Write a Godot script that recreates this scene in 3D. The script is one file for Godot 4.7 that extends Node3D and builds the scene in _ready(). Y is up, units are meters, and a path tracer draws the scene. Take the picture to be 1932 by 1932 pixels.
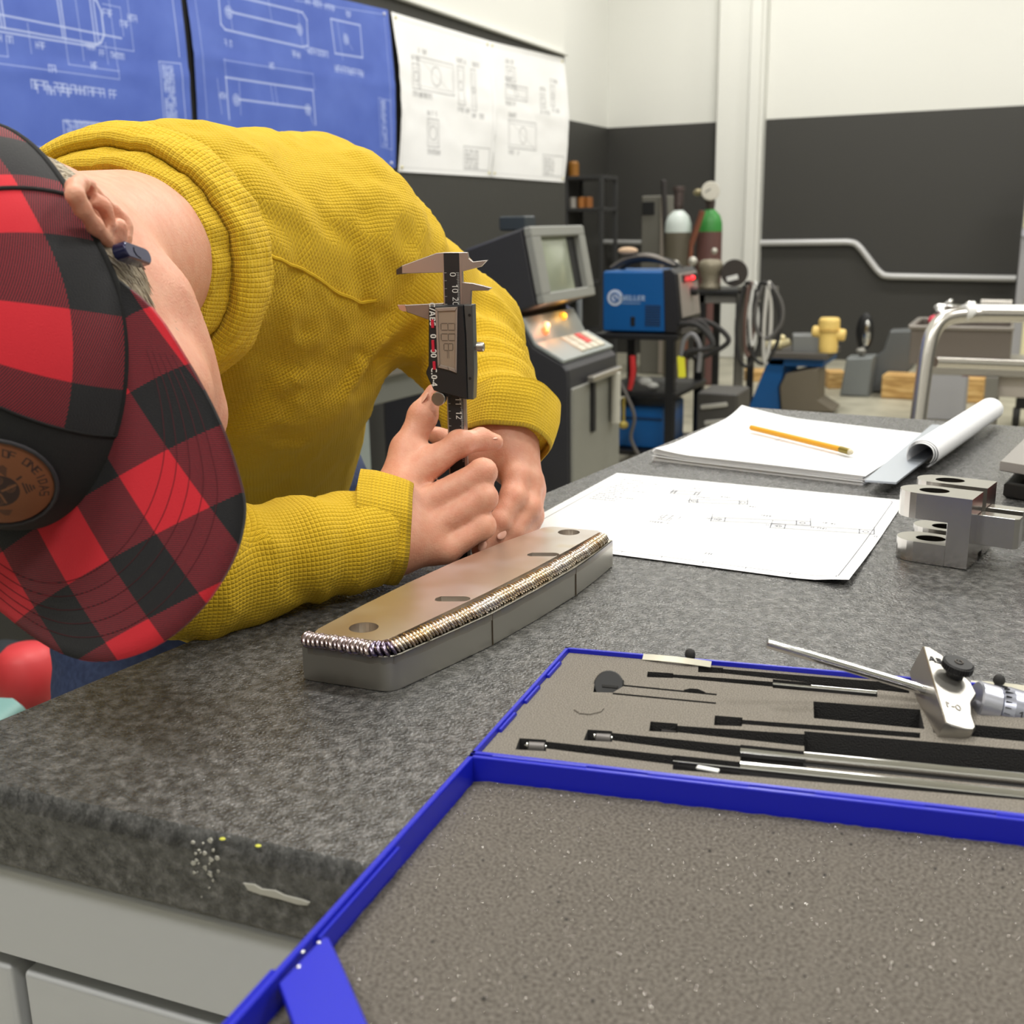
extends Node3D

func _ready() -> void:
	# ---- camera
	var cam := Camera3D.new()
	cam.name = "camera"
	cam.fov = 50.4615
	cam.near = 0.02
	cam.far = 60.0
	cam.transform = Transform3D(Basis(Vector3(0.9094, -0.0169, -0.4156), Vector3(-0.0894, 0.9679, -0.2349), Vector3(0.4062, 0.2507, 0.8787)), Vector3(0, 1.19, 0))
	var lens := CameraAttributesPhysical.new()
	lens.frustum_focal_length = 26.0
	lens.frustum_focus_distance = 0.78
	lens.exposure_aperture = 8.5
	cam.attributes = lens
	add_child(cam)
	cam.current = true
	# ---- sky (the hall is closed; nothing of it is seen) and exposure
	var env := WorldEnvironment.new()
	env.name = "environment"
	var e := Environment.new()
	e.background_mode = Environment.BG_COLOR
	e.background_color = Color(0.05, 0.05, 0.05)
	e.tonemap_mode = Environment.TONE_MAPPER_LINEAR
	e.tonemap_exposure = 1.0
	e.sdfgi_enabled = true
	e.ssao_enabled = true
	e.ssil_enabled = true
	env.environment = e
	add_child(env)
	# ---- the hall's ceiling lamps
	ceiling_lamps()
	# ---- large structure
	materials()
	hall()
	benches()
	# ---- things on the bench
	drawing_sheet()
	drawing_set()
	weldment()
	clevis()
	gauge_case()
	depth_gauge()
	stapler()
	# ---- the man and what he holds
	person()
	caliper()
	# ---- the shop behind
	wall_prints()
	console()
	welding_cart()
	gas_corner()
	vice_stand()
	steel_trolley()
	shop_clutter()

# ---------------------------------------------------------------- mesh builder (world coordinates, y up, metres)
class MB:
	var v := PackedVector3Array()
	var n := PackedVector3Array()
	var uv := PackedVector2Array()
	var col := PackedColorArray()
	var ix := PackedInt32Array()
	var tint := Color(1, 1, 1)
	var tinted := false

	func add(p: Vector3, nn: Vector3, t := Vector2.ZERO) -> int:
		v.append(p); n.append(nn); uv.append(t); col.append(tint)
		return v.size() - 1

	func tri(a: int, b: int, c: int) -> void:
		var g := (v[c] - v[a]).cross(v[b] - v[a])
		if g.dot(n[a] + n[b] + n[c]) < 0.0:
			ix.append(a); ix.append(c); ix.append(b)
		else:
			ix.append(a); ix.append(b); ix.append(c)

	func quad(a: int, b: int, c: int, d: int) -> void:
		tri(a, b, c); tri(a, c, d)

	func flat(pts: Array, out: Vector3, uvs := []) -> void:
		var nn: Vector3 = (pts[1] - pts[0]).cross(pts[2] - pts[0]).normalized()
		if nn.dot(out) < 0.0:
			nn = -nn
		var k := []
		for i in pts.size():
			k.append(add(pts[i], nn, uvs[i] if uvs.size() else Vector2(float(i == 1 or i == 2), float(i > 1))))
		for i in range(1, pts.size() - 1):
			tri(k[0], k[i], k[i + 1])

	# box with chamfered, smoothly shaded edges
	func box(t: Transform3D, s: Vector3, bev := 0.0) -> MB:
		var h := s * 0.5
		var b: float = minf(bev, minf(h.x, minf(h.y, h.z)) * 0.95)
		var id := {}
		for sx in [-1.0, 1.0]:
			for sy in [-1.0, 1.0]:
				for sz in [-1.0, 1.0]:
					for ax in 3:
						var p := Vector3(sx * (h.x - b), sy * (h.y - b), sz * (h.z - b))
						var nn := Vector3.ZERO
						var sg: float = [sx, sy, sz][ax]
						p[ax] = sg * h[ax]
						nn[ax] = sg
						var o := (ax + 1) % 3
						var q := (ax + 2) % 3
						id[[sx, sy, sz, ax]] = add(t * p, (t.basis * nn).normalized(), Vector2(p[o], p[q]))
		for ax in 3:
			var o := (ax + 1) % 3
			var q := (ax + 2) % 3
			for sg in [-1.0, 1.0]:
				var k := []
				for c in [[-1.0, -1.0], [1.0, -1.0], [1.0, 1.0], [-1.0, 1.0]]:
					var key := [0.0, 0.0, 0.0, ax]
					key[ax] = sg; key[o] = c[0]; key[q] = c[1]
					k.append(id[key])
				quad(k[0], k[1], k[2], k[3])
		if b > 0.0:
			for ax in 3:
				var o := (ax + 1) % 3
				var q := (ax + 2) % 3
				for so in [-1.0, 1.0]:
					for sq in [-1.0, 1.0]:
						var k := []
						for e in [[-1.0, o], [-1.0, q], [1.0, q], [1.0, o]]:
							var key := [0.0, 0.0, 0.0, e[1]]
							key[ax] = e[0]; key[o] = so; key[q] = sq
							k.append(id[key])
						quad(k[0], k[1], k[2], k[3])
			for sx in [-1.0, 1.0]:
				for sy in [-1.0, 1.0]:
					for sz in [-1.0, 1.0]:
						tri(id[[sx, sy, sz, 0]], id[[sx, sy, sz, 1]], id[[sx, sy, sz, 2]])
		return self

	# swept tube along a polyline; rad a number or one per point; flatten squashes the section along its second axis
	func tube(pts: Array, rad, sides := 10, caps := true, flatten := 1.0, start := Vector3.ZERO) -> MB:
		var m := pts.size()
		var side := start
		var prev := -1
		var run := 0.0
		for i in m:
			var d: Vector3 = (pts[mini(i + 1, m - 1)] - pts[maxi(i - 1, 0)]).normalized()
			if side == Vector3.ZERO:
				side = d.cross(Vector3.UP if absf(d.y) < 0.9 else Vector3.RIGHT)
			side = (side - d * side.dot(d)).normalized()
			var up := d.cross(side).normalized()
			var r: float = rad[i] if rad is Array else rad
			if i > 0:
				run += (pts[i] - pts[i - 1]).length()
			var first := v.size()
			for k in sides + 1:
				var a := TAU * k / sides
				var nn := side * cos(a) + up * sin(a)
				add(pts[i] + side * (cos(a) * r) + up * (sin(a) * r * flatten), (side * cos(a) * flatten + up * sin(a)).normalized(), Vector2(float(k) / sides, run))
			if prev >= 0:
				for k in sides:
					quad(prev + k, prev + k + 1, first + k + 1, first + k)
			prev = first
			if caps and (i == 0 or i == m - 1):
				var cn := -d if i == 0 else d
				var c0 := add(pts[i], cn)
				var ring := []
				for k in sides:
					ring.append(add(v[first + k], cn))
				for k in sides:
					tri(c0, ring[k], ring[(k + 1) % sides])
		return self

	# revolve (radius, height) pairs round the frame's y axis
	func lathe(t: Transform3D, prof: Array, segs := 24, smooth := false) -> MB:
		var nb := t.basis.inverse().transposed()
		var pn := []
		for i in prof.size() - 1:
			var e: Vector2 = prof[i + 1] - prof[i]
			pn.append(Vector2(e.y, -e.x).normalized())
		for i in prof.size() - 1:
			var a: Vector2 = prof[i]
			var b: Vector2 = prof[i + 1]
			var na: Vector2 = pn[i]
			var nbb: Vector2 = pn[i]
			if smooth:
				if i > 0: na = (pn[i] + pn[i - 1]).normalized()
				if i < prof.size() - 2: nbb = (pn[i] + pn[i + 1]).normalized()
			var first := v.size()
			for k in segs + 1:
				var th := TAU * k / segs
				var c := cos(th)
				var s := sin(th)
				add(t * Vector3(a.x * c, a.y, a.x * s), (nb * Vector3(na.x * c, na.y, na.x * s)).normalized(), Vector2(float(k) / segs, a.y))
				add(t * Vector3(b.x * c, b.y, b.x * s), (nb * Vector3(nbb.x * c, nbb.y, nbb.x * s)).normalized(), Vector2(float(k) / segs, b.y))
			for k in segs:
				quad(first + 2 * k, first + 2 * k + 1, first + 2 * k + 3, first + 2 * k + 2)
		return self

	# extrude a polygon of the frame's xy plane from z0 to z1, with chamfered rims
	func prism(t: Transform3D, poly: PackedVector2Array, z0: float, z1: float, bev := 0.0, crease := 35.0) -> MB:
		var p := poly
		if Geometry2D.is_polygon_clockwise(p):
			p = p.duplicate(); p.reverse()
		var m := p.size()
		var en := []
		for i in m:
			var e := p[(i + 1) % m] - p[i]
			en.append(Vector2(e.y, -e.x).normalized())
		var nb := t.basis.inverse().transposed()
		var inn := PackedVector2Array()
		for i in m:
			var a: Vector2 = en[(i + m - 1) % m]
			var b: Vector2 = en[i]
			var h := (a + b).normalized()
			inn.append(p[i] - h * (bev / maxf(0.35, h.dot(b))))
		var tris := Geometry2D.triangulate_polygon(inn)
		if tris.is_empty():
			tris = Geometry2D.triangulate_polygon(p); inn = p
		for s in 2:
			var z := z1 if s else z0
			var nn := (nb * Vector3(0, 0, 1.0 if s else -1.0)).normalized()
			var f := v.size()
			for q in inn:
				add(t * Vector3(q.x, q.y, z), nn, q)
			for k in range(0, tris.size(), 3):
				tri(f + tris[k], f + tris[k + 1], f + tris[k + 2])
		var lim := cos(deg_to_rad(crease))
		for i in m:
			var j := (i + 1) % m
			var e: Vector2 = en[i]
			var na: Vector2 = e
			var nbv: Vector2 = e
			if en[(i + m - 1) % m].dot(e) > lim: na = (e + en[(i + m - 1) % m]).normalized()
			if en[j].dot(e) > lim: nbv = (e + en[j]).normalized()
			var rows := []
			var lv := [[p, z0 + bev, 0.0], [p, z1 - bev, 0.0]]
			if bev > 0.0:
				lv = [[inn, z0, -1.0], [p, z0 + bev, 0.0], [p, z1 - bev, 0.0], [inn, z1, 1.0]]
			for q in lv:
				var w: float = q[2]
				rows.append([add(t * Vector3(q[0][i].x, q[0][i].y, q[1]), (nb * Vector3(na.x, na.y, w * 0.9)).normalized(), Vector2(p[i].x, q[1])), add(t * Vector3(q[0][j].x, q[0][j].y, q[1]), (nb * Vector3(nbv.x, nbv.y, w * 0.9)).normalized(), Vector2(p[j].x, q[1]))])
			for r in rows.size() - 1:
				quad(rows[r][0], rows[r][1], rows[r + 1][1], rows[r + 1][0])
		return self

	# sheet over (u, v) in 0..1; out tells its upper side; thick > 0 gives it a second side and rims
	func grid(f: Callable, nu: int, nv: int, out: Vector3, thick := 0.0, uvs := Vector2.ONE) -> MB:
		var P := []
		for j in nv + 1:
			for i in nu + 1:
				P.append(f.call(float(i) / nu, float(j) / nv))
		var w := nu + 1
		var N := []
		for j in nv + 1:
			for i in nu + 1:
				var dx: Vector3 = P[j * w + mini(i + 1, nu)] - P[j * w + maxi(i - 1, 0)]
				var dy: Vector3 = P[mini(j + 1, nv) * w + i] - P[maxi(j - 1, 0) * w + i]
				N.append(dx.cross(dy).normalized())
		var mid: Vector3 = N[(nv / 2) * w + nu / 2]
		var sg := -1.0 if mid.dot(out) < 0.0 else 1.0
		for s in (2 if thick > 0.0 else 1):
			var f0 := v.size()
			for j in nv + 1:
				for i in nu + 1:
					var nn: Vector3 = N[j * w + i] * sg
					add(P[j * w + i] - nn * (thick * s), nn if s == 0 else -nn, Vector2(float(i) / nu, float(j) / nv) * uvs)
			for j in nv:
				for i in nu:
					var a := f0 + j * w + i
					quad(a, a + 1, a + w + 1, a + w)
		if thick > 0.0:
			var rim := []
			for i in nu: rim.append(i)
			for j in nv: rim.append(j * w + nu)
			for i in nu: rim.append(nv * w + nu - i)
			for j in nv: rim.append((nv - j) * w)
			var c: Vector3 = Vector3.ZERO
			for q in rim: c += P[q]
			c /= rim.size()
			for k in rim.size():
				var a: int = rim[k]
				var b: int = rim[(k + 1) % rim.size()]
				flat([P[a], P[b], P[b] - N[b] * sg * thick, P[a] - N[a] * sg * thick], (P[a] + P[b]) * 0.5 - c, [Vector2(float(a % w) / nu, float(a / w) / nv) * uvs, Vector2(float(b % w) / nu, float(b / w) / nv) * uvs, Vector2(float(b % w) / nu, float(b / w) / nv) * uvs, Vector2(float(a % w) / nu, float(a / w) / nv) * uvs])
		return self

	func ball(c: Vector3, r: Vector3, b := Basis(), segs := 16, rings := 10) -> MB:
		var f := v.size()
		for j in rings + 1:
			var ph := PI * j / rings
			for i in segs + 1:
				var th := TAU * i / segs
				var d := Vector3(sin(ph) * cos(th), cos(ph), sin(ph) * sin(th))
				add(c + b * (d * r), (b * (d / r)).normalized(), Vector2(float(i) / segs, float(j) / rings))
		for j in rings:
			for i in segs:
				var a := f + j * (segs + 1) + i
				quad(a, a + 1, a + segs + 2, a + segs + 1)
		return self

var used := {}
func numbered(called: String) -> String:
	if not used.has(called):
		used[called] = 0
		return called
	used[called] += 1
	return "%s_%03d" % [called, used[called]]

func where(o: Node3D) -> Transform3D:
	var t := o.transform
	var p := o.get_parent()
	while p is Node3D and p != self:
		t = p.transform * t
		p = p.get_parent()
	return t if o != self else Transform3D()

func tag(o: Node3D, label: String, category := "", group := "", kind := "") -> Node3D:
	if label: o.set_meta("label", label)
	if category: o.set_meta("category", category)
	if group: o.set_meta("group", group)
	if kind: o.set_meta("kind", kind)
	return o

func thing(called: String, label: String, category: String, at: Vector3, group := "", kind := "") -> Node3D:
	var o := Node3D.new()
	o.name = numbered(called)
	o.position = at
	add_child(o)
	return tag(o, label, category, group, kind)

# one named mesh from a builder whose points are in the world; a top-level one gets its origin at its base
func obj(called: String, mb: MB, m: Material, parent: Node3D = self, shade := "") -> MeshInstance3D:
	var o := MeshInstance3D.new()
	o.name = numbered(called) if parent == self else called
	parent.add_child(o, true)
	var inv := Transform3D()
	if parent == self:
		var lo := mb.v[0]
		var hi := mb.v[0]
		for q in mb.v:
			lo = lo.min(q); hi = hi.max(q)
		o.position = Vector3((lo.x + hi.x) / 2, lo.y, (lo.z + hi.z) / 2)
		inv = Transform3D(Basis(), -o.position)
	else:
		inv = where(parent).affine_inverse()
	var vv := inv * mb.v
	var nn := mb.n
	if not inv.basis.is_equal_approx(Basis()):
		nn = PackedVector3Array()
		for q in mb.n:
			nn.append((inv.basis.orthonormalized() * q).normalized())
	var a := []
	a.resize(Mesh.ARRAY_MAX)
	a[Mesh.ARRAY_VERTEX] = vv
	a[Mesh.ARRAY_NORMAL] = nn
	a[Mesh.ARRAY_TEX_UV] = mb.uv
	if mb.tinted: a[Mesh.ARRAY_COLOR] = mb.col
	a[Mesh.ARRAY_INDEX] = mb.ix
	var am := ArrayMesh.new()
	am.add_surface_from_arrays(Mesh.PRIMITIVE_TRIANGLES, a)
	am.surface_set_material(0, m)
	o.mesh = am
	o.cast_shadow = GeometryInstance3D.SHADOW_CASTING_SETTING_ON
	return o

func single(called: String, mb: MB, m: Material, label: String, category: String, group := "", kind := "") -> Node3D:
	return tag(obj(called, mb, m), label, category, group, kind)

func struct(called: String, mb: MB, m: Material) -> Node3D:
	return tag(obj(called, mb, m), "", "", "", "structure")

# solid made of a polygon of the world's xz plane (x, z) with others cut out of it: [polygon, depth] from the top
func cut_slab(called: String, poly: Array, top: float, thick: float, cuts: Array, m: Material, parent: Node3D) -> CSGPolygon3D:
	var base := CSGPolygon3D.new()
	base.name = called
	base.polygon = PackedVector2Array(poly)
	base.depth = thick
	base.material = m
	for c in cuts:
		var k := CSGPolygon3D.new()
		k.name = "cut"
		k.polygon = PackedVector2Array(c[0])
		k.depth = c[1] + 0.002
		k.position = Vector3(0, 0, 0.002)
		k.operation = CSGShape3D.OPERATION_SUBTRACTION
		k.material = c[2] if c.size() > 2 else m
		base.add_child(k, true)
	parent.add_child(base, true)
	# polygon x -> x, polygon y -> -z, depth -> down
	var t := Transform3D(Basis(Vector3(1, 0, 0), Vector3(0, 0, -1), Vector3(0, 1, 0)), Vector3(0, top, 0))
	base.transform = where(parent).affine_inverse() * t
	return base

func circle(c: Vector2, r: float, k := 20, ry := -1.0) -> Array:
	var a := []
	for i in k:
		a.append(c + Vector2(cos(TAU * i / k) * r, sin(TAU * i / k) * (r if ry < 0 else ry)))
	return a

func fr(o: Vector3, x: Vector3, y: Vector3) -> Transform3D:
	x = x.normalized()
	var z := x.cross(y).normalized()
	return Transform3D(Basis(x, z.cross(x).normalized(), z), o)

# frame with y along a->b
func along(a: Vector3, b: Vector3) -> Transform3D:
	var y := (b - a).normalized()
	var x := y.cross(Vector3.UP if absf(y.y) < 0.95 else Vector3.RIGHT).normalized()
	return Transform3D(Basis(x, y, x.cross(y)), a)

func rod(mb: MB, a: Vector3, b: Vector3, r: float, segs := 16, bev := 0.0) -> MB:
	var L := a.distance_to(b)
	return mb.lathe(along(a, b), [Vector2(0, 0), Vector2(r - bev, 0), Vector2(r, bev), Vector2(r, L - bev), Vector2(r - bev, L), Vector2(0, L)], segs)

func bend(pts: Array, per := 6) -> Array:
	var out := []
	var m := pts.size()
	for i in m - 1:
		var a: Vector3 = pts[maxi(i - 1, 0)]
		var b: Vector3 = pts[i]
		var c: Vector3 = pts[i + 1]
		var d: Vector3 = pts[mini(i + 2, m - 1)]
		for k in per:
			var t := float(k) / per
			out.append(0.5 * (2.0 * b + (c - a) * t + (2.0 * a - 5.0 * b + 4.0 * c - d) * t * t + (3.0 * b - a - 3.0 * c + d) * t * t * t))
	out.append(pts[m - 1])
	return out

func words(called: String, s: String, t: Transform3D, high: float, m: Material, parent: Node3D, bold := false, deep := 0.0006) -> MeshInstance3D:
	var tm := TextMesh.new()
	var f := SystemFont.new()
	f.font_names = PackedStringArray(["Droid Sans"])
	if bold: f.font_weight = 700
	tm.font = f
	tm.text = s
	tm.font_size = 64
	tm.pixel_size = high / 46.0
	tm.depth = deep
	tm.curve_step = 4.0
	tm.material = m
	var o := MeshInstance3D.new()
	o.name = called
	o.mesh = tm
	parent.add_child(o, true)
	o.transform = where(parent).affine_inverse() * t
	return o

# ---------------------------------------------------------------- materials
func mat(c: Color, rough := 0.6, metal := 0.0, spec := 0.5) -> StandardMaterial3D:
	var m := StandardMaterial3D.new()
	m.albedo_color = c
	m.roughness = rough
	m.metallic = metal
	m.metallic_specular = spec
	return m

func c8(r: int, g: int, b: int) -> Color:
	return Color8(r, g, b)

func noise_tex(sd: int, freq: float, ramp: Array, size := 512, oct := 4, kind := FastNoiseLite.TYPE_SIMPLEX) -> NoiseTexture2D:
	var n := FastNoiseLite.new()
	n.seed = sd
	n.noise_type = kind
	n.frequency = freq
	n.fractal_octaves = oct
	var t := NoiseTexture2D.new()
	t.width = size
	t.height = size
	t.seamless = true
	t.noise = n
	if ramp.size():
		var g := Gradient.new()
		var off := PackedFloat32Array()
		var cs := PackedColorArray()
		for r in ramp:
			off.append(r[0]); cs.append(r[1])
		g.offsets = off
		g.colors = cs
		t.color_ramp = g
	return t

func tri_map(m: StandardMaterial3D, per_metre: float) -> StandardMaterial3D:
	m.uv1_triplanar = true
	m.uv1_world_triplanar = true
	m.uv1_scale = Vector3.ONE * per_metre
	return m

func bumpy(m: StandardMaterial3D, t: Texture2D, cm: float) -> StandardMaterial3D:
	m.heightmap_enabled = true
	m.heightmap_texture = t
	m.heightmap_scale = cm
	return m

func tex_mat(im: Image, rough := 0.8) -> StandardMaterial3D:
	var m := mat(Color.WHITE, rough)
	m.albedo_texture = ImageTexture.create_from_image(im)
	return m

# ---------------------------------------------------------------- drawing on images
func canvas(w: int, h: int, c: Color) -> Image:
	var im := Image.create_empty(w, h, false, Image.FORMAT_RGB8)
	im.fill(c)
	return im

func line(im: Image, a: Vector2, b: Vector2, c: Color, w := 1.5, op := 1.0) -> void:
	var r := w * 0.5 + 0.7
	var x0 := maxi(0, int(minf(a.x, b.x) - r))
	var x1 := mini(im.get_width() - 1, int(maxf(a.x, b.x) + r + 1))
	var y0 := maxi(0, int(minf(a.y, b.y) - r))
	var y1 := mini(im.get_height() - 1, int(maxf(a.y, b.y) + r + 1))
	var d := b - a
	var L2 := maxf(d.length_squared(), 1e-6)
	var steep := absf(d.y) > absf(d.x)
	for q in (range(y0, y1 + 1) if steep else range(x0, x1 + 1)):
		var t: float = clampf(((q - a.y) / d.y) if steep else ((q - a.x) / (d.x if absf(d.x) > 1e-6 else 1e-6)), 0.0, 1.0)
		var mid: float = (a.x + d.x * t) if steep else (a.y + d.y * t)
		var rr := int(r * 1.5) + 1
		for z in range(int(mid) - rr, int(mid) + rr + 1):
			var p := Vector2(z, q) if steep else Vector2(q, z)
			if p.x < 0 or p.y < 0 or p.x >= im.get_width() or p.y >= im.get_height():
				continue
			var k: float = clampf((p - a).dot(d) / L2, 0.0, 1.0)
			var dist := (p - a - d * k).length()
			var al := clampf(w * 0.5 + 0.5 - dist, 0.0, 1.0) * op
			if al > 0.0:
				im.set_pixel(int(p.x), int(p.y), im.get_pixel(int(p.x), int(p.y)).lerp(c, al))

func path(im: Image, pts: Array, c: Color, w := 1.5, op := 1.0, closed := false) -> void:
	for i in pts.size() - (0 if closed else 1):
		line(im, pts[i], pts[(i + 1) % pts.size()], c, w, op)

func frame(im: Image, r: Rect2, c: Color, w := 1.5, op := 1.0) -> void:
	path(im, [r.position, Vector2(r.end.x, r.position.y), r.end, Vector2(r.position.x, r.end.y)], c, w, op, true)

func ring(im: Image, ctr: Vector2, r: float, c: Color, w := 1.5, op := 1.0) -> void:
	path(im, circle(ctr, r, 18), c, w, op, true)

# a line of small lettering too fine to read
func scribble(im: Image, p: Vector2, d: Vector2, count: int, high: float, c: Color, rng: RandomNumberGenerator, op := 0.8) -> void:
	var up := Vector2(d.y, -d.x)
	for i in count:
		if rng.randf() < 0.16:
			continue
		var o := p + d * (i * high * 0.72)
		var k := rng.randi() % 4
		var a := o + up * high
		if k != 1: line(im, o, a, c, high * 0.17, op)
		if k != 2: line(im, a, a + d * high * 0.5, c, high * 0.17, op)
		if k != 3: line(im, o + up * high * 0.5, o + up * high * 0.5 + d * high * 0.5, c, high * 0.17, op)
		if k != 0: line(im, o + d * high * 0.5, a + d * high * 0.5, c, high * 0.17, op)


var M := {}

func ceiling_lamps() -> void:
	var glow := mat(Color(1, 1, 1), 0.5)
	glow.emission_enabled = true
	glow.emission = Color(1.0, 0.99, 0.97)
	glow.emission_energy_multiplier = 3.0
	var rim := mat(c8(225, 225, 225), 0.5)
	var n := 0
	for zx in [[-8.2, -1.9], [-8.2, 1.2], [-5.0, -1.0], [-5.0, 2.0], [-1.9, -1.0], [-1.9, 2.0], [1.3, -1.0], [1.3, 2.0]]:
		var at := Vector3(zx[1], 4.42, zx[0])
		var t := thing("ceiling_lamp", "flat white panel lamp hung under the white ceiling of the hall", "lamp", at, "panel lamps under the ceiling")
		var b := MB.new()
		for s in [[-0.62, 0.0, 0.04, 0.66], [0.62, 0.0, 0.04, 0.66], [0.0, -0.31, 1.2, 0.04], [0.0, 0.31, 1.2, 0.04]]:
			b.box(Transform3D(Basis(), at + Vector3(s[0], 0.03, s[1])), Vector3(s[2], 0.06, s[3]), 0.004)
		b.box(Transform3D(Basis(), at + Vector3(0, 0.055, 0)), Vector3(1.2, 0.01, 0.6))
		obj("frame", b, rim, t)
		var g := MB.new()
		g.box(Transform3D(Basis(), at + Vector3(0, 0.02, 0)), Vector3(1.2, 0.01, 0.58))
		obj("diffuser", g, glow, t)
		for x in [-0.5, 0.5]:
			var c := MB.new()
			rod(c, at + Vector3(x, 0.06, 0), at + Vector3(x, 0.19, 0), 0.004, 8)
			obj("hanger", c, rim, t)
		var l := AreaLight3D.new()
		l.name = "lamp_light"
		l.area_size = Vector2(1.18, 0.56)
		l.light_energy = 6.6
		l.light_color = Color(1.0, 0.99, 0.97)
		l.area_range = 30.0
		l.area_attenuation = 2.0
		l.shadow_enabled = true
		l.rotation = Vector3(-PI / 2, 0, 0)
		l.position = Vector3(0, -0.012, 0)
		t.add_child(l, true)
		n += 1

func materials() -> void:
	M.white_paint = tri_map(bumpy(mat(c8(228, 228, 222), 0.7), noise_tex(3, 0.02, [], 256), 0.05), 0.8)
	M.black_paint = tri_map(bumpy(mat(c8(58, 57, 54), 0.55), noise_tex(4, 0.05, [], 256), 0.04), 1.2)
	M.concrete = tri_map(mat(Color.WHITE, 0.42), 0.5)
	M.concrete.albedo_texture = noise_tex(5, 0.012, [[0.0, c8(150, 146, 130)], [0.5, c8(172, 168, 150)], [1.0, c8(188, 184, 166)]])
	# grey mottled laminate: broad clouds, with fine flecks laid over them
	var lam := mat(Color.WHITE, 0.3)
	lam.albedo_texture = noise_tex(11, 0.012, [[0.2, c8(54, 54, 54)], [0.42, c8(72, 72, 71)], [0.55, c8(84, 84, 83)], [0.7, c8(98, 97, 96)], [0.88, c8(120, 119, 117)], [1.0, c8(150, 149, 146)]], 1024, 6)
	lam.albedo_texture.noise.fractal_gain = 0.72
	lam.roughness_texture = noise_tex(12, 0.05, [[0.3, Color(0.8, 0.8, 0.8)], [0.7, Color(1, 1, 1)]], 512, 4)
	bumpy(lam, noise_tex(13, 0.05, [], 1024, 4), 0.05)
	M.laminate = tri_map(lam, 6.0)
	M.grey_steel_paint = tri_map(bumpy(mat(c8(188, 190, 192), 0.42), noise_tex(6, 0.05, [], 256), 0.01), 5.0)
	M.dark_gap = mat(c8(24, 24, 25), 0.8)
	M.edge_grey = mat(c8(120, 116, 112), 0.5)
	M.steel = mat(c8(196, 192, 186), 0.28, 1.0)
	M.satin_steel = tri_map(bumpy(mat(c8(202, 199, 190), 0.34, 1.0), noise_tex(7, 0.2, [], 256), 0.003), 30.0)
	M.ground_steel = mat(c8(206, 203, 198), 0.22, 1.0)
	M.chrome = mat(c8(225, 225, 225), 0.08, 1.0)
	M.dark_steel = mat(c8(92, 88, 84), 0.4, 1.0)
	M.black_plastic = mat(c8(34, 34, 37), 0.45)
	M.black_satin = mat(c8(20, 20, 22), 0.5)
	M.rubber = mat(c8(40, 39, 38), 0.75)
	M.blue_plastic = mat(c8(20, 30, 182), 0.32)
	M.foam = tri_map(bumpy(mat(c8(142, 136, 127), 0.95), noise_tex(21, 0.16, [], 512, 2, FastNoiseLite.TYPE_CELLULAR), 0.07), 14.0)
	M.foam.albedo_texture = noise_tex(22, 0.12, [[0.2, c8(190, 188, 184)], [0.8, c8(255, 255, 255)]], 512, 3)
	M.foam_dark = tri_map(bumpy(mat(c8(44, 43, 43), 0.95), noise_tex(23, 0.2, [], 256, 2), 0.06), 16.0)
	M.paper = mat(c8(238, 239, 242), 0.75)
	M.ink = mat(c8(40, 40, 44), 0.7)
	M.white_mark = mat(c8(225, 225, 222), 0.6)
	M.machine_blue = mat(c8(14, 86, 150), 0.38)
	M.grey_cast = mat(c8(122, 126, 126), 0.55)
	M.wood = mat(Color.WHITE, 0.75)
	M.wood.albedo_texture = noise_tex(31, 0.01, [[0.2, c8(176, 136, 78)], [0.5, c8(206, 166, 104)], [0.8, c8(224, 190, 130)]], 256)
	M.wood.uv1_triplanar = true
	M.wood.uv1_world_triplanar = true
	M.wood.uv1_scale = Vector3(1.2, 9, 9)
	M.brass = mat(c8(232, 200, 110), 0.4, 0.2)
	M.red = mat(c8(190, 40, 42), 0.5)
	M.skin = mat(c8(226, 172, 148), 0.52)

func hall() -> void:
	var f := MB.new()
	f.box(Transform3D(Basis(), Vector3(0.6, -0.1, -3.0)), Vector3(9.0, 0.2, 14.8))
	struct("floor", f, M.concrete)
	var c := MB.new()
	c.box(Transform3D(Basis(), Vector3(0.6, 4.7, -3.0)), Vector3(9.0, 0.2, 14.8))
	struct("ceiling", c, M.white_paint)
	# the wall with the prints: black below 2.06, white above, ending short of the back corner
	painted("wall_left", Vector3(-3.1, 0, -0.985), Vector3(1.4, 0, 9.97), 2.066)
	painted("wall_recess", Vector3(-3.7, 0, -7.985), Vector3(0.2, 0, 4.03), 2.022)
	painted("wall_back", Vector3(0.6, 0, -10.1), Vector3(9.0, 0, 0.2), 2.022)
	painted("wall_right", Vector3(4.9, 0, -3.0), Vector3(0.2, 0, 13.8), 2.022)
	painted("wall_front", Vector3(1.25, 0, 4.1), Vector3(7.1, 0, 0.2), 2.022)
	var p := MB.new()
	p.box(Transform3D(Basis(), Vector3(-2.37, 2.3, -9.93)), Vector3(0.4, 4.6, 0.14), 0.012)
	p.box(Transform3D(Basis(), Vector3(-2.24, 2.3, -9.84)), Vector3(0.09, 4.6, 0.06), 0.006)
	struct("pillar", p, M.white_paint)
	var g := MB.new()
	g.box(Transform3D(Basis(), Vector3(-3.51, 3.2, -6.6)), Vector3(0.035, 2.7, 0.09), 0.004)
	struct("trim_1", g, M.white_paint)
	var t := MB.new()
	t.box(Transform3D(Basis(), Vector3(-2.388, 2.072, -0.985)), Vector3(0.03, 0.012, 9.96), 0.002)
	struct("trim_2", t, M.white_paint)

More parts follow.
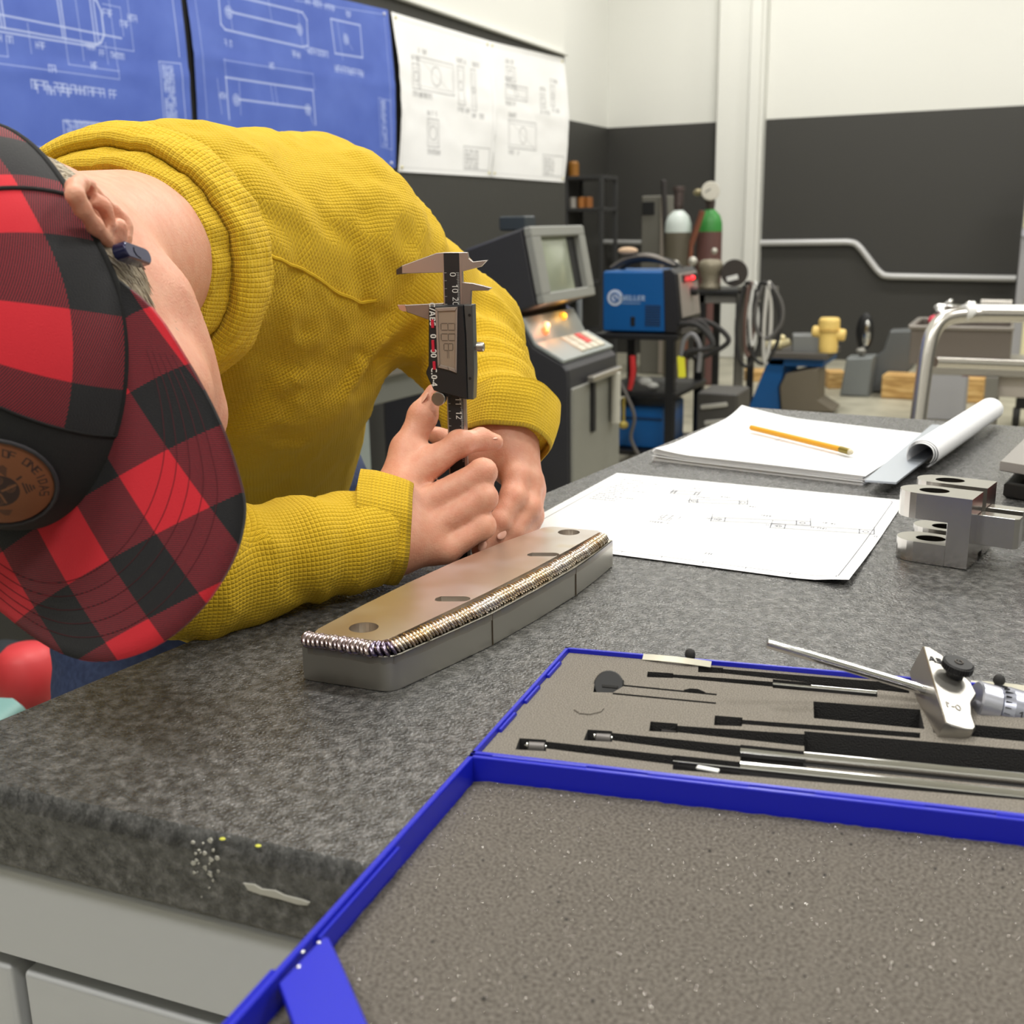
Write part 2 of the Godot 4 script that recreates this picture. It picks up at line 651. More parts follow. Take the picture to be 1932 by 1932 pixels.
func painted(called: String, at: Vector3, s: Vector3, split: float) -> void:
	var o := thing(called, "", "", at, "", "structure")
	var a := MB.new()
	a.box(Transform3D(Basis(), at + Vector3(0, split / 2, 0)), Vector3(s.x, split, s.z))
	obj("black_dado", a, M.black_paint, o)
	var b := MB.new()
	b.box(Transform3D(Basis(), at + Vector3(0, (4.6 + split) / 2, 0)), Vector3(s.x, 4.6 - split, s.z))
	obj("white_upper", b, M.white_paint, o)

func benches() -> void:
	# worktop: a quadrilateral slab with a rolled front edge
	var A := Vector2(-0.53, 0.3416)
	var B := Vector2(1.55, 0.4527)
	var poly := PackedVector2Array([A, B, Vector2(1.72, 1.4), Vector2(-0.367, 1.648)])
	var mb := MB.new()
	mb.prism(Transform3D(Basis(Vector3(1, 0, 0), Vector3(0, 0, -1), Vector3(0, 1, 0)), Vector3(0, 0, 0)), poly, 0.873, 0.92, 0.0075)
	var top := thing("worktop", "thick worktop of mottled grey laminate with a chipped front edge", "worktop", Vector3(0.4, 0.873, -0.8))
	obj("slab", mb, M.laminate, top)
	# chips in the front edge
	var chip := MB.new()
	var e1 := (Vector3(B.x, 0, -B.y) - Vector3(A.x, 0, -A.y)).normalized()
	var o := Vector3(A.x, 0, -A.y) - e1.cross(Vector3.UP).normalized() * 0.0
	var outn := Vector3(e1.z, 0, -e1.x)
	if outn.z < 0: outn = -outn
	var ft := Transform3D(Basis(e1, Vector3.UP, e1.cross(Vector3.UP)), o)
	var long := PackedVector2Array()
	for q in [Vector2(0.2288, 0.902), Vector2(0.2352, 0.9026), Vector2(0.2389, 0.9012), Vector2(0.2461, 0.902), Vector2(0.2511, 0.9007), Vector2(0.2601, 0.9005), Vector2(0.264, 0.9), Vector2(0.2627, 0.8981), Vector2(0.2571, 0.8973), Vector2(0.2486, 0.8979), Vector2(0.2372, 0.898), Vector2(0.2314, 0.8987)]:
		long.append(q)
	chip.prism(ft, long, -0.0002, 0.0009, 0.0003)
	var rng := RandomNumberGenerator.new()
	rng.seed = 5
	for i in 26:
		var q := Vector2(0.2093, 0.9084) + Vector2(rng.randfn(0, 0.0055), rng.randfn(0, 0.0075))
		var r := rng.randf_range(0.0004, 0.0016)
		var pp := PackedVector2Array()
		for k in 6:
			pp.append(q + Vector2(cos(k * TAU / 6), sin(k * TAU / 6)) * r * rng.randf_range(0.5, 1.2))
		chip.prism(ft, pp, -0.0002, 0.0006)
	obj("edge_chip", chip, mat(c8(176, 174, 164), 0.7), top)
	var dot := MB.new()
	for q in [Vector3(-0.3135, 0.92, -0.3561), Vector3(-0.2947, 0.92, -0.3577)]:
		dot.ball(q, Vector3(0.0016, 0.0004, 0.0013), Basis(), 10, 6)
	obj("paint_speck", dot, mat(c8(190, 190, 70), 0.6), top)
	# cabinet under it
	var dn := Vector3(0, -1, 0)
	var cab := thing("steel_cabinet", "light grey painted steel bench cabinet with drawer fronts under the worktop", "cabinet", Vector3(0.5, 0.0, -0.75))
	var fz := -outn * 0.012
	var body := MB.new()
	var bp := PackedVector2Array([A + Vector2(0.03, 0.035), Vector2(1.5, 0.49), Vector2(1.68, 1.3), Vector2(-0.31, 1.58)])
	body.prism(Transform3D(Basis(Vector3(1, 0, 0), Vector3(0, 0, -1), Vector3(0, 1, 0)), Vector3.ZERO), bp, 0.08, 0.872, 0.003)
	obj("body", body, M.edge_grey, cab)
	var plinth := MB.new()
	var pp2 := PackedVector2Array([A + Vector2(0.08, 0.09), Vector2(1.45, 0.54), Vector2(1.62, 1.25), Vector2(-0.26, 1.53)])
	plinth.prism(Transform3D(Basis(Vector3(1, 0, 0), Vector3(0, 0, -1), Vector3(0, 1, 0)), Vector3.ZERO), pp2, 0.0, 0.08)
	obj("plinth", plinth, M.dark_gap, cab)
	var rail := MB.new()
	var x0 := 0.03
	var seam: float = Vector2(0.0661, 0.8009).x
	rail.box(ft * Transform3D(Basis(), Vector3(1.0, 0.8445, -0.022)), Vector3(1.94, 0.0575, 0.03), 0.003)
	obj("top_rail", rail, M.grey_steel_paint, cab)
	for d in [[0.03, seam - 0.0035], [seam + 0.0042, seam + 0.62], [seam + 0.63, 1.97]]:
		for h in [[0.8065, 0.62], [0.612, 0.4], [0.392, 0.1]]:
			var fm := MB.new()
			fm.box(ft * Transform3D(Basis(), Vector3((d[0] + d[1]) / 2, (h[0] + h[1]) / 2, -0.024)), Vector3(d[1] - d[0], h[0] - h[1], 0.026), 0.003)
			var df := obj("drawer_front", fm, M.grey_steel_paint, cab)
			var hd := MB.new()
			hd.box(ft * Transform3D(Basis(), Vector3((d[0] + d[1]) / 2, (h[0] + h[1]) / 2, -0.004)), Vector3(minf(0.14, (d[1] - d[0]) * 0.6), 0.018, 0.016), 0.004)
			obj("handle", hd, M.steel, df)


# two corners each way: a sheet's point from (u, v)
func patch4(a: Vector3, b: Vector3, c: Vector3, d: Vector3) -> Callable:
	return func(u: float, v: float) -> Vector3:
		return a.lerp(b, u).lerp(d.lerp(c, u), v)

func sheet_print() -> Image:
	var im := canvas(1024, 900, c8(231, 232, 235))
	var rng := RandomNumberGenerator.new()
	rng.seed = 8
	var k := c8(58, 60, 68)
	frame(im, Rect2(34, 34, 956, 832), k, 2.6, 0.8)
	for i in 9:
		line(im, Vector2(34 + i * 119, 24), Vector2(34 + i * 119, 34), k, 2)
		line(im, Vector2(34 + i * 119, 866), Vector2(34 + i * 119, 876), k, 2)
	for i in 7:
		line(im, Vector2(990, 60 + i * 125), Vector2(1000, 60 + i * 125), k, 2)
	# notes at the left
	for i in 13:
		scribble(im, Vector2(58, 90 + i * 24), Vector2(1, 0), 10 + rng.randi() % 8, 12, k, rng, 0.7)
	# four views of long bars and one small detail
	for v in [[Vector2(330, 180), 0.9, 95.0], [Vector2(470, 250), 0.75, 190.0], [Vector2(660, 420), 0.78, 300.0], [Vector2(850, 430), 0.85, 300.0]]:
		var c: Vector2 = v[0]
		var d := Vector2(cos(v[1] + PI / 2 + 0.55), sin(v[1] + PI / 2 + 0.55))
		var nn := Vector2(-d.y, d.x)
		var L: float = v[2]
		for w in [-24.0, -16.0, 16.0, 24.0]:
			line(im, c - d * L * 0.5 + nn * w, c + d * L * 0.5 + nn * w, k, 3.4, 0.85)
		for w in [-0.5, -0.36, 0.36, 0.5]:
			line(im, c + d * L * w - nn * 24, c + d * L * w + nn * 24, k, 3.0, 0.8)
		ring(im, c + d * L * 0.42, 8, k, 3)
		ring(im, c - d * L * 0.42, 8, k, 3)
		line(im, c - d * L * 0.5 + nn * 52, c + d * L * 0.5 + nn * 52, k, 2.2, 0.7)
		line(im, c - d * L * 0.5 + nn * 24, c - d * L * 0.5 + nn * 58, k, 2.0, 0.7)
		line(im, c + d * L * 0.5 + nn * 24, c + d * L * 0.5 + nn * 58, k, 2.0, 0.7)
		scribble(im, c + nn * 62, Vector2(1, 0), 4, 13, k, rng)
		scribble(im, c - d * L * 0.5 - nn * 50, Vector2(1, 0), 5, 13, k, rng)
		scribble(im, c + d * L * 0.55, Vector2(1, 0), 5, 12, k, rng)
	for r in [Rect2(360, 470, 60, 26), Rect2(366, 496, 34, 30), Rect2(372, 460, 20, 60)]:
		frame(im, r, k, 2)
	scribble(im, Vector2(350, 560), Vector2(1, 0), 8, 13, k, rng)
	scribble(im, Vector2(600, 800), Vector2(1, 0), 3, 14, k, rng)
	return im

func drawing_sheet() -> void:
	var a := Vector3(-0.3979, 0.9206, -1.1402)
	var b := Vector3(-0.0926, 0.9206, -1.1201)
	var c := Vector3(-0.1045, 0.9206, -0.8312)
	var d := a + c - b + Vector3(-0.2909, 0.9206, -0.8352) * 0.0
	var f := func(u: float, v: float) -> Vector3:
		var p := a.lerp(b, u).lerp(d.lerp(c, u), v)
		p.y += 0.0008 + 0.0022 * maxf(0.0, sin(u * 5.0 + v * 2.0)) * smoothstep(0.75, 1.0, v) + 0.003 * smoothstep(0.9, 1.0, u) * smoothstep(0.5, 1.0, v)
		return p
	var mb := MB.new()
	mb.grid(f, 24, 18, Vector3.UP, 0.00025)
	var m := tex_mat(sheet_print(), 0.7)
	single("drawing_sheet", mb, m, "single white sheet with thin line drawings, lying flat behind the welded steel bar", "drawing")

func drawing_set() -> void:
	# stack of stapled white sheets whose right side is rolled over
	var y0 := 0.9203
	var a := Vector3(-0.3834, 0.932, -1.2241)
	var b := Vector3(-0.3542, 0.932, -1.5371)
	var c := Vector3(-0.0981, 0.93, -1.4452)
	var d := Vector3(-0.14, 0.93, -1.1765)
	var t := thing("drawing_set", "thick set of white sheets with one side rolled over, at the bench's far end", "drawing set", Vector3((a.x + c.x) / 2, y0, (a.z + c.z) / 2))
	var rng := RandomNumberGenerator.new()
	rng.seed = 3
	# individual leaves, a little out of line
	for k in 9:
		var y := 0.921 + 0.00115 * k
		var o := Vector3(rng.randfn(0, 0.0012), 0, rng.randfn(0, 0.0012))
		var last := k == 8
		var e1 := (d - a)
		var sh := Vector3(a.x, y, a.z) + o
		var f := func(u: float, v: float) -> Vector3:
			var p := (a + o).lerp(b + o, u).lerp((d + o).lerp(c + o, u), v)
			p.y = y + 0.0007 * sin(u * 4.0 + k) * sin(v * 3.0)
			# the far left corner curls up
			p.y += (0.006 + 0.0004 * k) * pow(clampf((u - 0.72) / 0.28, 0, 1), 2.0) * pow(clampf(1.0 - v * 3.0, 0, 1), 1.5)
			p.y += 0.0045 * pow(clampf(1.0 - u * 4.0, 0, 1), 2.0) * pow(clampf(1.0 - v * 5.0, 0, 1), 1.5) * (k / 8.0)
			return p
		var mb := MB.new()
		mb.grid(f, 16, 16, Vector3.UP, 0.0009)
		obj("sheet", mb, tex_mat(notes_print(), 0.75) if last else M.paper, t)
	# the roll
	var r0 := Vector3(-0.1024, 0.921, -1.2646)
	var r1 := Vector3(-0.0461, 0.921, -1.5987)
	var ax := (r1 - r0).normalized()
	var rt := Vector3(-ax.z, 0, ax.x)
	if rt.x < 0: rt = -rt
	var L := r0.distance_to(r1)
	for k in 3:
		var R := 0.0172 - 0.0011 * k
		var f2 := func(u: float, v: float) -> Vector3:
			# leaves the stack at the left, goes over the top and turns back in underneath
			var ang := -PI * 0.62 - u * (5.5 - 0.3 * k)
			var rr := R - 0.003 * smoothstep(0.7, 1.0, u)
			return r0 + ax * (L * v - 0.004 * k) + rt * (0.013 + cos(ang) * rr) + Vector3(0, 0.0182 + sin(ang) * rr * 0.98, 0)
		var mb := MB.new()
		mb.grid(f2, 36, 4, Vector3.UP, 0.0003)
		obj("rolled_sheet", mb, M.paper, t)
	# steel rule lying along the stack
	var mb2 := MB.new()
	var q := [Vector3(-0.1343, 0.9335, -1.1435), Vector3(-0.098, 0.9335, -1.4973), Vector3(-0.0554, 0.9335, -1.4955), Vector3(-0.1041, 0.9335, -1.1443)]
	mb2.grid(patch4(q[0], q[1], q[2], q[3]), 1, 1, Vector3.UP, 0.002)
	single("steel_rule", mb2, tri_map(mat(c8(176, 182, 190), 0.42, 0.75), 1.0), "wide flat grey steel rule lying between the sheets and their rolled side", "ruler")
	# pencil
	var p0 := Vector3(-0.3042, 0.9365, -1.3832)
	var p1 := Vector3(-0.1791, 0.9365, -1.2803)
	var p2 := Vector3(-0.1619, 0.9365, -1.2636)
	var pn := thing("pencil", "yellow pencil lying on the set of white drawing sheets", "pencil", (p0 + p2) / 2 - Vector3(0, 0.0036, 0))
	var pb := MB.new()
	pb.lathe(along(p0, p1), [Vector2(0, 0), Vector2(0.0036, 0.0), Vector2(0.0036, p0.distance_to(p1))], 6)
	obj("shaft", pb, mat(c8(226, 160, 28), 0.45), pn)
	var pf := MB.new()
	rod(pf, p1, p1.lerp(p2, 0.7), 0.0038, 14, 0.0004)
	obj("ferrule", pf, mat(c8(150, 132, 62), 0.4, 0.7), pn)
	var pe := MB.new()
	pe.lathe(along(p1.lerp(p2, 0.7), p2), [Vector2(0.0036, 0), Vector2(0.0028, 0.003), Vector2(0.0, 0.0055)], 12)
	obj("tip", pe, mat(c8(205, 196, 170), 0.7), pn)

func notes_print() -> Image:
	var im := canvas(640, 640, c8(231, 232, 235))
	var rng := RandomNumberGenerator.new()
	rng.seed = 18
	var k := c8(176, 180, 190)
	for i in 5:
		var o := Vector2(rng.randf_range(60, 420), rng.randf_range(60, 460))
		frame(im, Rect2(o, Vector2(rng.randf_range(60, 160), rng.randf_range(30, 80))), k, 2, 0.7)
		line(im, o, o + Vector2(140, 60), k, 2, 0.6)
		scribble(im, o + Vector2(0, -12), Vector2(1, 0), 10, 12, k, rng, 0.7)
	for i in 16:
		scribble(im, Vector2(90 + (i % 2) * 240, 560 - i * 6), Vector2(1, 0), 16, 10, k, rng, 0.6)
	for i in 10:
		scribble(im, Vector2(560 + i * 7, 80), Vector2(0, 1), 40, 7, k, rng, 0.7)
	return im

func weldment() -> void:
	var o := Vector3(-0.3243, 0.92, -0.5269)
	var e := Vector3(-0.2865, 0.92, -0.8132)
	var ax := (e - o).normalized()
	var sd := Vector3(-ax.z, 0, ax.x)
	# local: x along the bar, y up, z to its right; slightly skewed ends
	var fl := func(s: float, t: float, h: float) -> Vector3:
		return o + ax * (s + 0.185 * t) + sd * t + Vector3(0, h, 0)
	var t := thing("welded_steel_bar", "long bright steel bar with a gold weld bead, lying before the man's hands", "steel part", o + ax * 0.145 - sd * 0.033)
	var outline := []
	for q in [[0.002, 0.0], [0.06, 0.0066], [0.093, 0.0097], [0.15, 0.0103], [0.208, 0.0088], [0.25, 0.0045], [0.2895, -0.0008], [0.2905, -0.003], [0.2905, -0.061], [0.288, -0.0645], [0.208, -0.0735], [0.15, -0.0752], [0.093, -0.0745], [0.05, -0.069], [0.003, -0.0645], [0.0, -0.062]]:
		outline.append(q)
	# near corners rounded
	outline = [[0.0, -0.0085], [0.0008, -0.0045], [0.0035, -0.0012], [0.008, 0.0006]] + outline.slice(1, 14) + [[0.008, -0.0645], [0.0035, -0.063], [0.0008, -0.0605], [0.0, -0.057]]
	var poly := PackedVector2Array()
	for q in outline:
		var w: Vector3 = fl.call(q[0], q[1], 0.0)
		poly.append(Vector2(w.x, -w.z))
	var flat := Transform3D(Basis(Vector3(1, 0, 0), Vector3(0, 0, -1), Vector3(0, 1, 0)), Vector3.ZERO)
	var base := MB.new()
	base.prism(flat, poly, 0.9202, 0.9428, 0.0007, 30.0)
	obj("base_plate", base, M.satin_steel, t)
	# top plate with two round holes and two slots
	var tp := []
	for q in [[0.0055, -0.011], [0.012, -0.0085], [0.06, -0.0065], [0.114, -0.0048], [0.17, -0.0046], [0.227, -0.006], [0.284, -0.0088], [0.287, -0.012], [0.287, -0.05], [0.283, -0.055], [0.227, -0.0615], [0.17, -0.0645], [0.114, -0.0642], [0.06, -0.0615], [0.012, -0.0575], [0.0055, -0.055]]:
		var w: Vector3 = fl.call(q[0], q[1], 0.0)
		tp.append(Vector2(w.x, -w.z))
	var cuts := []
	for h in [[0.0235, -0.0342, 0.0092], [0.2745, -0.0299, 0.0088]]:
		var w: Vector3 = fl.call(h[0], h[1], 0.0)
		cuts.append([circle(Vector2(w.x, -w.z), h[2], 28), 0.012])
	for h in [[0.092, -0.0172, 0.0235, 0.0105], [0.209, -0.0165, 0.024, 0.0095]]:
		var c: Vector3 = fl.call(h[0], h[1], 0.0)
		var c2 := Vector2(c.x, -c.z)
		var d := Vector2(sd.x + ax.x * 0.55, -sd.z - ax.z * 0.55).normalized()
		var nn := Vector2(-d.y, d.x)
		var a := []
		for k in 9:
			var th := -PI / 2 + PI * k / 8
			a.append(c2 + d * (h[2] * 0.5 - h[3] * 0.5 + cos(th) * h[3] * 0.5) + nn * sin(th) * h[3] * 0.5)
		a.append(c2 - d * h[2] * 0.36 + nn * h[3] * 0.5)
		a.append(c2 - d * h[2] * 0.5 + nn * h[3] * 0.1)
		a.append(c2 - d * h[2] * 0.5 - nn * h[3] * 0.3)
		a.append(c2 - d * h[2] * 0.4 - nn * h[3] * 0.5)
		cuts.append([a, 0.012])
	var tm := mat(Color.WHITE, 0.34, 1.0)
	tm.albedo_texture = noise_tex(41, 0.012, [[0.2, c8(196, 182, 166)], [0.5, c8(208, 200, 194)], [0.75, c8(214, 208, 202)], [1.0, c8(200, 180, 146)]], 256, 3)
	tri_map(tm, 3.0)
	bumpy(tm, noise_tex(7, 0.2, [], 256), 0.003)
	cut_slab("top_plate", tp, 0.9502, 0.0105, cuts, tm, t)
	# the weld: overlapping scales along the near end and the right side
	var run := []
	for q in [[0.0025, -0.058], [0.0022, -0.045], [0.002, -0.03], [0.002, -0.014], [0.0035, -0.008], [0.008, -0.0045], [0.03, -0.0018], [0.06, 0.0008], [0.093, 0.0026], [0.15, 0.003], [0.208, 0.0016], [0.25, -0.0014], [0.284, -0.0052]]:
		run.append(fl.call(q[0], q[1], 0.0262))
	run = bend(run, 12)
	var bead := MB.new()
	bead.tinted = true
	bead.tint = Color(0.34, 0.27, 0.2)
	bead.tube(run, 0.003, 8)
	var cum := [0.0]
	for i in range(1, run.size()):
		cum.append(cum[i - 1] + run[i].distance_to(run[i - 1]))
	var total: float = cum[-1]
	var s := 0.001
	var j := 0
	var rng := RandomNumberGenerator.new()
	rng.seed = 2
	while s < total - 0.001:
		while cum[j + 1] < s: j += 1
		var p: Vector3 = run[j].lerp(run[j + 1], (s - cum[j]) / maxf(cum[j + 1] - cum[j], 1e-6))
		var d: Vector3 = (run[j + 1] - run[j]).normalized()
		var up := (Vector3.UP + d.cross(Vector3.UP) * 0.55).normalized()
		var side := d.cross(up).normalized()
		var near_end := s < 0.058
		var heat := 0.5 + 0.5 * sin(s * 95.0) * cos(s * 41.0)
		if near_end:
			bead.tint = Color(0.36, 0.29, 0.27).lerp(Color(0.24, 0.2, 0.3), 0.3 * rng.randf() + (0.6 if s > 0.046 else 0.0))
		else:
			bead.tint = Color(0.72, 0.6, 0.42).lerp(Color(0.74, 0.72, 0.7), heat).lerp(Color(0.5, 0.24, 0.12), 0.3 * rng.randf())
		# each scale a flattened bowl leaning back along the run
		var b := Basis(side, (up * 0.75 + d).normalized(), Vector3.ZERO)
		b.z = b.x.cross(b.y).normalized()
		bead.ball(p + up * 0.0004 + side * rng.randfn(0, 0.0003), Vector3(0.0056, 0.0017, 0.0046) * rng.randf_range(0.9, 1.08), b, 14, 8)
		s += 0.0031
	var wm := mat(Color.WHITE, 0.22, 1.0)
	wm.vertex_color_use_as_albedo = true
	var w := obj("weld_bead", bead, wm, t)
	tag(w, "rippled weld bead, gold and silver along the side, purple grey at the near end")
	# straw coloured heat band beside the bead
	var band := MB.new()
	var bl := []
	for q in [[0.0, -0.06], [0.0, -0.03], [0.0005, -0.004], [0.0075, 0.0009], [0.06, 0.0069], [0.093, 0.01], [0.15, 0.0107], [0.208, 0.0092], [0.25, 0.0049], [0.288, -0.0004]]:
		bl.append(q)
	# a seam mark where the plate bends
	for q in [[0.093, 0.0099], [0.2085, 0.009]]:
		var a: Vector3 = fl.call(q[0], q[1], 0.0008)
		rod(band, a, a + Vector3(0, 0.0216, 0), 0.0004, 6)
	# brown heat tint that the weld left on the side below it
	var ht := MB.new()
	ht.tinted = true
	var tn := FastNoiseLite.new()
	tn.frequency = 34.0
	var side_pts := []
	for q in [[-0.0003, -0.056], [-0.0003, -0.03], [-0.0003, -0.0085], [0.0036, -0.0008], [0.008, 0.0009], [0.06, 0.0069], [0.093, 0.01], [0.15, 0.0106], [0.208, 0.0091], [0.25, 0.0048], [0.288, -0.0003]]:
		side_pts.append(fl.call(q[0], q[1], 0.0))
	side_pts = bend(side_pts, 10)
	for i in side_pts.size() - 1:
		var a: Vector3 = side_pts[i]
		var b: Vector3 = side_pts[i + 1]
		var nn := (b - a).cross(Vector3.UP).normalized()
		if nn.dot(sd) < 0 and i > 34: nn = -nn
		if i <= 34 and nn.dot(ax) > 0: nn = -nn
		var ha := 0.0028 + 0.003 * (0.5 + 0.5 * tn.get_noise_1d(i * 0.004))
		var hb2 := 0.0028 + 0.003 * (0.5 + 0.5 * tn.get_noise_1d((i + 1) * 0.004))
		var k := []
		ht.tint = Color(0.3, 0.24, 0.17).lerp(Color(0.3, 0.32, 0.4), 0.5 + 0.5 * tn.get_noise_1d(i * 0.01 + 3.0))
		k.append(ht.add(a + nn * 0.00012 + Vector3(0, 0.0224, 0), nn)); k.append(ht.add(b + nn * 0.00012 + Vector3(0, 0.0224, 0), nn))
		ht.tint = Color(0.5, 0.47, 0.41)
		k.append(ht.add(b + nn * 0.00012 + Vector3(0, 0.0224 - hb2, 0), nn)); k.append(ht.add(a + nn * 0.00012 + Vector3(0, 0.0224 - ha, 0), nn))
		ht.quad(k[0], k[1], k[2], k[3])
	var htm := mat(Color.WHITE, 0.36, 1.0)
	htm.vertex_color_use_as_albedo = true
	obj("heat_tint", ht, htm, t)
	obj("bend_mark", band, mat(c8(120, 104, 84), 0.4, 1.0), t)

func clevis() -> void:
	# machined block: two pairs of round-nosed lugs to the left, a shorter forked tongue to the right
	var P0 := Vector3(-0.0252, 0.92, -0.9068)
	var PL := Vector3(-0.0827, 0.92, -0.9188)
	var ex := (P0 - PL); ex.y = 0; ex = ex.normalized()
	var ez := Vector3(-ex.z, 0, ex.x)
	if ez.z > 0: ez = -ez
	var t := thing("clevis_block", "machined bright steel block with four drilled round nosed lugs and a forked tongue", "steel part", P0 - ex * 0.03 + ez * 0.035)
	var T0 := Transform3D(Basis(ex, Vector3.UP, ex.cross(Vector3.UP)), P0)
	# local: x right, y up, z towards the viewer
	var mt: Material = M.ground_steel
	var W := 0.062
	var lug := func(y0: float, y1: float, z0: float, z1: float, x0: float, x1: float) -> void:
		var zc := (z0 + z1) / 2
		var r: float = absf(z1 - z0) / 2
		var poly := []
		poly.append(Vector2(x1, z0))
		poly.append(Vector2(x1, z1))
		poly.append(Vector2(x0 + r * 1.1, z1))
		for k in range(1, 10):
			var th := PI / 2 + PI * k / 10
			poly.append(Vector2(x0 + r * 1.1 + cos(th) * r * 1.1, zc + sin(th) * r))
		poly.append(Vector2(x0 + r * 1.1, z0))
		var pp := []
		for q in poly:
			var w: Vector3 = T0 * Vector3(q.x, 0, q.y)
			pp.append(Vector2(w.x, -w.z))
		var hc: Vector3 = T0 * Vector3(-0.0335, 0, zc)
		cut_slab("lug", pp, 0.92 + y1, y1 - y0, [[circle(Vector2(hc.x, -hc.z), 0.0115, 28, 0.0087), y1 - y0 + 0.01, M.dark_steel]], mt, t)
	# upper pair and lower pair, near and far
	lug.call(0.0005, 0.0175, -0.031, 0.001, -0.06, -0.0175)
	lug.call(0.0365, 0.0575, -0.031, 0.001, -0.06, 0.0)
	lug.call(0.0005, 0.0175, -0.074, -0.044, -0.06, -0.0175)
	lug.call(0.0365, 0.0575, -0.074, -0.044, -0.06, 0.0)
	var b := MB.new()
	b.box(T0 * Transform3D(Basis(), Vector3(-0.0088, 0.0187, -0.015)), Vector3(0.0178, 0.0364, 0.032), 0.0005)
	b.box(T0 * Transform3D(Basis(), Vector3(-0.0088, 0.0187, -0.059)), Vector3(0.0178, 0.0364, 0.03), 0.0005)
	b.box(T0 * Transform3D(Basis(), Vector3(-0.0075, 0.021, -0.0375)), Vector3(0.015, 0.03, 0.03), 0.0005)
	obj("web", b, mt, t)
	var g := MB.new()
	var tp := PackedVector2Array([Vector2(0.0, 0.0), Vector2(0.0275, 0.0), Vector2(0.031, 0.003), Vector2(0.031, 0.014), Vector2(0.0, 0.014)])
	for z in [-0.027, -0.055]:
		var q := PackedVector2Array()
		for p in tp:
			q.append(Vector2(p.x, p.y))
		g.prism(T0 * Transform3D(Basis(Vector3(1, 0, 0), Vector3(0, 0, -1), Vector3(0, 1, 0)), Vector3(0, 0.0165, z + 0.007)), q, 0.0, 0.0245, 0.0006)
	obj("tongue", g, mt, t)

func stapler() -> void:
	# the dark instrument that the frame cuts off on the right
	var a := Vector3(-0.0111, 0.957, -1.1686)
	var b := Vector3(0.0466, 0.957, -1.1375)
	var c := Vector3(0.0367, 0.957, -1.544)
	var ex := (b - a).normalized()
	var ez := (c - a).normalized()
	var t := thing("plate_stand", "flat grey plate on a black stepped foot at the picture's right edge", "instrument", Vector3(a.x + 0.04, 0.92, a.z - 0.05))
	var T0 := Transform3D(Basis(ex, Vector3.UP, ex.cross(Vector3.UP)), a)
	var L := a.distance_to(c)
	var mb := MB.new()
	var p := PackedVector2Array()
	var sh: float = ex.dot(c - a)
	for q in [Vector2(0, 0), Vector2(0.12, 0), Vector2(0.12 + sh, L), Vector2(sh, L)]:
		p.append(q)
	var up := T0 * Transform3D(Basis(Vector3(1, 0, 0), Vector3(0, 0, -1), Vector3(0, 1, 0)), Vector3.ZERO)
	mb.prism(up, p, -0.0095, 0.0, 0.0008)
	obj("plate", mb, mat(c8(150, 146, 143), 0.35, 0.3), t)
	var m2 := MB.new()
	var p2 := PackedVector2Array([Vector2(0.001, 0.001), Vector2(0.119, 0.001), Vector2(0.119 + sh, L - 0.001), Vector2(sh + 0.001, L - 0.001)])
	m2.prism(up, p2, -0.0098, -0.0012, 0.0)
	obj("edge_band", m2, M.black_satin, t)
	var f := MB.new()
	f.prism(up, PackedVector2Array([Vector2(0.004, 0.004), Vector2(0.12, 0.004), Vector2(0.12 + sh, L * 0.8), Vector2(sh * 0.8 + 0.004, L * 0.8)]), -0.037, -0.0205, 0.003)
	f.prism(up, PackedVector2Array([Vector2(0.012, 0.02), Vector2(0.12, 0.02), Vector2(0.12 + sh, L * 0.8), Vector2(sh * 0.8 + 0.01, L * 0.8)]), -0.021, -0.0095, 0.002)
	obj("foot", f, M.black_satin, t)
	var w := MB.new()
	w.prism(up, PackedVector2Array([Vector2(0.024, 0.010), Vector2(0.06, 0.0085), Vector2(0.05, 0.034), Vector2(0.047, 0.034), Vector2(0.055, 0.0125), Vector2(0.031, 0.0135), Vector2(0.044, 0.034), Vector2(0.041, 0.034)]), 0.0, 0.0006)
	obj("arrow_mark", w, M.white_mark, t)
	var h := MB.new()
	h.ball(Vector3(0.0332, 0.9759, -1.0126), Vector3(0.018, 0.038, 0.018), Basis(), 20, 14)
	single("red_grip", h, mat(c8(150, 62, 60), 0.4), "dull red rounded grip at the right edge, in front of the dark plate", "grip")


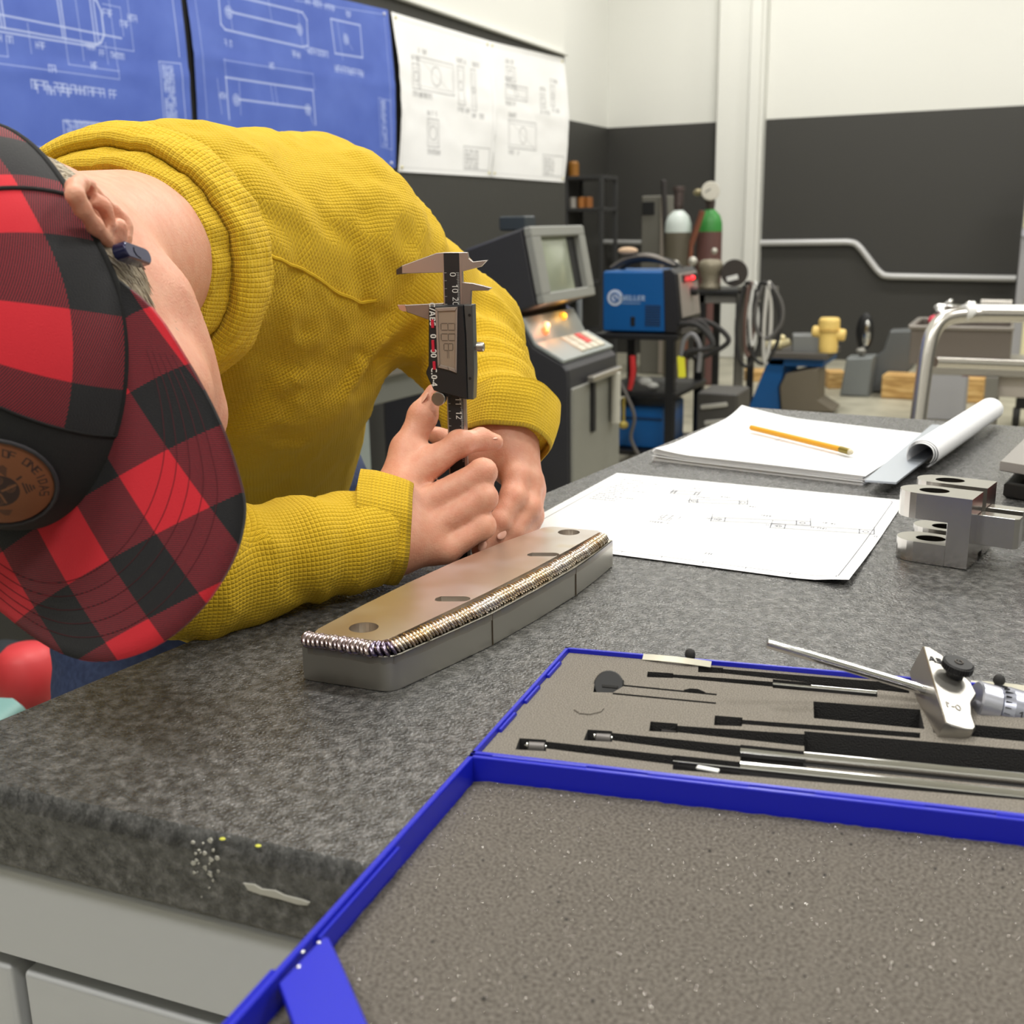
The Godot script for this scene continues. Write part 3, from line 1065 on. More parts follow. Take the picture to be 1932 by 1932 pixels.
func gauge_case() -> void:
	var NL := Vector3(-0.2271, 0.942, -0.4375)
	var e1 := Vector3(0.9879, 0, -0.155)
	var e2 := Vector3(-0.0612, 0, -0.9981)
	var L := 0.37
	var D := 0.1474
	var G := 0.24
	# (along, back) -> polygon point
	var q := func(s: float, t: float) -> Vector2:
		var p := NL + e1 * s + e2 * t
		return Vector2(p.x, -p.z)
	var flat := Transform3D(Basis(Vector3(1, 0, 0), Vector3(0, 0, -1), Vector3(0, 1, 0)), Vector3.ZERO)
	var quadp := func(s0: float, s1: float, t0: float, t1: float) -> PackedVector2Array:
		return PackedVector2Array([q.call(s0, t0), q.call(s1, t0), q.call(s1, t1), q.call(s0, t1)])
	var t := thing("gauge_case", "open blue plastic case lined with grey foam, lid folded back over the bench's edge", "tool case", Vector3(NL.x + 0.15, 0.9203, NL.z))
	var tray := MB.new()
	tray.prism(flat, quadp.call(0.0005, L, 0.0005, D - 0.0005), 0.9203, 0.923, 0.0008)
	for w in [[0.0, 0.0028, 0.0, D], [L - 0.0028, L, 0.0, D], [0.0, L, 0.0, 0.0032], [0.0, L, D - 0.0026, D]]:
		tray.prism(flat, quadp.call(w[0], w[1], w[2], w[3]), 0.9206, 0.942, 0.0006)
	var tr := obj("tray", tray, M.blue_plastic, t)
	# small steps moulded into the left rim
	for k in 3:
		var step := MB.new()
		step.prism(flat, quadp.call(0.0026, 0.0046, 0.03 + k * 0.037, 0.052 + k * 0.037), 0.936, 0.9412, 0.0005)
		obj("rim_step", step, M.blue_plastic, tr)
	# foam bed with the nests cut into it
	var Y := 0.9395
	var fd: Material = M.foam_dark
	var cuts := []
	var dp := 0.0125
	for poly in [
		[Vector2(-0.2134, 0.4659), Vector2(-0.2003, 0.4694), Vector2(-0.1955, 0.4579), Vector2(-0.2102, 0.4537)],
		[Vector2(-0.1999, 0.4676), Vector2(-0.1368, 0.4774), Vector2(-0.1341, 0.4683), Vector2(-0.1969, 0.4605)],
		[Vector2(-0.1852, 0.4883), Vector2(-0.1731, 0.4913), Vector2(-0.169, 0.4798), Vector2(-0.1828, 0.476)],
		[Vector2(-0.1727, 0.4894), Vector2(-0.1092, 0.5002), Vector2(-0.1064, 0.4883), Vector2(-0.1699, 0.4814)],
		[Vector2(-0.1586, 0.5097), Vector2(-0.145, 0.5125), Vector2(-0.1419, 0.5022), Vector2(-0.1559, 0.4985)],
		[Vector2(-0.1445, 0.51), Vector2(-0.0822, 0.5251), Vector2(-0.0798, 0.5118), Vector2(-0.1424, 0.5027)],
		[Vector2(-0.1298, 0.5294), Vector2(-0.1159, 0.5323), Vector2(-0.1138, 0.522), Vector2(-0.1273, 0.5178)],
		[Vector2(-0.1156, 0.5296), Vector2(-0.03, 0.5487), Vector2(-0.0295, 0.5424), Vector2(-0.1144, 0.5245)],
		[Vector2(-0.0857, 0.5667), Vector2(-0.0326, 0.5775), Vector2(-0.0284, 0.554), Vector2(-0.0818, 0.5457)],
		[Vector2(-0.1802, 0.5723), Vector2(-0.166, 0.5755), Vector2(-0.1642, 0.5686), Vector2(-0.1783, 0.5645)],
		[Vector2(-0.1658, 0.5739), Vector2(-0.1108, 0.5847), Vector2(-0.1094, 0.578), Vector2(-0.1645, 0.5693)],
		[Vector2(-0.1119, 0.5884), Vector2(-0.0564, 0.5966), Vector2(-0.0551, 0.5854), Vector2(-0.1094, 0.5764)],
		[Vector2(-0.1556, 0.591), Vector2(-0.1417, 0.5941), Vector2(-0.1398, 0.5862), Vector2(-0.1533, 0.5824)],
		[Vector2(-0.1416, 0.5924), Vector2(-0.0411, 0.6101), Vector2(-0.0398, 0.5971), Vector2(-0.14, 0.5861)],
		[Vector2(-0.1873, 0.5492), Vector2(-0.1359, 0.5568), Vector2(-0.1354, 0.5546), Vector2(-0.1866, 0.5471)],
		[Vector2(-0.1889, 0.5366), Vector2(-0.1333, 0.5455), Vector2(-0.1328, 0.5435), Vector2(-0.1881, 0.5345)],
		[Vector2(-0.1543, 0.5547), Vector2(-0.1513, 0.5584), Vector2(-0.147, 0.5593), Vector2(-0.142, 0.5566), Vector2(-0.1436, 0.5536), Vector2(-0.1497, 0.5527)],
		[Vector2(-0.0836, 0.5285), Vector2(0.0383, 0.5524), Vector2(0.037, 0.5), Vector2(-0.133, 0.4635), Vector2(-0.1372, 0.4779), Vector2(-0.1055, 0.4833), Vector2(-0.1097, 0.5013), Vector2(-0.0796, 0.5063)],
		[Vector2(-0.2006, 0.5381), Vector2(-0.2034, 0.5475), Vector2(-0.2027, 0.5554), Vector2(-0.1989, 0.5603), Vector2(-0.1936, 0.56), Vector2(-0.1885, 0.5545), Vector2(-0.1862, 0.548), Vector2(-0.1889, 0.5366), Vector2(-0.199, 0.5332)],
		# bed under the gauge itself
		[Vector2(-0.0262, 0.5652), Vector2(0.0414, 0.577), Vector2(0.0409, 0.5615), Vector2(-0.0239, 0.5513)],
	]:
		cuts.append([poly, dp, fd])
	var bed := []
	for p in quadp.call(0.003, L - 0.003, 0.0034, D - 0.0028):
		bed.append(p)
	cut_slab("foam_bed", bed, Y, 0.0163, cuts, M.foam, t)
	var strip := MB.new()
	strip.prism(flat, PackedVector2Array([Vector2(-0.0777, 0.501), Vector2(0.0379, 0.522), Vector2(0.0378, 0.5155), Vector2(-0.0767, 0.4955)]), 0.926, 0.9345, 0.0004)
	obj("foam_strip", strip, M.foam, t)
	var plug := MB.new()
	plug.prism(flat, PackedVector2Array([Vector2(-0.2003, 0.507), Vector2(-0.2002, 0.5115), Vector2(-0.1953, 0.5158), Vector2(-0.1897, 0.5173), Vector2(-0.1859, 0.5145), Vector2(-0.1858, 0.5101), Vector2(-0.1902, 0.5047), Vector2(-0.1959, 0.5037)]), 0.9385, 0.9402, 0.0003)
	obj("foam_plug", plug, M.foam, t)
	var coin := MB.new()
	coin.box(Transform3D(Basis(), Vector3(-0.1186, 0.938, -0.4732)), Vector3(0.011, 0.0012, 0.0035), 0.0005)
	tag(obj("white_slip", coin, M.white_mark, t), "scrap of white paper poking out of the foam")
	# lid lying back towards the viewer
	var lid := MB.new()
	lid.prism(flat, quadp.call(0.0005, L, -G, -0.0015), 0.9203, 0.9225, 0.0006)
	for w in [[0.0, 0.0034, -G, -0.001], [L - 0.003, L, -G, -0.001], [0.0, L, -0.0042, -0.001], [0.0, L, -G, -G + 0.003]]:
		lid.prism(flat, quadp.call(w[0], w[1], w[2], w[3]), 0.9206, 0.942, 0.0007)
	var ld := obj("lid", lid, M.blue_plastic, t)
	for k in 5:
		var hinge := MB.new()
		var a: Vector2 = q.call(0.012 + k * 0.075, -0.0006)
		var b: Vector2 = q.call(0.058 + k * 0.075, -0.0006)
		rod(hinge, Vector3(a.x, 0.9418, -a.y), Vector3(b.x, 0.9418, -b.y), 0.0011, 10)
		obj("hinge_knuckle", hinge, M.blue_plastic, t)
	for q4 in [[0.0032, 0.0052, -0.15, -0.085, 0.9405], [-0.0012, 0.0008, -0.23, -0.172, 0.9424]]:
		var ledge := MB.new()
		ledge.prism(flat, quadp.call(q4[0], q4[1], q4[2], q4[3]), q4[4] - 0.0085, q4[4], 0.0006)
		obj("rim_step", ledge, M.blue_plastic, ld)
	var lf := MB.new()
	var rng := RandomNumberGenerator.new()
	rng.seed = 77
	var n1 := FastNoiseLite.new()
	n1.frequency = 160.0
	lf.grid(func(u: float, v: float) -> Vector3:
		var c: Vector2 = q.call(lerpf(0.0036, L - 0.004, u), lerpf(-0.0046, -G + 0.004, v))
		return Vector3(c.x, 0.9305 + 0.0007 * n1.get_noise_2d(c.x * 1.0, c.y * 1.0) - 0.0012 * pow(clampf(1.0 - u * 26.0, 0.0, 1.0), 2.0), -c.y), 90, 60, Vector3.UP)
	var cf := mat(c8(112, 106, 99), 0.95)
	cf.albedo_texture = noise_tex(24, 0.09, [[0.1, c8(150, 146, 142)], [0.4, c8(215, 213, 210)], [0.8, c8(255, 255, 255)]], 512, 4)
	tri_map(bumpy(cf, noise_tex(25, 0.11, [], 512, 3, FastNoiseLite.TYPE_CELLULAR), 0.11), 9.0)
	obj("lid_foam", lf, cf, t)
	# cut cells of the foam that catch the light, and dark pores
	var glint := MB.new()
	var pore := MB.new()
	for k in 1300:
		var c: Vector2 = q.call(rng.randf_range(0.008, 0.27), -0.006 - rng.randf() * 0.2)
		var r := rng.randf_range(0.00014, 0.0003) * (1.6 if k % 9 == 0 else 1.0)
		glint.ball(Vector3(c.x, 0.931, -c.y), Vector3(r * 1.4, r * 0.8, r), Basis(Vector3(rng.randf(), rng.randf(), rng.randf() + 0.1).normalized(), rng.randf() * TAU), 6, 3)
	for k in 80:
		var c: Vector2 = q.call(rng.randf_range(0.008, 0.27), -0.006 - rng.randf() * 0.2)
		pore.ball(Vector3(c.x, 0.9306, -c.y), Vector3(0.0006, 0.00035, 0.0005) * rng.randf_range(0.5, 1.4), Basis(), 6, 4)
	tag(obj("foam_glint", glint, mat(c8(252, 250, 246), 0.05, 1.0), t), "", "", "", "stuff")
	tag(obj("foam_pore", pore, M.foam_dark, t), "", "", "", "stuff")
	# flap on the lid's left wall
	var fl := MB.new()
	fl.prism(flat, PackedVector2Array([Vector2(-0.21, 0.2593), Vector2(-0.2104, 0.2867), Vector2(-0.2084, 0.2876), Vector2(-0.1914, 0.2725), Vector2(-0.1677, 0.2509), Vector2(-0.1554, 0.2391), Vector2(-0.1772, 0.2296)]), 0.9412, 0.9432, 0.0006)
	var flap := obj("flap", fl, M.blue_plastic, t)
	for p in [Vector3(-0.2095, 0.9434, -0.2828), Vector3(-0.2125, 0.9426, -0.2771), Vector3(-0.2084, 0.9434, -0.2687)]:
		var rv := MB.new()
		rv.ball(p, Vector3(0.0009, 0.0006, 0.0009), Basis(), 10, 6)
		obj("rivet", rv, M.chrome, flap)
	# two bent spring catches on the back rim
	for c in [[Vector3(-0.1887, 0.9425, -0.5904), Vector3(-0.1485, 0.9425, -0.594), Vector3(-0.1617, 0.9445, -0.595)], [Vector3(-0.0101, 0.9425, -0.6209), Vector3(0.0254, 0.9425, -0.6243), Vector3(0.004, 0.9445, -0.6216)]]:
		var cm := MB.new()
		var a: Vector3 = c[0]
		var b: Vector3 = c[1]
		cm.grid(func(u: float, v: float) -> Vector3:
			return a.lerp(b, u) + Vector3(0, 0.0012 * sin(u * PI) - 0.0025 * v, 0) - e2 * (0.003 * v) - e2 * (0.0016 * sin(u * PI)), 12, 2, Vector3.UP, 0.0006)
		var catch := obj("catch", cm, mat(c8(226, 222, 205), 0.3, 0.5), t)
		var kn := MB.new()
		kn.ball(c[2], Vector3(0.0032, 0.0036, 0.003), Basis(), 14, 8)
		kn.box(Transform3D(Basis(), c[2] - Vector3(0, 0.003, 0)), Vector3(0.005, 0.003, 0.006), 0.0006)
		obj("button", kn, M.rubber, catch)
	# the spare rods in their nests
	var ends := [
		[Vector3(-0.2119, 0.935, -0.4679), Vector3(-0.2011, 0.935, -0.4704), Vector3(-0.1382, 0.9352, -0.4805), Vector3(0.0355, 0.9352, -0.5103), 0.0034, "frontmost spare measuring rod in the foam, its long bright shaft nearest the hinge"],
		[Vector3(-0.184, 0.935, -0.4907), Vector3(-0.1737, 0.935, -0.4923), Vector3(-0.1099, 0.9352, -0.5029), Vector3(0.0359, 0.9352, -0.5283), 0.0033, "second spare measuring rod from the hinge, bright shaft just behind the frontmost one"],
		[Vector3(-0.1564, 0.935, -0.5132), Vector3(-0.146, 0.935, -0.5154), Vector3(-0.1125, 0.931, -0.5287), Vector3(-0.0342, 0.9288, -0.5457), 0.0031, "spare measuring rod with a round eyed grey end, third from the hinge"],
		[Vector3(-0.1787, 0.9362, -0.5762), Vector3(-0.1679, 0.9362, -0.5789), Vector3(-0.1122, 0.9362, -0.5891), Vector3(-0.0552, 0.9362, -0.598), 0.0023, "thin spare measuring rod near the back of the foam, bright middle showing"],
		[Vector3(-0.1536, 0.9355, -0.597), Vector3(-0.1434, 0.9355, -0.5985), Vector3(-0.1153, 0.933, -0.6094), Vector3(-0.0448, 0.931, -0.6248), 0.0023, "hindmost spare measuring rod in the foam, only its eyed grey end showing"],
	]
	for k in ends.size():
		var E: Array = ends[k]
		var rt := thing("measuring_rod", E[5], "gauge rod", E[1] - Vector3(0, E[4], 0), "spare rods in the gauge case")
		var r: float = E[4]
		var fm := MB.new()
		rod(fm, E[0].lerp(E[1], 0.25), E[1], r, 18, 0.0003)
		obj("ferrule", fm, mat(c8(136, 132, 130), 0.45, 0.4), rt)
		var st := MB.new()
		rod(st, E[0].lerp(E[1], 0.13), E[0].lerp(E[1], 0.24), r * 0.9, 16, 0.0003)
		st.ball(E[0].lerp(E[1], 0.1), Vector3.ONE * r * 0.6, Basis(), 12, 8)
		obj("stud", st, M.ground_steel, rt)
		if k == 2 or k == 4:
			var ey := MB.new()
			ey.tube(Array(circle(Vector2.ZERO, r * 0.55, 14)).map(func(c): return E[0].lerp(E[1], 0.62) + Vector3(c.x, r * 1.0, c.y * 0.8)) , r * 0.12, 6, false)
			obj("eye", ey, M.black_satin, rt)
		var sh := MB.new()
		rod(sh, E[1], E[2], r * 0.62, 14)
		rod(sh, E[2], E[3], r * (0.92 if k < 2 else 0.72), 20)
		obj("shaft", sh, M.chrome, rt)
	# black knurled disc standing half out of its nest
	var dk := MB.new()
	var dc := Vector3(-0.1948, 0.9385, -0.547)
	dk.lathe(fr(dc, Vector3(0.98, 0, -0.15), Vector3(0.12, 0.62, 0.78)), [Vector2(0, -0.0022), Vector2(0.0078, -0.0022), Vector2(0.0084, -0.0016), Vector2(0.0084, 0.0016), Vector2(0.0078, 0.0022), Vector2(0.0, 0.0022)], 32)
	var dt := thing("ratchet_disc", "small black disc with a slot standing in a nest at the left of the foam", "disc", dc - Vector3(0, 0.006, 0))
	obj("disc", dk, M.black_satin, dt)
	var sl := MB.new()
	sl.box(fr(dc, Vector3(0.98, 0, -0.15), Vector3(0.12, 0.62, 0.78)) * Transform3D(Basis(), Vector3(0.001, 0.0024, 0.001)), Vector3(0.009, 0.0008, 0.0016), 0.0002)
	obj("bar", sl, M.rubber, dt)

func depth_gauge() -> void:
	# micrometer depth gauge lying across the case: cross base, rod through it, barrel behind
	var tip := Vector3(-0.1105, 0.9716, -0.5603)
	var inb := Vector3(-0.0271, 0.9461, -0.587)
	var near_end := Vector3(-0.025, 0.93, -0.5482)
	var far_end := Vector3(-0.0416, 0.9435, -0.6128)
	var axis := (inb - tip).normalized()
	var bb := (far_end - near_end)
	bb = (bb - axis * bb.dot(axis)).normalized()
	var up := axis.cross(bb).normalized()
	if up.y < 0: up = -up
	var t := thing("depth_gauge", "micrometer depth gauge with satin cross base, long rod and black knob lying on the case", "measuring tool", Vector3(inb.x, 0.9395, inb.z))
	var rd := MB.new()
	rod(rd, tip, inb + axis * 0.02, 0.00275, 24, 0.0003)
	obj("rod", rd, M.chrome, t)
	# base: straight measuring face to the rod's side, swelling towards the barrel behind
	var BL := 0.07
	var F0 := Transform3D(Basis(bb, axis, bb.cross(axis)), near_end)
	if F0.basis.z.dot(up) < 0:
		F0.basis.z = -F0.basis.z
	var h := 0.0195
	var poly := PackedVector2Array()
	for q in [[0.0, 0.0], [BL, 0.0], [BL + 0.001, 0.004], [BL - 0.004, 0.0105], [BL - 0.014, 0.0155], [BL - 0.024, 0.0225], [0.036, 0.0235], [0.026, 0.0185], [0.014, 0.0165], [0.004, 0.0165], [0.0008, 0.0145], [-0.0006, 0.0105], [-0.0006, 0.003]]:
		poly.append(Vector2(q[0], q[1]))
	var bm := MB.new()
	bm.prism(F0, poly, 0.0, h, 0.0008, 40.0)
	obj("base", bm, tri_map(bumpy(mat(c8(176, 173, 167), 0.3, 0.9), noise_tex(7, 0.2, [], 256), 0.002), 20.0), t)
	words("logo", "CEA", F0 * Transform3D(Basis(Vector3(1, 0, 0), Vector3(0, 1, 0), Vector3(0, 0, 1)) * Basis(Vector3(0, 0, 1), -PI / 2), Vector3(BL - 0.012, 0.007, h + 0.0002)), 0.0036, M.ink, t, true, 0.0003)
	words("range_mark", "0-1", F0 * Transform3D(Basis(Vector3(0, 0, 1), -PI / 2), Vector3(0.017, 0.007, h + 0.0002)), 0.003, mat(c8(150, 146, 140), 0.5), t, false, 0.0003)
	# lock knob
	var k0: Vector3 = F0 * Vector3(0.048, 0.0135, h)
	var ka := (F0.basis.z + Vector3(0, 0.5, 0)).normalized()
	k0 += ka * 0.0035
	var km := MB.new()
	km.lathe(along(k0, k0 + ka), [Vector2(0, 0), Vector2(0.0072, 0), Vector2(0.0078, 0.001), Vector2(0.0078, 0.0038), Vector2(0.007, 0.0048), Vector2(0, 0.0048)], 32)
	for i in 36:
		var a := TAU * i / 36
		km.box(along(k0, k0 + ka) * Transform3D(Basis(Vector3.UP, -a), Vector3(cos(a) * 0.0078, 0.0024, sin(a) * 0.0078)), Vector3(0.0008, 0.0034, 0.0007))
	km.lathe(along(k0 - ka * 0.006, k0), [Vector2(0.0046, 0), Vector2(0.0046, 0.006)], 20)
	var kn := obj("lock_knob", km, M.black_satin, t)
	var kr := MB.new()
	kr.tube(Array(circle(Vector2.ZERO, 0.002, 12)).map(func(c): return along(k0, k0 + ka) * Vector3(c.x, 0.005, c.y)), 0.0004, 6, false)
	obj("screw_slot", kr, M.dark_steel, kn)
	# barrel and thimble
	var b0 := inb + axis * 0.021 + up * 0.0015
	var b1 := b0 + axis
	var ba := axis
	var br := MB.new()
	br.lathe(along(b0, b1), [Vector2(0.0, 0.0), Vector2(0.0108, 0.0), Vector2(0.0118, 0.0008), Vector2(0.0118, 0.0105), Vector2(0.011, 0.0112), Vector2(0.0, 0.0112)], 40)
	obj("sleeve", br, mat(c8(186, 188, 200), 0.3, 0.8), t)
	var th := MB.new()
	th.lathe(along(b0 + ba * 0.0112, b1), [Vector2(0.0, 0.0), Vector2(0.0116, 0.0), Vector2(0.0132, 0.0055), Vector2(0.0132, 0.07), Vector2(0, 0.07)], 40)
	var thm := obj("thimble", th, mat(c8(172, 175, 190), 0.3, 0.85), t)
	# graduations round the bevel and figures
	var fr0 := along(b0 + ba * 0.0112, b1)
	var camdir := (Vector3(0, 1.19, 0) - b0).normalized()
	var gm := MB.new()
	for i in 25:
		var a := TAU * i / 25
		var d := fr0.basis * Vector3(cos(a), 0, sin(a))
		var lg := 0.0045 if i % 5 == 0 else 0.0028
		gm.box(Transform3D(Basis(fr0.basis.y, d, fr0.basis.y.cross(d)), fr0.origin + d * 0.0124 + ba * (0.0005 + lg / 2)), Vector3(lg, 0.0012, 0.00025))
	tag(obj("graduation", gm, M.ink, thm), "", "", "", "stuff")
	var sidev := ba.cross(camdir).normalized()
	for i in 3:
		var a: float = [0.55, 0.0, -0.6][i]
		var d := (camdir - ba * camdir.dot(ba)).normalized().rotated(ba, a)
		var o := b0 + ba * 0.0235 + d * 0.0133
		words("figure", ["120", "150", "0"][i], fr(o, ba, d.cross(ba)), 0.0036, M.ink, thm, false, 0.0003)


func caliper() -> void:
	var B := Vector3(-0.4067, 0.92, -0.7788)
	var KX := Vector3(0.9721, 0, -0.2347)
	var KN := Vector3(0.2347, 0, 0.9721)
	var T := Transform3D(Basis(KX, Vector3.UP, KN), B)
	var t := thing("caliper", "digital caliper with black display head and long bright jaws, held upright in the man's hands", "measuring tool", B)
	var sat: Material = mat(c8(190, 182, 176), 0.34, 0.85)
	var P2 := func(a: Array) -> PackedVector2Array:
		return PackedVector2Array(a)
	# beam (local z: front face of the beam at 0.0)
	var beam := MB.new()
	var bx0: float = Vector2(-0.0083, 0.2199).x
	var bx1: float = bx0 + 0.0158
	var top: float = Vector2(0, 0.2498).y
	beam.box(T * Transform3D(Basis(), Vector3((bx0 + bx1) / 2, top / 2, -0.0018)), Vector3(bx1 - bx0, top, 0.0036), 0.0004)
	var bo := obj("beam", beam, sat, t)
	var inlay := MB.new()
	inlay.box(T * Transform3D(Basis(), Vector3((bx0 + bx1) / 2 - 0.0006, top / 2, 0.0002)), Vector3(0.0122, top - 0.0004, 0.0006), 0.0001)
	obj("scale_inlay", inlay, M.black_plastic, bo)
	var sc := MB.new()
	var y0: float = Vector2(-0.0005, 0.2347).y
	for i in 150:
		var y := y0 - i * 0.001
		if y < 0.06: break
		var w := 0.0026 if i % 10 == 0 else (0.0021 if i % 5 == 0 else 0.0016)
		sc.box(T * Transform3D(Basis(), Vector3(bx1 - 0.0026 - w / 2, y, 0.00055)), Vector3(w, 0.0002, 0.0002))
		if i % 6 == 0:
			sc.box(T * Transform3D(Basis(), Vector3(bx0 + 0.0014 + 0.0008, y, 0.00055)), Vector3(0.0018, 0.0002, 0.0002))
	tag(obj("graduation", sc, M.white_mark, bo), "", "", "", "stuff")
	var fig := [["0", 857, 527], ["10", 861, 553], ["20", 862, 577], ["11", 867, 759], ["12", 868, 786]]
	var fp := [Vector2(-0.0001, 0.2334), Vector2(0.0013, 0.2227), Vector2(0.0014, 0.2128), Vector2(0.0012, 0.1343), Vector2(0.0014, 0.1234)]
	for i in 5:
		words("figure", fig[i][0], T * Transform3D(Basis(Vector3(0, 0, 1), -PI / 2), Vector3(fp[i].x, fp[i].y, 0.0006)), 0.0019, M.white_mark, bo, false, 0.0002)
	# fixed jaws
	var fj := MB.new()
	fj.prism(T, P2.call([Vector2(-0.0411, 0.2404), Vector2(-0.0129, 0.2497), Vector2(-0.0069, 0.2502), Vector2(0.0068, 0.2501), Vector2(0.012, 0.25), Vector2(0.0127, 0.2456), Vector2(0.0158, 0.2429), Vector2(0.0276, 0.244), Vector2(0.0223, 0.239), Vector2(0.0077, 0.2356), Vector2(0.0055, 0.235), Vector2(-0.0065, 0.2349), Vector2(-0.0414, 0.2344)]), -0.0030, -0.0002, 0.0004)
	var f1 := obj("fixed_jaw", fj, sat, t)
	var ft := MB.new()
	ft.prism(T, P2.call([Vector2(-0.0459, 0.2375), Vector2(-0.0407, 0.2405), Vector2(-0.0372, 0.2404), Vector2(-0.0383, 0.2342), Vector2(-0.046, 0.2336)]), -0.0022, -0.0008, 0.0002)
	obj("tip", ft, M.dark_steel, f1)
	# moving jaws
	var mj := MB.new()
	mj.prism(T, P2.call([Vector2(-0.0398, 0.2102), Vector2(-0.0082, 0.2116), Vector2(-0.0087, 0.1966), Vector2(-0.0183, 0.1978), Vector2(-0.0383, 0.2046)]), -0.0032, 0.0002, 0.0004)
	mj.prism(T, P2.call([Vector2(0.0062, 0.2276), Vector2(0.0152, 0.2268), Vector2(0.0224, 0.2251), Vector2(0.0305, 0.223), Vector2(0.0275, 0.2209), Vector2(0.0142, 0.2208), Vector2(0.0134, 0.2094), Vector2(0.0057, 0.2095)]), -0.0032, 0.0002, 0.0005)
	var m1 := obj("sliding_jaw", mj, mat(c8(160, 152, 146), 0.36, 0.8), t)
	var mt := MB.new()
	mt.prism(T, P2.call([Vector2(-0.0462, 0.2103), Vector2(-0.0385, 0.2105), Vector2(-0.0387, 0.2052), Vector2(-0.0418, 0.2052), Vector2(-0.0448, 0.2067)]), -0.0018, -0.0006, 0.0002)
	obj("tip", mt, M.ground_steel, m1)
	# display head
	var h := MB.new()
	h.prism(T, P2.call([Vector2(-0.0185, 0.21), Vector2(0.0091, 0.2107), Vector2(0.0102, 0.1865), Vector2(0.0106, 0.137), Vector2(-0.0167, 0.1439), Vector2(-0.0191, 0.1492), Vector2(-0.0226, 0.157), Vector2(-0.0226, 0.1591), Vector2(-0.0204, 0.1634)]), -0.006, 0.0075, 0.0008)
	var hd := obj("display_head", h, M.black_plastic, t)
	var sp := MB.new()
	sp.prism(T, P2.call([Vector2(0.0091, 0.2107), Vector2(0.016, 0.2105), Vector2(0.0162, 0.1594), Vector2(0.0148, 0.1371), Vector2(0.0102, 0.137), Vector2(0.0102, 0.1865)]), -0.0065, 0.0064, 0.0006)
	obj("side_rail", sp, mat(c8(92, 94, 94), 0.4, 0.6), hd)
	var bz := MB.new()
	var bzp := [Vector2(-0.0131, 0.2085), Vector2(0.0048, 0.2093), Vector2(0.0026, 0.158), Vector2(-0.0037, 0.1603), Vector2(-0.0127, 0.1624)]
	var inp := [Vector2(-0.011, 0.2058), Vector2(0.003, 0.2064), Vector2(0.0012, 0.1614), Vector2(-0.0045, 0.1631), Vector2(-0.0108, 0.1646)]
	for i in 5:
		var j := (i + 1) % 5
		bz.prism(T, P2.call([bzp[i], bzp[j], inp[j], inp[i]]), 0.0072, 0.0086, 0.0003)
	obj("bezel", bz, mat(c8(176, 166, 158), 0.35, 0.5), hd)
	var lcd := MB.new()
	lcd.prism(T, P2.call(inp), 0.0070, 0.0077)
	var ls := obj("screen", lcd, mat(c8(156, 140, 124), 0.25), hd)
	# the reading, turned on its side: 88.8 (seven segment bars)
	var seg := MB.new()
	var dark := mat(c8(104, 92, 82), 0.5)
	var ga := [Vector2(-0.0035, 0.194), Vector2(-0.0035, 0.186), Vector2(-0.0036, 0.1784)]
	for d in 3:
		var c: Vector2 = ga[d]
		var hh := 0.0056 if d < 2 else 0.0036
		var ww := 0.0062
		for s in [[-1, 0, 1], [0, 0, 1], [1, 0, 1], [-1, -1, 0], [-1, 1, 0], [1, -1, 0], [1, 1, 0]]:
			var flatbar: bool = s[2] == 1
			# long axis of a figure runs across the beam
			var pos := Vector3(c.x + s[0] * hh * (1.0 if flatbar else 0.5), c.y + (0.0 if flatbar else s[1] * ww * 0.42), 0.0078)
			seg.box(T * Transform3D(Basis(), pos), Vector3(0.0006, ww * 0.72, 0.0002) if flatbar else Vector3(hh * 0.84, 0.0006, 0.0002))
	for k in 2:
		seg.box(T * Transform3D(Basis(), Vector3(Vector2(-0.004, 0.1725).x + k * 0.0012 - 0.0006, Vector2(-0.004, 0.1725).y, 0.0078)), Vector3(0.0003, 0.006, 0.0002))
	tag(obj("reading", seg, dark, ls), "", "", "", "stuff")
	# red keys with white legends along the left edge
	for q in [[Vector2(-0.0157, 0.1963), 0.0066], [Vector2(-0.0159, 0.1792), 0.0092], [Vector2(-0.0155, 0.1639), 0.0066]]:
		var k := MB.new()
		k.box(T * Transform3D(Basis(Vector3(0, 0, 1), 0.02), Vector3(q[0].x, q[0].y, 0.0078)), Vector3(0.0024, q[1], 0.0014), 0.0004)
		obj("key", k, mat(c8(204, 36, 62), 0.4), hd)
	for q in [["C/ABS", Vector2(-0.0157, 0.2037), 0.00145], ["0", Vector2(-0.0156, 0.1867), 0.0021], ["00", Vector2(-0.0158, 0.1733), 0.002], ["C.0-4", Vector2(-0.016, 0.1549), 0.00145]]:
		words("legend", q[0], T * Transform3D(Basis(Vector3(0, 0, 1), -PI / 2), Vector3(q[1].x, q[1].y, 0.0077)), q[2], M.white_mark, hd, true, 0.0003)
	# thumb roller and lock screw
	var rl := MB.new()
	var rc := Vector2(-0.0135, 0.1372)
	rl.lathe(T * Transform3D(Basis(Vector3(1, 0, 0), PI / 2), Vector3(rc.x, rc.y, 0.001)), [Vector2(0, 0.006), Vector2(0.0050, 0.006), Vector2(0.0056, 0.0054), Vector2(0.0056, 0.0), Vector2(0, 0.0)], 32)
	obj("thumb_roller", rl, M.steel, t)
	var ar := MB.new()
	ar.box(T * Transform3D(Basis(), Vector3(rc.x + 0.004, rc.y + 0.0055, 0.001)), Vector3(0.01, 0.009, 0.003), 0.001)
	obj("roller_arm", ar, M.black_plastic, t)
	var ls2 := MB.new()
	var s0 := Vector2(0.0165, 0.1777)
	var s1 := Vector2(0.0232, 0.1777)
	rod(ls2, T * Vector3(s0.x - 0.002, s0.y, 0.0), T * Vector3(s0.x + 0.001, s0.y, 0.0), 0.0014, 14)
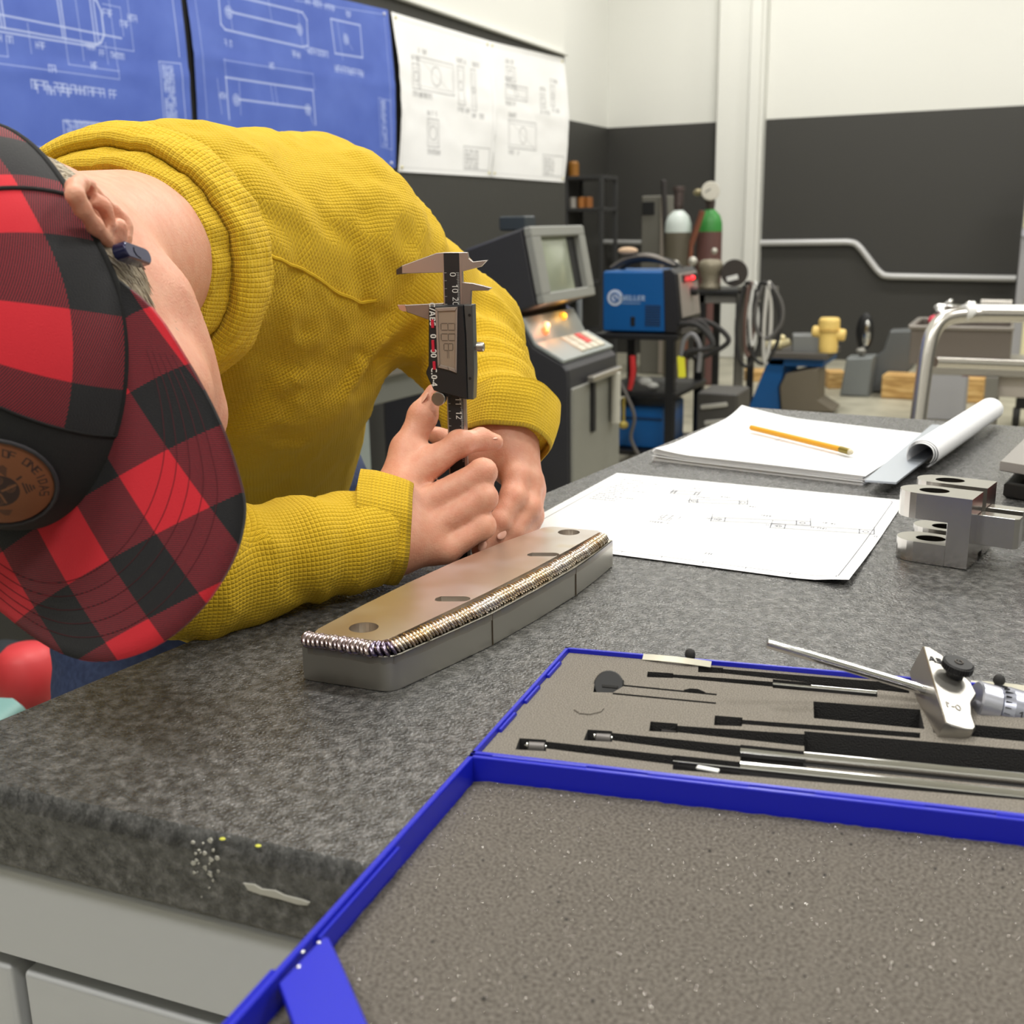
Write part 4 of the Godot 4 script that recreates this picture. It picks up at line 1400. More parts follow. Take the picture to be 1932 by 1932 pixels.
	rod(ls2, T * Vector3(s0.x + 0.0006, s0.y, 0.0), T * Vector3(s1.x, s1.y, 0.0), 0.0034, 24, 0.0005)
	for i in 20:
		var a := TAU * i / 20
		ls2.box(T * Transform3D(Basis(Vector3(1, 0, 0), a), Vector3((s0.x + s1.x) / 2 + 0.0004, s0.y, 0) + Basis(Vector3(1, 0, 0), a) * Vector3(0, 0.0034, 0)), Vector3(0.0045, 0.0006, 0.0005))
	obj("lock_screw", ls2, M.steel, t)
	for q in [Vector2(0.0137, 0.2028), Vector2(0.0128, 0.1538)]:
		var sm := MB.new()
		rod(sm, T * Vector3(q.x, q.y, 0.006), T * Vector3(q.x, q.y, 0.0068), 0.0012, 12)
		obj("screw", sm, M.black_satin, hd)


# ---------------------------------------------------------------- distance field and surface nets
class Field:
	var o: Vector3
	var h: float
	var nx: int
	var ny: int
	var nz: int
	var f := PackedFloat32Array()

	func _init(lo: Vector3, hi: Vector3, cell: float) -> void:
		o = lo
		h = cell
		nx = int((hi.x - lo.x) / cell) + 2
		ny = int((hi.y - lo.y) / cell) + 2
		nz = int((hi.z - lo.z) / cell) + 2
		f.resize(nx * ny * nz)
		f.fill(1.0)

	# tapered capsule a-b joined by a smooth minimum of width k; sq squashes it along direction sd (sq < 1: thinner)
	func cap(a: Vector3, b: Vector3, ra: float, rb: float, k := 0.01, sd := Vector3.ZERO, sq := 1.0, carve := false) -> void:
		var r := maxf(ra, rb) + k + h * 2.5
		var lo := (a.min(b) - Vector3.ONE * r - o) / h
		var hi := (a.max(b) + Vector3.ONE * r - o) / h
		var ab := b - a
		var L2 := maxf(ab.length_squared(), 1e-9)
		var inv := 1.0 / L2
		var stretch := 1.0 / sq - 1.0
		var squash := sd != Vector3.ZERO
		for z in range(maxi(0, int(lo.z)), mini(nz - 1, int(hi.z) + 1) + 1):
			for y in range(maxi(0, int(lo.y)), mini(ny - 1, int(hi.y) + 1) + 1):
				var row := (z * ny + y) * nx
				for x in range(maxi(0, int(lo.x)), mini(nx - 1, int(hi.x) + 1) + 1):
					var p := Vector3(o.x + x * h, o.y + y * h, o.z + z * h)
					var t := clampf((p - a).dot(ab) * inv, 0.0, 1.0)
					var d := p - a - ab * t
					if squash:
						d += sd * (d.dot(sd) * stretch)
					var dist := d.length() - (ra + (rb - ra) * t)
					if squash: dist *= 0.5 + 0.5 * sq
					var w := f[row + x]
					if carve:
						dist = -dist
						var e := maxf(k - absf(w - dist), 0.0) / k
						f[row + x] = maxf(w, dist) + e * e * k * 0.25
					else:
						var e := maxf(k - absf(w - dist), 0.0) / k
						f[row + x] = minf(w, dist) - e * e * k * 0.25

	func ball(c: Vector3, r: float, k := 0.01, sd := Vector3.ZERO, sq := 1.0, carve := false) -> void:
		cap(c, c + Vector3(1e-5, 0, 0), r, r, k, sd, sq, carve)

	func ell(c: Vector3, b: Basis, r: Vector3, k := 0.01) -> void:
		var m := maxf(r.x, maxf(r.y, r.z)) + k + h * 2.5
		var lo := (c - Vector3.ONE * m - o) / h
		var hi := (c + Vector3.ONE * m - o) / h
		for z in range(maxi(0, int(lo.z)), mini(nz - 1, int(hi.z) + 1) + 1):
			for y in range(maxi(0, int(lo.y)), mini(ny - 1, int(hi.y) + 1) + 1):
				var row := (z * ny + y) * nx
				for x in range(maxi(0, int(lo.x)), mini(nx - 1, int(hi.x) + 1) + 1):
					var d := Vector3(o.x + x * h, o.y + y * h, o.z + z * h) - c
					var q := Vector3(d.dot(b.x) / r.x, d.dot(b.y) / r.y, d.dot(b.z) / r.z)
					var l := q.length()
					var g := (q / r).length()
					var dist := l * (l - 1.0) / maxf(g, 1e-5)
					var w := f[row + x]
					var e := maxf(k - absf(w - dist), 0.0) / k
					f[row + x] = minf(w, dist) - e * e * k * 0.25

	# keep only the side of a plane its normal points away from
	func clip(p0: Vector3, nn: Vector3, near: Vector3, reach: float) -> void:
		for z in nz:
			for y in ny:
				var row := (z * ny + y) * nx
				for x in nx:
					var p := Vector3(o.x + x * h, o.y + y * h, o.z + z * h)
					if p.distance_to(near) < reach:
						f[row + x] = maxf(f[row + x], (p - p0).dot(nn))

	# the surface as (points, triangle indices)
	func net() -> Array:
		var pts := PackedVector3Array()
		var ix := PackedInt32Array()
		var id := PackedInt32Array()
		id.resize(nx * ny * nz)
		id.fill(-1)
		var sx := 1
		var sy := nx
		var sz := nx * ny
		var off := [0, sx, sy, sx + sy, sz, sz + sx, sz + sy, sz + sx + sy]
		var edges := [[0, 1], [2, 3], [4, 5], [6, 7], [0, 2], [1, 3], [4, 6], [5, 7], [0, 4], [1, 5], [2, 6], [3, 7]]
		for z in nz - 1:
			for y in ny - 1:
				var row := (z * ny + y) * nx
				for x in nx - 1:
					var k := row + x
					var c0 := f[k]
					if absf(c0) > h * 2.2:
						continue
					var s := 0
					for q in 8:
						if f[k + off[q]] < 0.0: s += 1
					if s == 0 or s == 8:
						continue
					var acc := Vector3.ZERO
					var cnt := 0
					for e in edges:
						var a := f[k + off[e[0]]]
						var b := f[k + off[e[1]]]
						if (a < 0.0) != (b < 0.0):
							var t := a / (a - b)
							var pa := Vector3(e[0] & 1, (e[0] >> 1) & 1, e[0] >> 2)
							var pb := Vector3(e[1] & 1, (e[1] >> 1) & 1, e[1] >> 2)
							acc += pa.lerp(pb, t)
							cnt += 1
					id[k] = pts.size()
					pts.append(o + (Vector3(x, y, z) + acc / cnt) * h)
		for z in range(1, nz - 1):
			for y in range(1, ny - 1):
				var row := (z * ny + y) * nx
				for x in range(1, nx - 1):
					var k := row + x
					if id[k] < 0:
						continue
					var a := f[k] < 0.0
					for ax in 3:
						var st: int = [sx, sy, sz][ax]
						if (f[k + st] < 0.0) == a:
							continue
						var u: int = [sy, sz, sx][ax]
						var v: int = [sz, sx, sy][ax]
						var q0 := id[k]
						var q1 := id[k - u]
						var q2 := id[k - u - v]
						var q3 := id[k - v]
						if q0 < 0 or q1 < 0 or q2 < 0 or q3 < 0:
							continue
						if a:
							ix.append_array(PackedInt32Array([q0, q2, q1, q0, q3, q2]))
						else:
							ix.append_array(PackedInt32Array([q0, q1, q2, q0, q2, q3]))
		return [pts, ix]

# normals of a mesh from its triangles (clockwise fronts)
func smooth_normals(pts: PackedVector3Array, ix: PackedInt32Array) -> PackedVector3Array:
	var nn := PackedVector3Array()
	nn.resize(pts.size())
	for k in range(0, ix.size(), 3):
		var a := ix[k]
		var b := ix[k + 1]
		var c := ix[k + 2]
		var g := (pts[c] - pts[a]).cross(pts[b] - pts[a])
		nn[a] += g; nn[b] += g; nn[c] += g
	for i in nn.size():
		nn[i] = nn[i].normalized()
	return nn

func relax(pts: PackedVector3Array, ix: PackedInt32Array, times := 1) -> PackedVector3Array:
	for n in times:
		var sum := PackedVector3Array()
		sum.resize(pts.size())
		var cnt := PackedFloat32Array()
		cnt.resize(pts.size())
		for k in range(0, ix.size(), 3):
			for q in 3:
				var a := ix[k + q]
				var b := ix[k + (q + 1) % 3]
				sum[a] += pts[b]; cnt[a] += 1.0
				sum[b] += pts[a]; cnt[b] += 1.0
		for i in pts.size():
			if cnt[i] > 0.0:
				pts[i] = pts[i].lerp(sum[i] / cnt[i], 0.5)
	return pts

# add a net to a builder, one vertex each
func add_net(mb: MB, net: Array) -> void:
	var nn := smooth_normals(net[0], net[1])
	var f := mb.v.size()
	for i in net[0].size():
		mb.add(net[0][i], nn[i], Vector2.ZERO)
	for q in net[1]:
		mb.ix.append(f + q)

# add a net of cloth with its weave running along the nearest of the given bones [a, b, radius]
func add_cloth(mb: MB, net: Array, bones: Array, pitch: float, down := Vector3.DOWN, across := Vector3.RIGHT) -> void:
	var pts: PackedVector3Array = net[0]
	var nn := smooth_normals(pts, net[1])
	var ax := []
	for b in bones:
		var d: Vector3 = (b[1] - b[0]).normalized()
		var s: Vector3 = b[3] if b.size() > 3 else (Vector3.UP if absf(d.y) < 0.8 else Vector3.RIGHT)
		s = (s - d * s.dot(d)).normalized()
		ax.append([b[0], b[1], b[2], d, s, d.cross(s)])
	var ix: PackedInt32Array = net[1]
	for k in range(0, ix.size(), 3):
		var c := (pts[ix[k]] + pts[ix[k + 1]] + pts[ix[k + 2]]) / 3.0
		var best := 0
		var bd := 1e9
		for i in ax.size():
			var q := Geometry3D.get_closest_point_to_segment(c, ax[i][0], ax[i][1])
			var d: float = c.distance_to(q) - ax[i][2]
			if d < bd:
				bd = d; best = i
		var B: Array = ax[best]
		if bones[best].size() > 4:
			# trunk: the weave laid flat on whichever side of the body this is
			var dn := down
			var ac := (across - dn * across.dot(dn)).normalized()
			var ou := dn.cross(ac)
			var g := (nn[ix[k]] + nn[ix[k + 1]] + nn[ix[k + 2]])
			var wd := absf(g.dot(dn)) * 0.8
			var wa := absf(g.dot(ac)) * 0.8
			var wo := absf(g.dot(ou))
			for j in 3:
				var p := pts[ix[k + j]]
				var q := Vector2(p.dot(ac), p.dot(dn))
				if wd > wo and wd > wa: q = Vector2(p.dot(ac), p.dot(ou))
				elif wa > wo: q = Vector2(p.dot(ou), p.dot(dn))
				mb.ix.append(mb.add(p, nn[ix[k + j]], q / pitch))
			continue
		var g2 := (nn[ix[k]] + nn[ix[k + 1]] + nn[ix[k + 2]]).normalized()
		if absf(g2.dot(B[3])) > 0.72:
			for j in 3:
				var p := pts[ix[k + j]]
				mb.ix.append(mb.add(p, nn[ix[k + j]], Vector2(p.dot(B[4]), p.dot(B[5])) / pitch))
			continue
		var a0 := 0.0
		for j in 3:
			var p := pts[ix[k + j]]
			var r: Vector3 = p - B[0]
			var ang := atan2(r.dot(B[5]), r.dot(B[4]))
			if j == 0: a0 = ang
			elif ang - a0 > PI: ang -= TAU
			elif a0 - ang > PI: ang += TAU
			mb.ix.append(mb.add(p, nn[ix[k + j]], Vector2(ang * B[2] / pitch, r.dot(B[3]) / pitch)))

func knit() -> StandardMaterial3D:
	# waffle weave: raised cells in rows, finer along the wale
	var im := Image.create_empty(64, 64, false, Image.FORMAT_L8)
	for y in 64:
		for x in 64:
			var u := (x % 32) / 32.0 - 0.5
			var v := (y % 32) / 32.0 - 0.5
			var g := clampf(1.0 - pow(absf(u) * 2.0, 3.0), 0, 1) * clampf(1.0 - pow(absf(v) * 2.0, 3.0), 0, 1)
			g *= 0.86 + 0.14 * sin(float(x + y) * 0.8)
			im.set_pixel(x, y, Color(g, g, g))
	var m := mat(c8(232, 190, 30), 0.9)
	m.rim_enabled = true
	m.rim = 0.35
	bumpy(m, ImageTexture.create_from_image(im), 0.11)
	return m

func person() -> void:
	var t := thing("person", "man in a mustard waffle knit sweater, plaid cap and jeans bending low over the bench", "person", Vector3(-0.72, 0, -0.95))
	var body := MB.new()
	skin_head(body, t)
	skin_hands(body)
	skin_trunk(body)
	var sk := mat(c8(224, 166, 140), 0.5)
	sk.subsurf_scatter_enabled = true
	sk.subsurf_scatter_strength = 0.12
	sk.albedo_texture = noise_tex(51, 0.02, [[0.25, c8(248, 232, 226)], [0.5, c8(252, 244, 240)], [0.8, c8(255, 255, 252)]], 256, 4)
	tri_map(bumpy(sk, noise_tex(52, 0.12, [], 256, 3), 0.02), 14.0)
	obj("body", body, sk, t)
	nails(t)
	sweater(t)
	collar(t)
	jeans(t)
	cap_on(t)
	hair_on(t)
	earbud()

func hb(a: Vector3) -> Vector3:
	return Vector3(-0.4957, 1.1433, -0.4584) + Vector3(0.8563, 0.5001, -0.1291) * a.x + Vector3(0.0353, 0.1926, 0.9806) * a.y + Vector3(0.5152, -0.8443, 0.1473) * a.z

func skin_head(mb: MB, t: Node3D) -> void:
	var B := Basis(Vector3(0.8563, 0.5001, -0.1291), Vector3(0.0353, 0.1926, 0.9806), Vector3(0.5152, -0.8443, 0.1473))
	var lo := hb(Vector3.ZERO) - Vector3.ONE * 0.2
	var hi := hb(Vector3.ZERO) + Vector3.ONE * 0.2
	var F := Field.new(lo, hi, 0.0042)
	F.ell(hb(Vector3(0, 0.035, -0.002)), B, Vector3(0.0765, 0.084, 0.092), 0.01)
	F.ell(hb(Vector3(0, -0.012, 0.033)), B, Vector3(0.061, 0.07, 0.066), 0.02)
	for s in [-1.0, 1.0]:
		F.ball(hb(Vector3(0.036 * s, -0.022, 0.066)), 0.027, 0.02)
		F.ball(hb(Vector3(0.041 * s, 0.014, 0.066)), 0.031, 0.015)
		F.cap(hb(Vector3(0.046 * s, -0.045, 0.008)), hb(Vector3(0.018 * s, -0.078, 0.062)), 0.016, 0.015, 0.025)
		F.ball(hb(Vector3(0.036 * s, 0.006, 0.116)), 0.016, 0.012, Vector3.ZERO, 1.0, true)
		F.ball(hb(Vector3(0.034 * s, 0.005, 0.092)), 0.0165, 0.004)
	F.cap(hb(Vector3(0, 0.018, 0.094)), hb(Vector3(0, -0.022, 0.116)), 0.011, 0.013, 0.01)
	F.ball(hb(Vector3(0.011, -0.027, 0.109)), 0.0095, 0.006)
	F.ball(hb(Vector3(-0.011, -0.027, 0.109)), 0.0095, 0.006)
	F.cap(hb(Vector3(-0.02, -0.05, 0.09)), hb(Vector3(0.02, -0.05, 0.09)), 0.0075, 0.0075, 0.006)
	F.cap(hb(Vector3(-0.018, -0.059, 0.086)), hb(Vector3(0.018, -0.059, 0.086)), 0.0085, 0.0085, 0.006)
	F.ball(hb(Vector3(0, -0.078, 0.07)), 0.019, 0.02)
	# neck
	F.cap(hb(Vector3(0, -0.02, -0.03)), Vector3(-0.6185, 1.1758, -0.7115), 0.058, 0.062, 0.03)
	var net := F.net()
	net[0] = relax(net[0], net[1], 1)
	add_net(mb, net)
	# the left ear, finer, on the side towards the viewer
	var e0 := Vector3(-0.4266, 1.1987, -0.4358)
	var E := Field.new(e0 - Vector3.ONE * 0.045, e0 + Vector3.ONE * 0.045, 0.0013)
	var hx := [Vector3(-0.425, 1.1852, -0.4388), Vector3(-0.418, 1.1929, -0.4244), Vector3(-0.4127, 1.2009, -0.4122), Vector3(-0.412, 1.207, -0.4078), Vector3(-0.416, 1.2106, -0.4123), Vector3(-0.422, 1.2125, -0.4215), Vector3(-0.4279, 1.2119, -0.4318), Vector3(-0.432, 1.2091, -0.4396)]
	for i in hx.size() - 1:
		E.cap(hx[i], hx[i + 1], lerpf(0.0036, 0.0044, minf(i / 3.0, 1.0)), lerpf(0.0038, 0.0034, i / 7.0), 0.003)
	var ra := [Vector3(-0.432, 1.2091, -0.4396), Vector3(-0.4332, 1.2052, -0.4464), Vector3(-0.4341, 1.2008, -0.4542), Vector3(-0.4336, 1.1964, -0.46), Vector3(-0.4323, 1.192, -0.4607), Vector3(-0.4305, 1.1876, -0.4578)]
	for i in ra.size() - 1:
		E.cap(ra[i], ra[i + 1], 0.0026, 0.003, 0.004)
	# shell plate behind the rims
	E.cap(Vector3(-0.4374, 1.2055, -0.4423), Vector3(-0.4366, 1.1949, -0.4548), 0.0085, 0.0095, 0.004, Vector3(0.8563, 0.5001, -0.1291), 0.35)
	E.cap(Vector3(-0.4366, 1.1949, -0.4548), Vector3(-0.4327, 1.188, -0.4555), 0.0085, 0.007, 0.004, Vector3(0.8563, 0.5001, -0.1291), 0.5)
	# antihelix fold and tragus
	var an := [Vector3(-0.4243, 1.2041, -0.4306), Vector3(-0.4238, 1.2041, -0.4352), Vector3(-0.4226, 1.2015, -0.4372), Vector3(-0.4226, 1.1973, -0.4376), Vector3(-0.4224, 1.1926, -0.4394)]
	for i in an.size() - 1:
		E.cap(an[i], an[i + 1], 0.0026, 0.0028, 0.004)
	E.ball(Vector3(-0.4248, 1.1926, -0.4475), 0.0042, 0.004)
	E.ball(Vector3(-0.4269, 1.1862, -0.4476), 0.005, 0.005)
	E.ball(Vector3(-0.424, 1.2081, -0.4285), 0.0036, 0.002, Vector3.ZERO, 1.0, true)
	E.ball(Vector3(-0.4226, 1.1963, -0.4338), 0.0034, 0.003, Vector3.ZERO, 1.0, true)
	var en := E.net()
	en[0] = relax(en[0], en[1], 1)
	add_net(mb, en)
	# the far ear, simple
	var e1 := hb(Vector3(-0.08, 0.015, -0.015))
	var E2 := Field.new(e1 - Vector3.ONE * 0.045, e1 + Vector3.ONE * 0.045, 0.002)
	E2.ell(e1, B, Vector3(0.008, 0.032, 0.018), 0.004)
	E2.ball(e1 + B.x * -0.008 + B.z * 0.004, 0.009, 0.004, Vector3.ZERO, 1.0, true)
	add_net(mb, E2.net())
	for s in [-1.0, 1.0]:
		var ey := MB.new()
		ey.ball(hb(Vector3(0.034 * s, 0.003, 0.0955)), Vector3.ONE * 0.0145, B, 20, 12)
		obj("eye", ey, mat(c8(236, 232, 226), 0.15), t)
		var br := MB.new()
		br.tube([hb(Vector3(0.018 * s, 0.022, 0.106)), hb(Vector3(0.038 * s, 0.027, 0.104)), hb(Vector3(0.062 * s, 0.018, 0.088))], [0.0028, 0.0034, 0.0016], 8)
		obj("eyebrow", br, mat(c8(120, 96, 74), 0.9), t)

func finger(F: Field, pts: Array, r: Array, k := 0.0035) -> void:
	for i in pts.size() - 1:
		F.cap(pts[i], pts[i + 1], r[i], r[i + 1], k)
		if i > 0:
			F.ball(pts[i], r[i] * 1.06, k)

func skin_hands(mb: MB) -> void:
	# right hand: back towards the viewer, fingers closed round the beam, thumb up on the roller
	var w := Vector3(-0.4328, 0.9549, -0.7081)
	var F := Field.new(Vector3(-0.4248, 0.998, -0.7503) - Vector3(0.11, 0.12, 0.1), Vector3(-0.4248, 0.998, -0.7503) + Vector3(0.11, 0.12, 0.1), 0.0026)
	var mc := [Vector3(-0.4327, 0.9945, -0.7389), Vector3(-0.4213, 0.9761, -0.732), Vector3(-0.4071, 0.9627, -0.7314), Vector3(-0.3952, 0.9451, -0.733)]
	for i in 4:
		F.cap(w + (mc[i] - w) * 0.1, mc[i], 0.0185, [0.0128, 0.0126, 0.0118, 0.0108][i], 0.012)
	F.cap(w, Vector3(-0.4545, 0.9551, -0.6674), 0.024, 0.024, 0.02)
	F.cap(Vector3(-0.4447, 0.9826, -0.7424), Vector3(-0.4264, 0.9501, -0.745), 0.016, 0.016, 0.014)
	F.cap(Vector3(-0.4332, 0.965, -0.7279), Vector3(-0.4111, 0.9444, -0.7391), 0.017, 0.014, 0.012)
	finger(F, [mc[0], Vector3(-0.4028, 1.0215, -0.7729), Vector3(-0.394, 1.0217, -0.7941), Vector3(-0.3855, 1.0184, -0.8027)], [0.0122, 0.0104, 0.0088, 0.0074])
	finger(F, [mc[1], Vector3(-0.3792, 1.0011, -0.7666), Vector3(-0.3946, 0.9889, -0.7935), Vector3(-0.4185, 0.9786, -0.8046)], [0.0122, 0.0106, 0.0092, 0.0075])
	finger(F, [mc[2], Vector3(-0.3753, 0.9824, -0.7596), Vector3(-0.3902, 0.9711, -0.7836), Vector3(-0.4124, 0.9607, -0.7955)], [0.0114, 0.0104, 0.009, 0.0074])
	finger(F, [mc[3], Vector3(-0.3745, 0.9608, -0.755), Vector3(-0.3885, 0.9495, -0.776), Vector3(-0.4063, 0.9431, -0.7864)], [0.0106, 0.0096, 0.0084, 0.007])
	# thumb
	F.cap(w, Vector3(-0.4428, 0.9891, -0.744), 0.02, 0.0165, 0.012)
	finger(F, [Vector3(-0.4428, 0.9891, -0.744), Vector3(-0.4431, 1.0158, -0.7606), Vector3(-0.4375, 1.0415, -0.7774), Vector3(-0.4327, 1.0586, -0.789)], [0.0165, 0.013, 0.0108, 0.0076], 0.005)
	F.cap(Vector3(-0.4397, 1.0055, -0.7512), Vector3(-0.4225, 1.0101, -0.7605), 0.011, 0.0085, 0.012)
	var net := F.net()
	net[0] = relax(net[0], net[1], 1)
	add_net(mb, net)
	# left hand: coming down out of the far sleeve, fingers lowered to the bar
	var wl := Vector3(-0.4085, 1.006, -0.8682)
	var G := Field.new(Vector3(-0.3941, 0.9681, -0.8356) - Vector3(0.11, 0.12, 0.1), Vector3(-0.3941, 0.9681, -0.8356) + Vector3(0.11, 0.12, 0.1), 0.0026)
	var ml := [Vector3(-0.3836, 0.9824, -0.8389), Vector3(-0.3772, 0.9764, -0.8515), Vector3(-0.3791, 0.966, -0.8613), Vector3(-0.3834, 0.9542, -0.8685)]
	for i in 4:
		G.cap(wl + (ml[i] - wl) * 0.1, ml[i], 0.019, [0.0124, 0.0124, 0.0118, 0.0108][i], 0.012)
	G.cap(wl, Vector3(-0.4546, 1.0242, -0.9375), 0.026, 0.027, 0.02)
	finger(G, [ml[0], Vector3(-0.3793, 0.9684, -0.8232), Vector3(-0.3832, 0.9507, -0.8039), Vector3(-0.3928, 0.9311, -0.7847)], [0.0122, 0.0106, 0.009, 0.0074])
	finger(G, [ml[1], Vector3(-0.3708, 0.9569, -0.8352), Vector3(-0.3762, 0.9391, -0.8152), Vector3(-0.3864, 0.9286, -0.796)], [0.0122, 0.0106, 0.009, 0.0074])
	finger(G, [ml[2], Vector3(-0.3728, 0.9467, -0.8451), Vector3(-0.3749, 0.9327, -0.8276), Vector3(-0.3825, 0.9268, -0.811)], [0.0118, 0.0104, 0.0088, 0.0072])
	finger(G, [ml[3], Vector3(-0.3779, 0.9397, -0.8555), Vector3(-0.38, 0.9292, -0.8424), Vector3(-0.3838, 0.9249, -0.8281)], [0.0106, 0.0092, 0.0082, 0.0068])
	finger(G, [Vector3(-0.4098, 0.9964, -0.8592), Vector3(-0.4235, 0.9993, -0.8446), Vector3(-0.4371, 1.0073, -0.8326), Vector3(-0.4498, 1.0169, -0.8215)], [0.0165, 0.0128, 0.0106, 0.008], 0.006)
	var n2 := G.net()
	n2[0] = relax(n2[0], n2[1], 1)
	add_net(mb, n2)

func skin_trunk(mb: MB) -> void:
	# what the clothes cover, in coarse cells: neck root, chest, arms, hips and legs
	var F := Field.new(Vector3(-1.15, 0.02, -1.65), Vector3(-0.2, 1.32, -0.55), 0.018)
	F.cap(Vector3(-0.6185, 1.1758, -0.7115), Vector3(-0.6976, 1.1129, -0.8505), 0.06, 0.1, 0.04)
	F.cap(Vector3(-0.6976, 1.1129, -0.8505), Vector3(-0.897, 0.8736, -1.0656), 0.11, 0.11, 0.05)
	F.cap(Vector3(-0.6326, 1.1754, -0.7277), Vector3(-0.5747, 1.1876, -0.9058), 0.05, 0.055, 0.04)
	F.cap(Vector3(-0.5747, 1.1876, -0.9058), Vector3(-0.5293, 1.0785, -1.0436), 0.045, 0.036, 0.02)
	F.cap(Vector3(-0.5293, 1.0785, -1.0436), Vector3(-0.427, 1.0161, -0.9024), 0.036, 0.028, 0.02)
	F.cap(Vector3(-0.6326, 1.1754, -0.7277), Vector3(-0.7799, 1.0558, -0.7165), 0.05, 0.055, 0.04)
	F.cap(Vector3(-0.7799, 1.0558, -0.7165), Vector3(-0.5092, 0.9623, -0.5645), 0.042, 0.03, 0.02)
	F.cap(Vector3(-0.5092, 0.9623, -0.5645), Vector3(-0.4417, 0.9559, -0.685), 0.029, 0.025, 0.02)
	var hl := Vector3(-0.9546, 0.8603, -1.0124)
	var hr := Vector3(-0.846, 0.8481, -1.1046)
	F.cap(hl, hr, 0.1, 0.1, 0.05)
	F.cap(hl, Vector3(hl.x, 0.48, hl.z + 0.04), 0.08, 0.055, 0.04)
	F.cap(Vector3(hl.x, 0.48, hl.z + 0.04), Vector3(hl.x, 0.1, hl.z - 0.02), 0.05, 0.04, 0.03)
	F.cap(hr, Vector3(hr.x, 0.48, hr.z + 0.02), 0.08, 0.055, 0.04)
	F.cap(Vector3(hr.x, 0.48, hr.z + 0.02), Vector3(hr.x, 0.1, hr.z - 0.04), 0.05, 0.04, 0.03)
	add_net(mb, F.net())

func nails(t: Node3D) -> void:
	var m := mat(c8(230, 176, 154), 0.35)
	for q in [[Vector3(-0.4353, 1.0556, -0.7755), Vector3(-0.5687, 0.6453, 0.534), Vector3(0.3288, 0.8635, -0.3984), 0.0058], [Vector3(-0.3845, 1.0232, -0.7966), Vector3(0.1527, 0.9572, 0.0546), Vector3(0.8282, -0.067, -0.5913), 0.004], [Vector3(-0.3868, 0.9368, -0.7778), Vector3(0.6615, 0.4617, 0.5867), Vector3(-0.4742, -0.7642, 0.4373), 0.0046], [Vector3(-0.3773, 0.9428, -0.7952), Vector3(0.6116, 0.511, 0.5957), Vector3(-0.574, -0.6657, 0.4553), 0.0046]]:
		var up: Vector3 = q[1].normalized()
		var along_v: Vector3 = (q[2] - up * q[2].dot(up)).normalized()
		var mb := MB.new()
		mb.ball(q[0], Vector3(q[3] * 0.75, 0.0008, q[3] * 1.1), Basis(up.cross(along_v), up, along_v), 16, 8)
		obj("fingernail", mb, m, t)

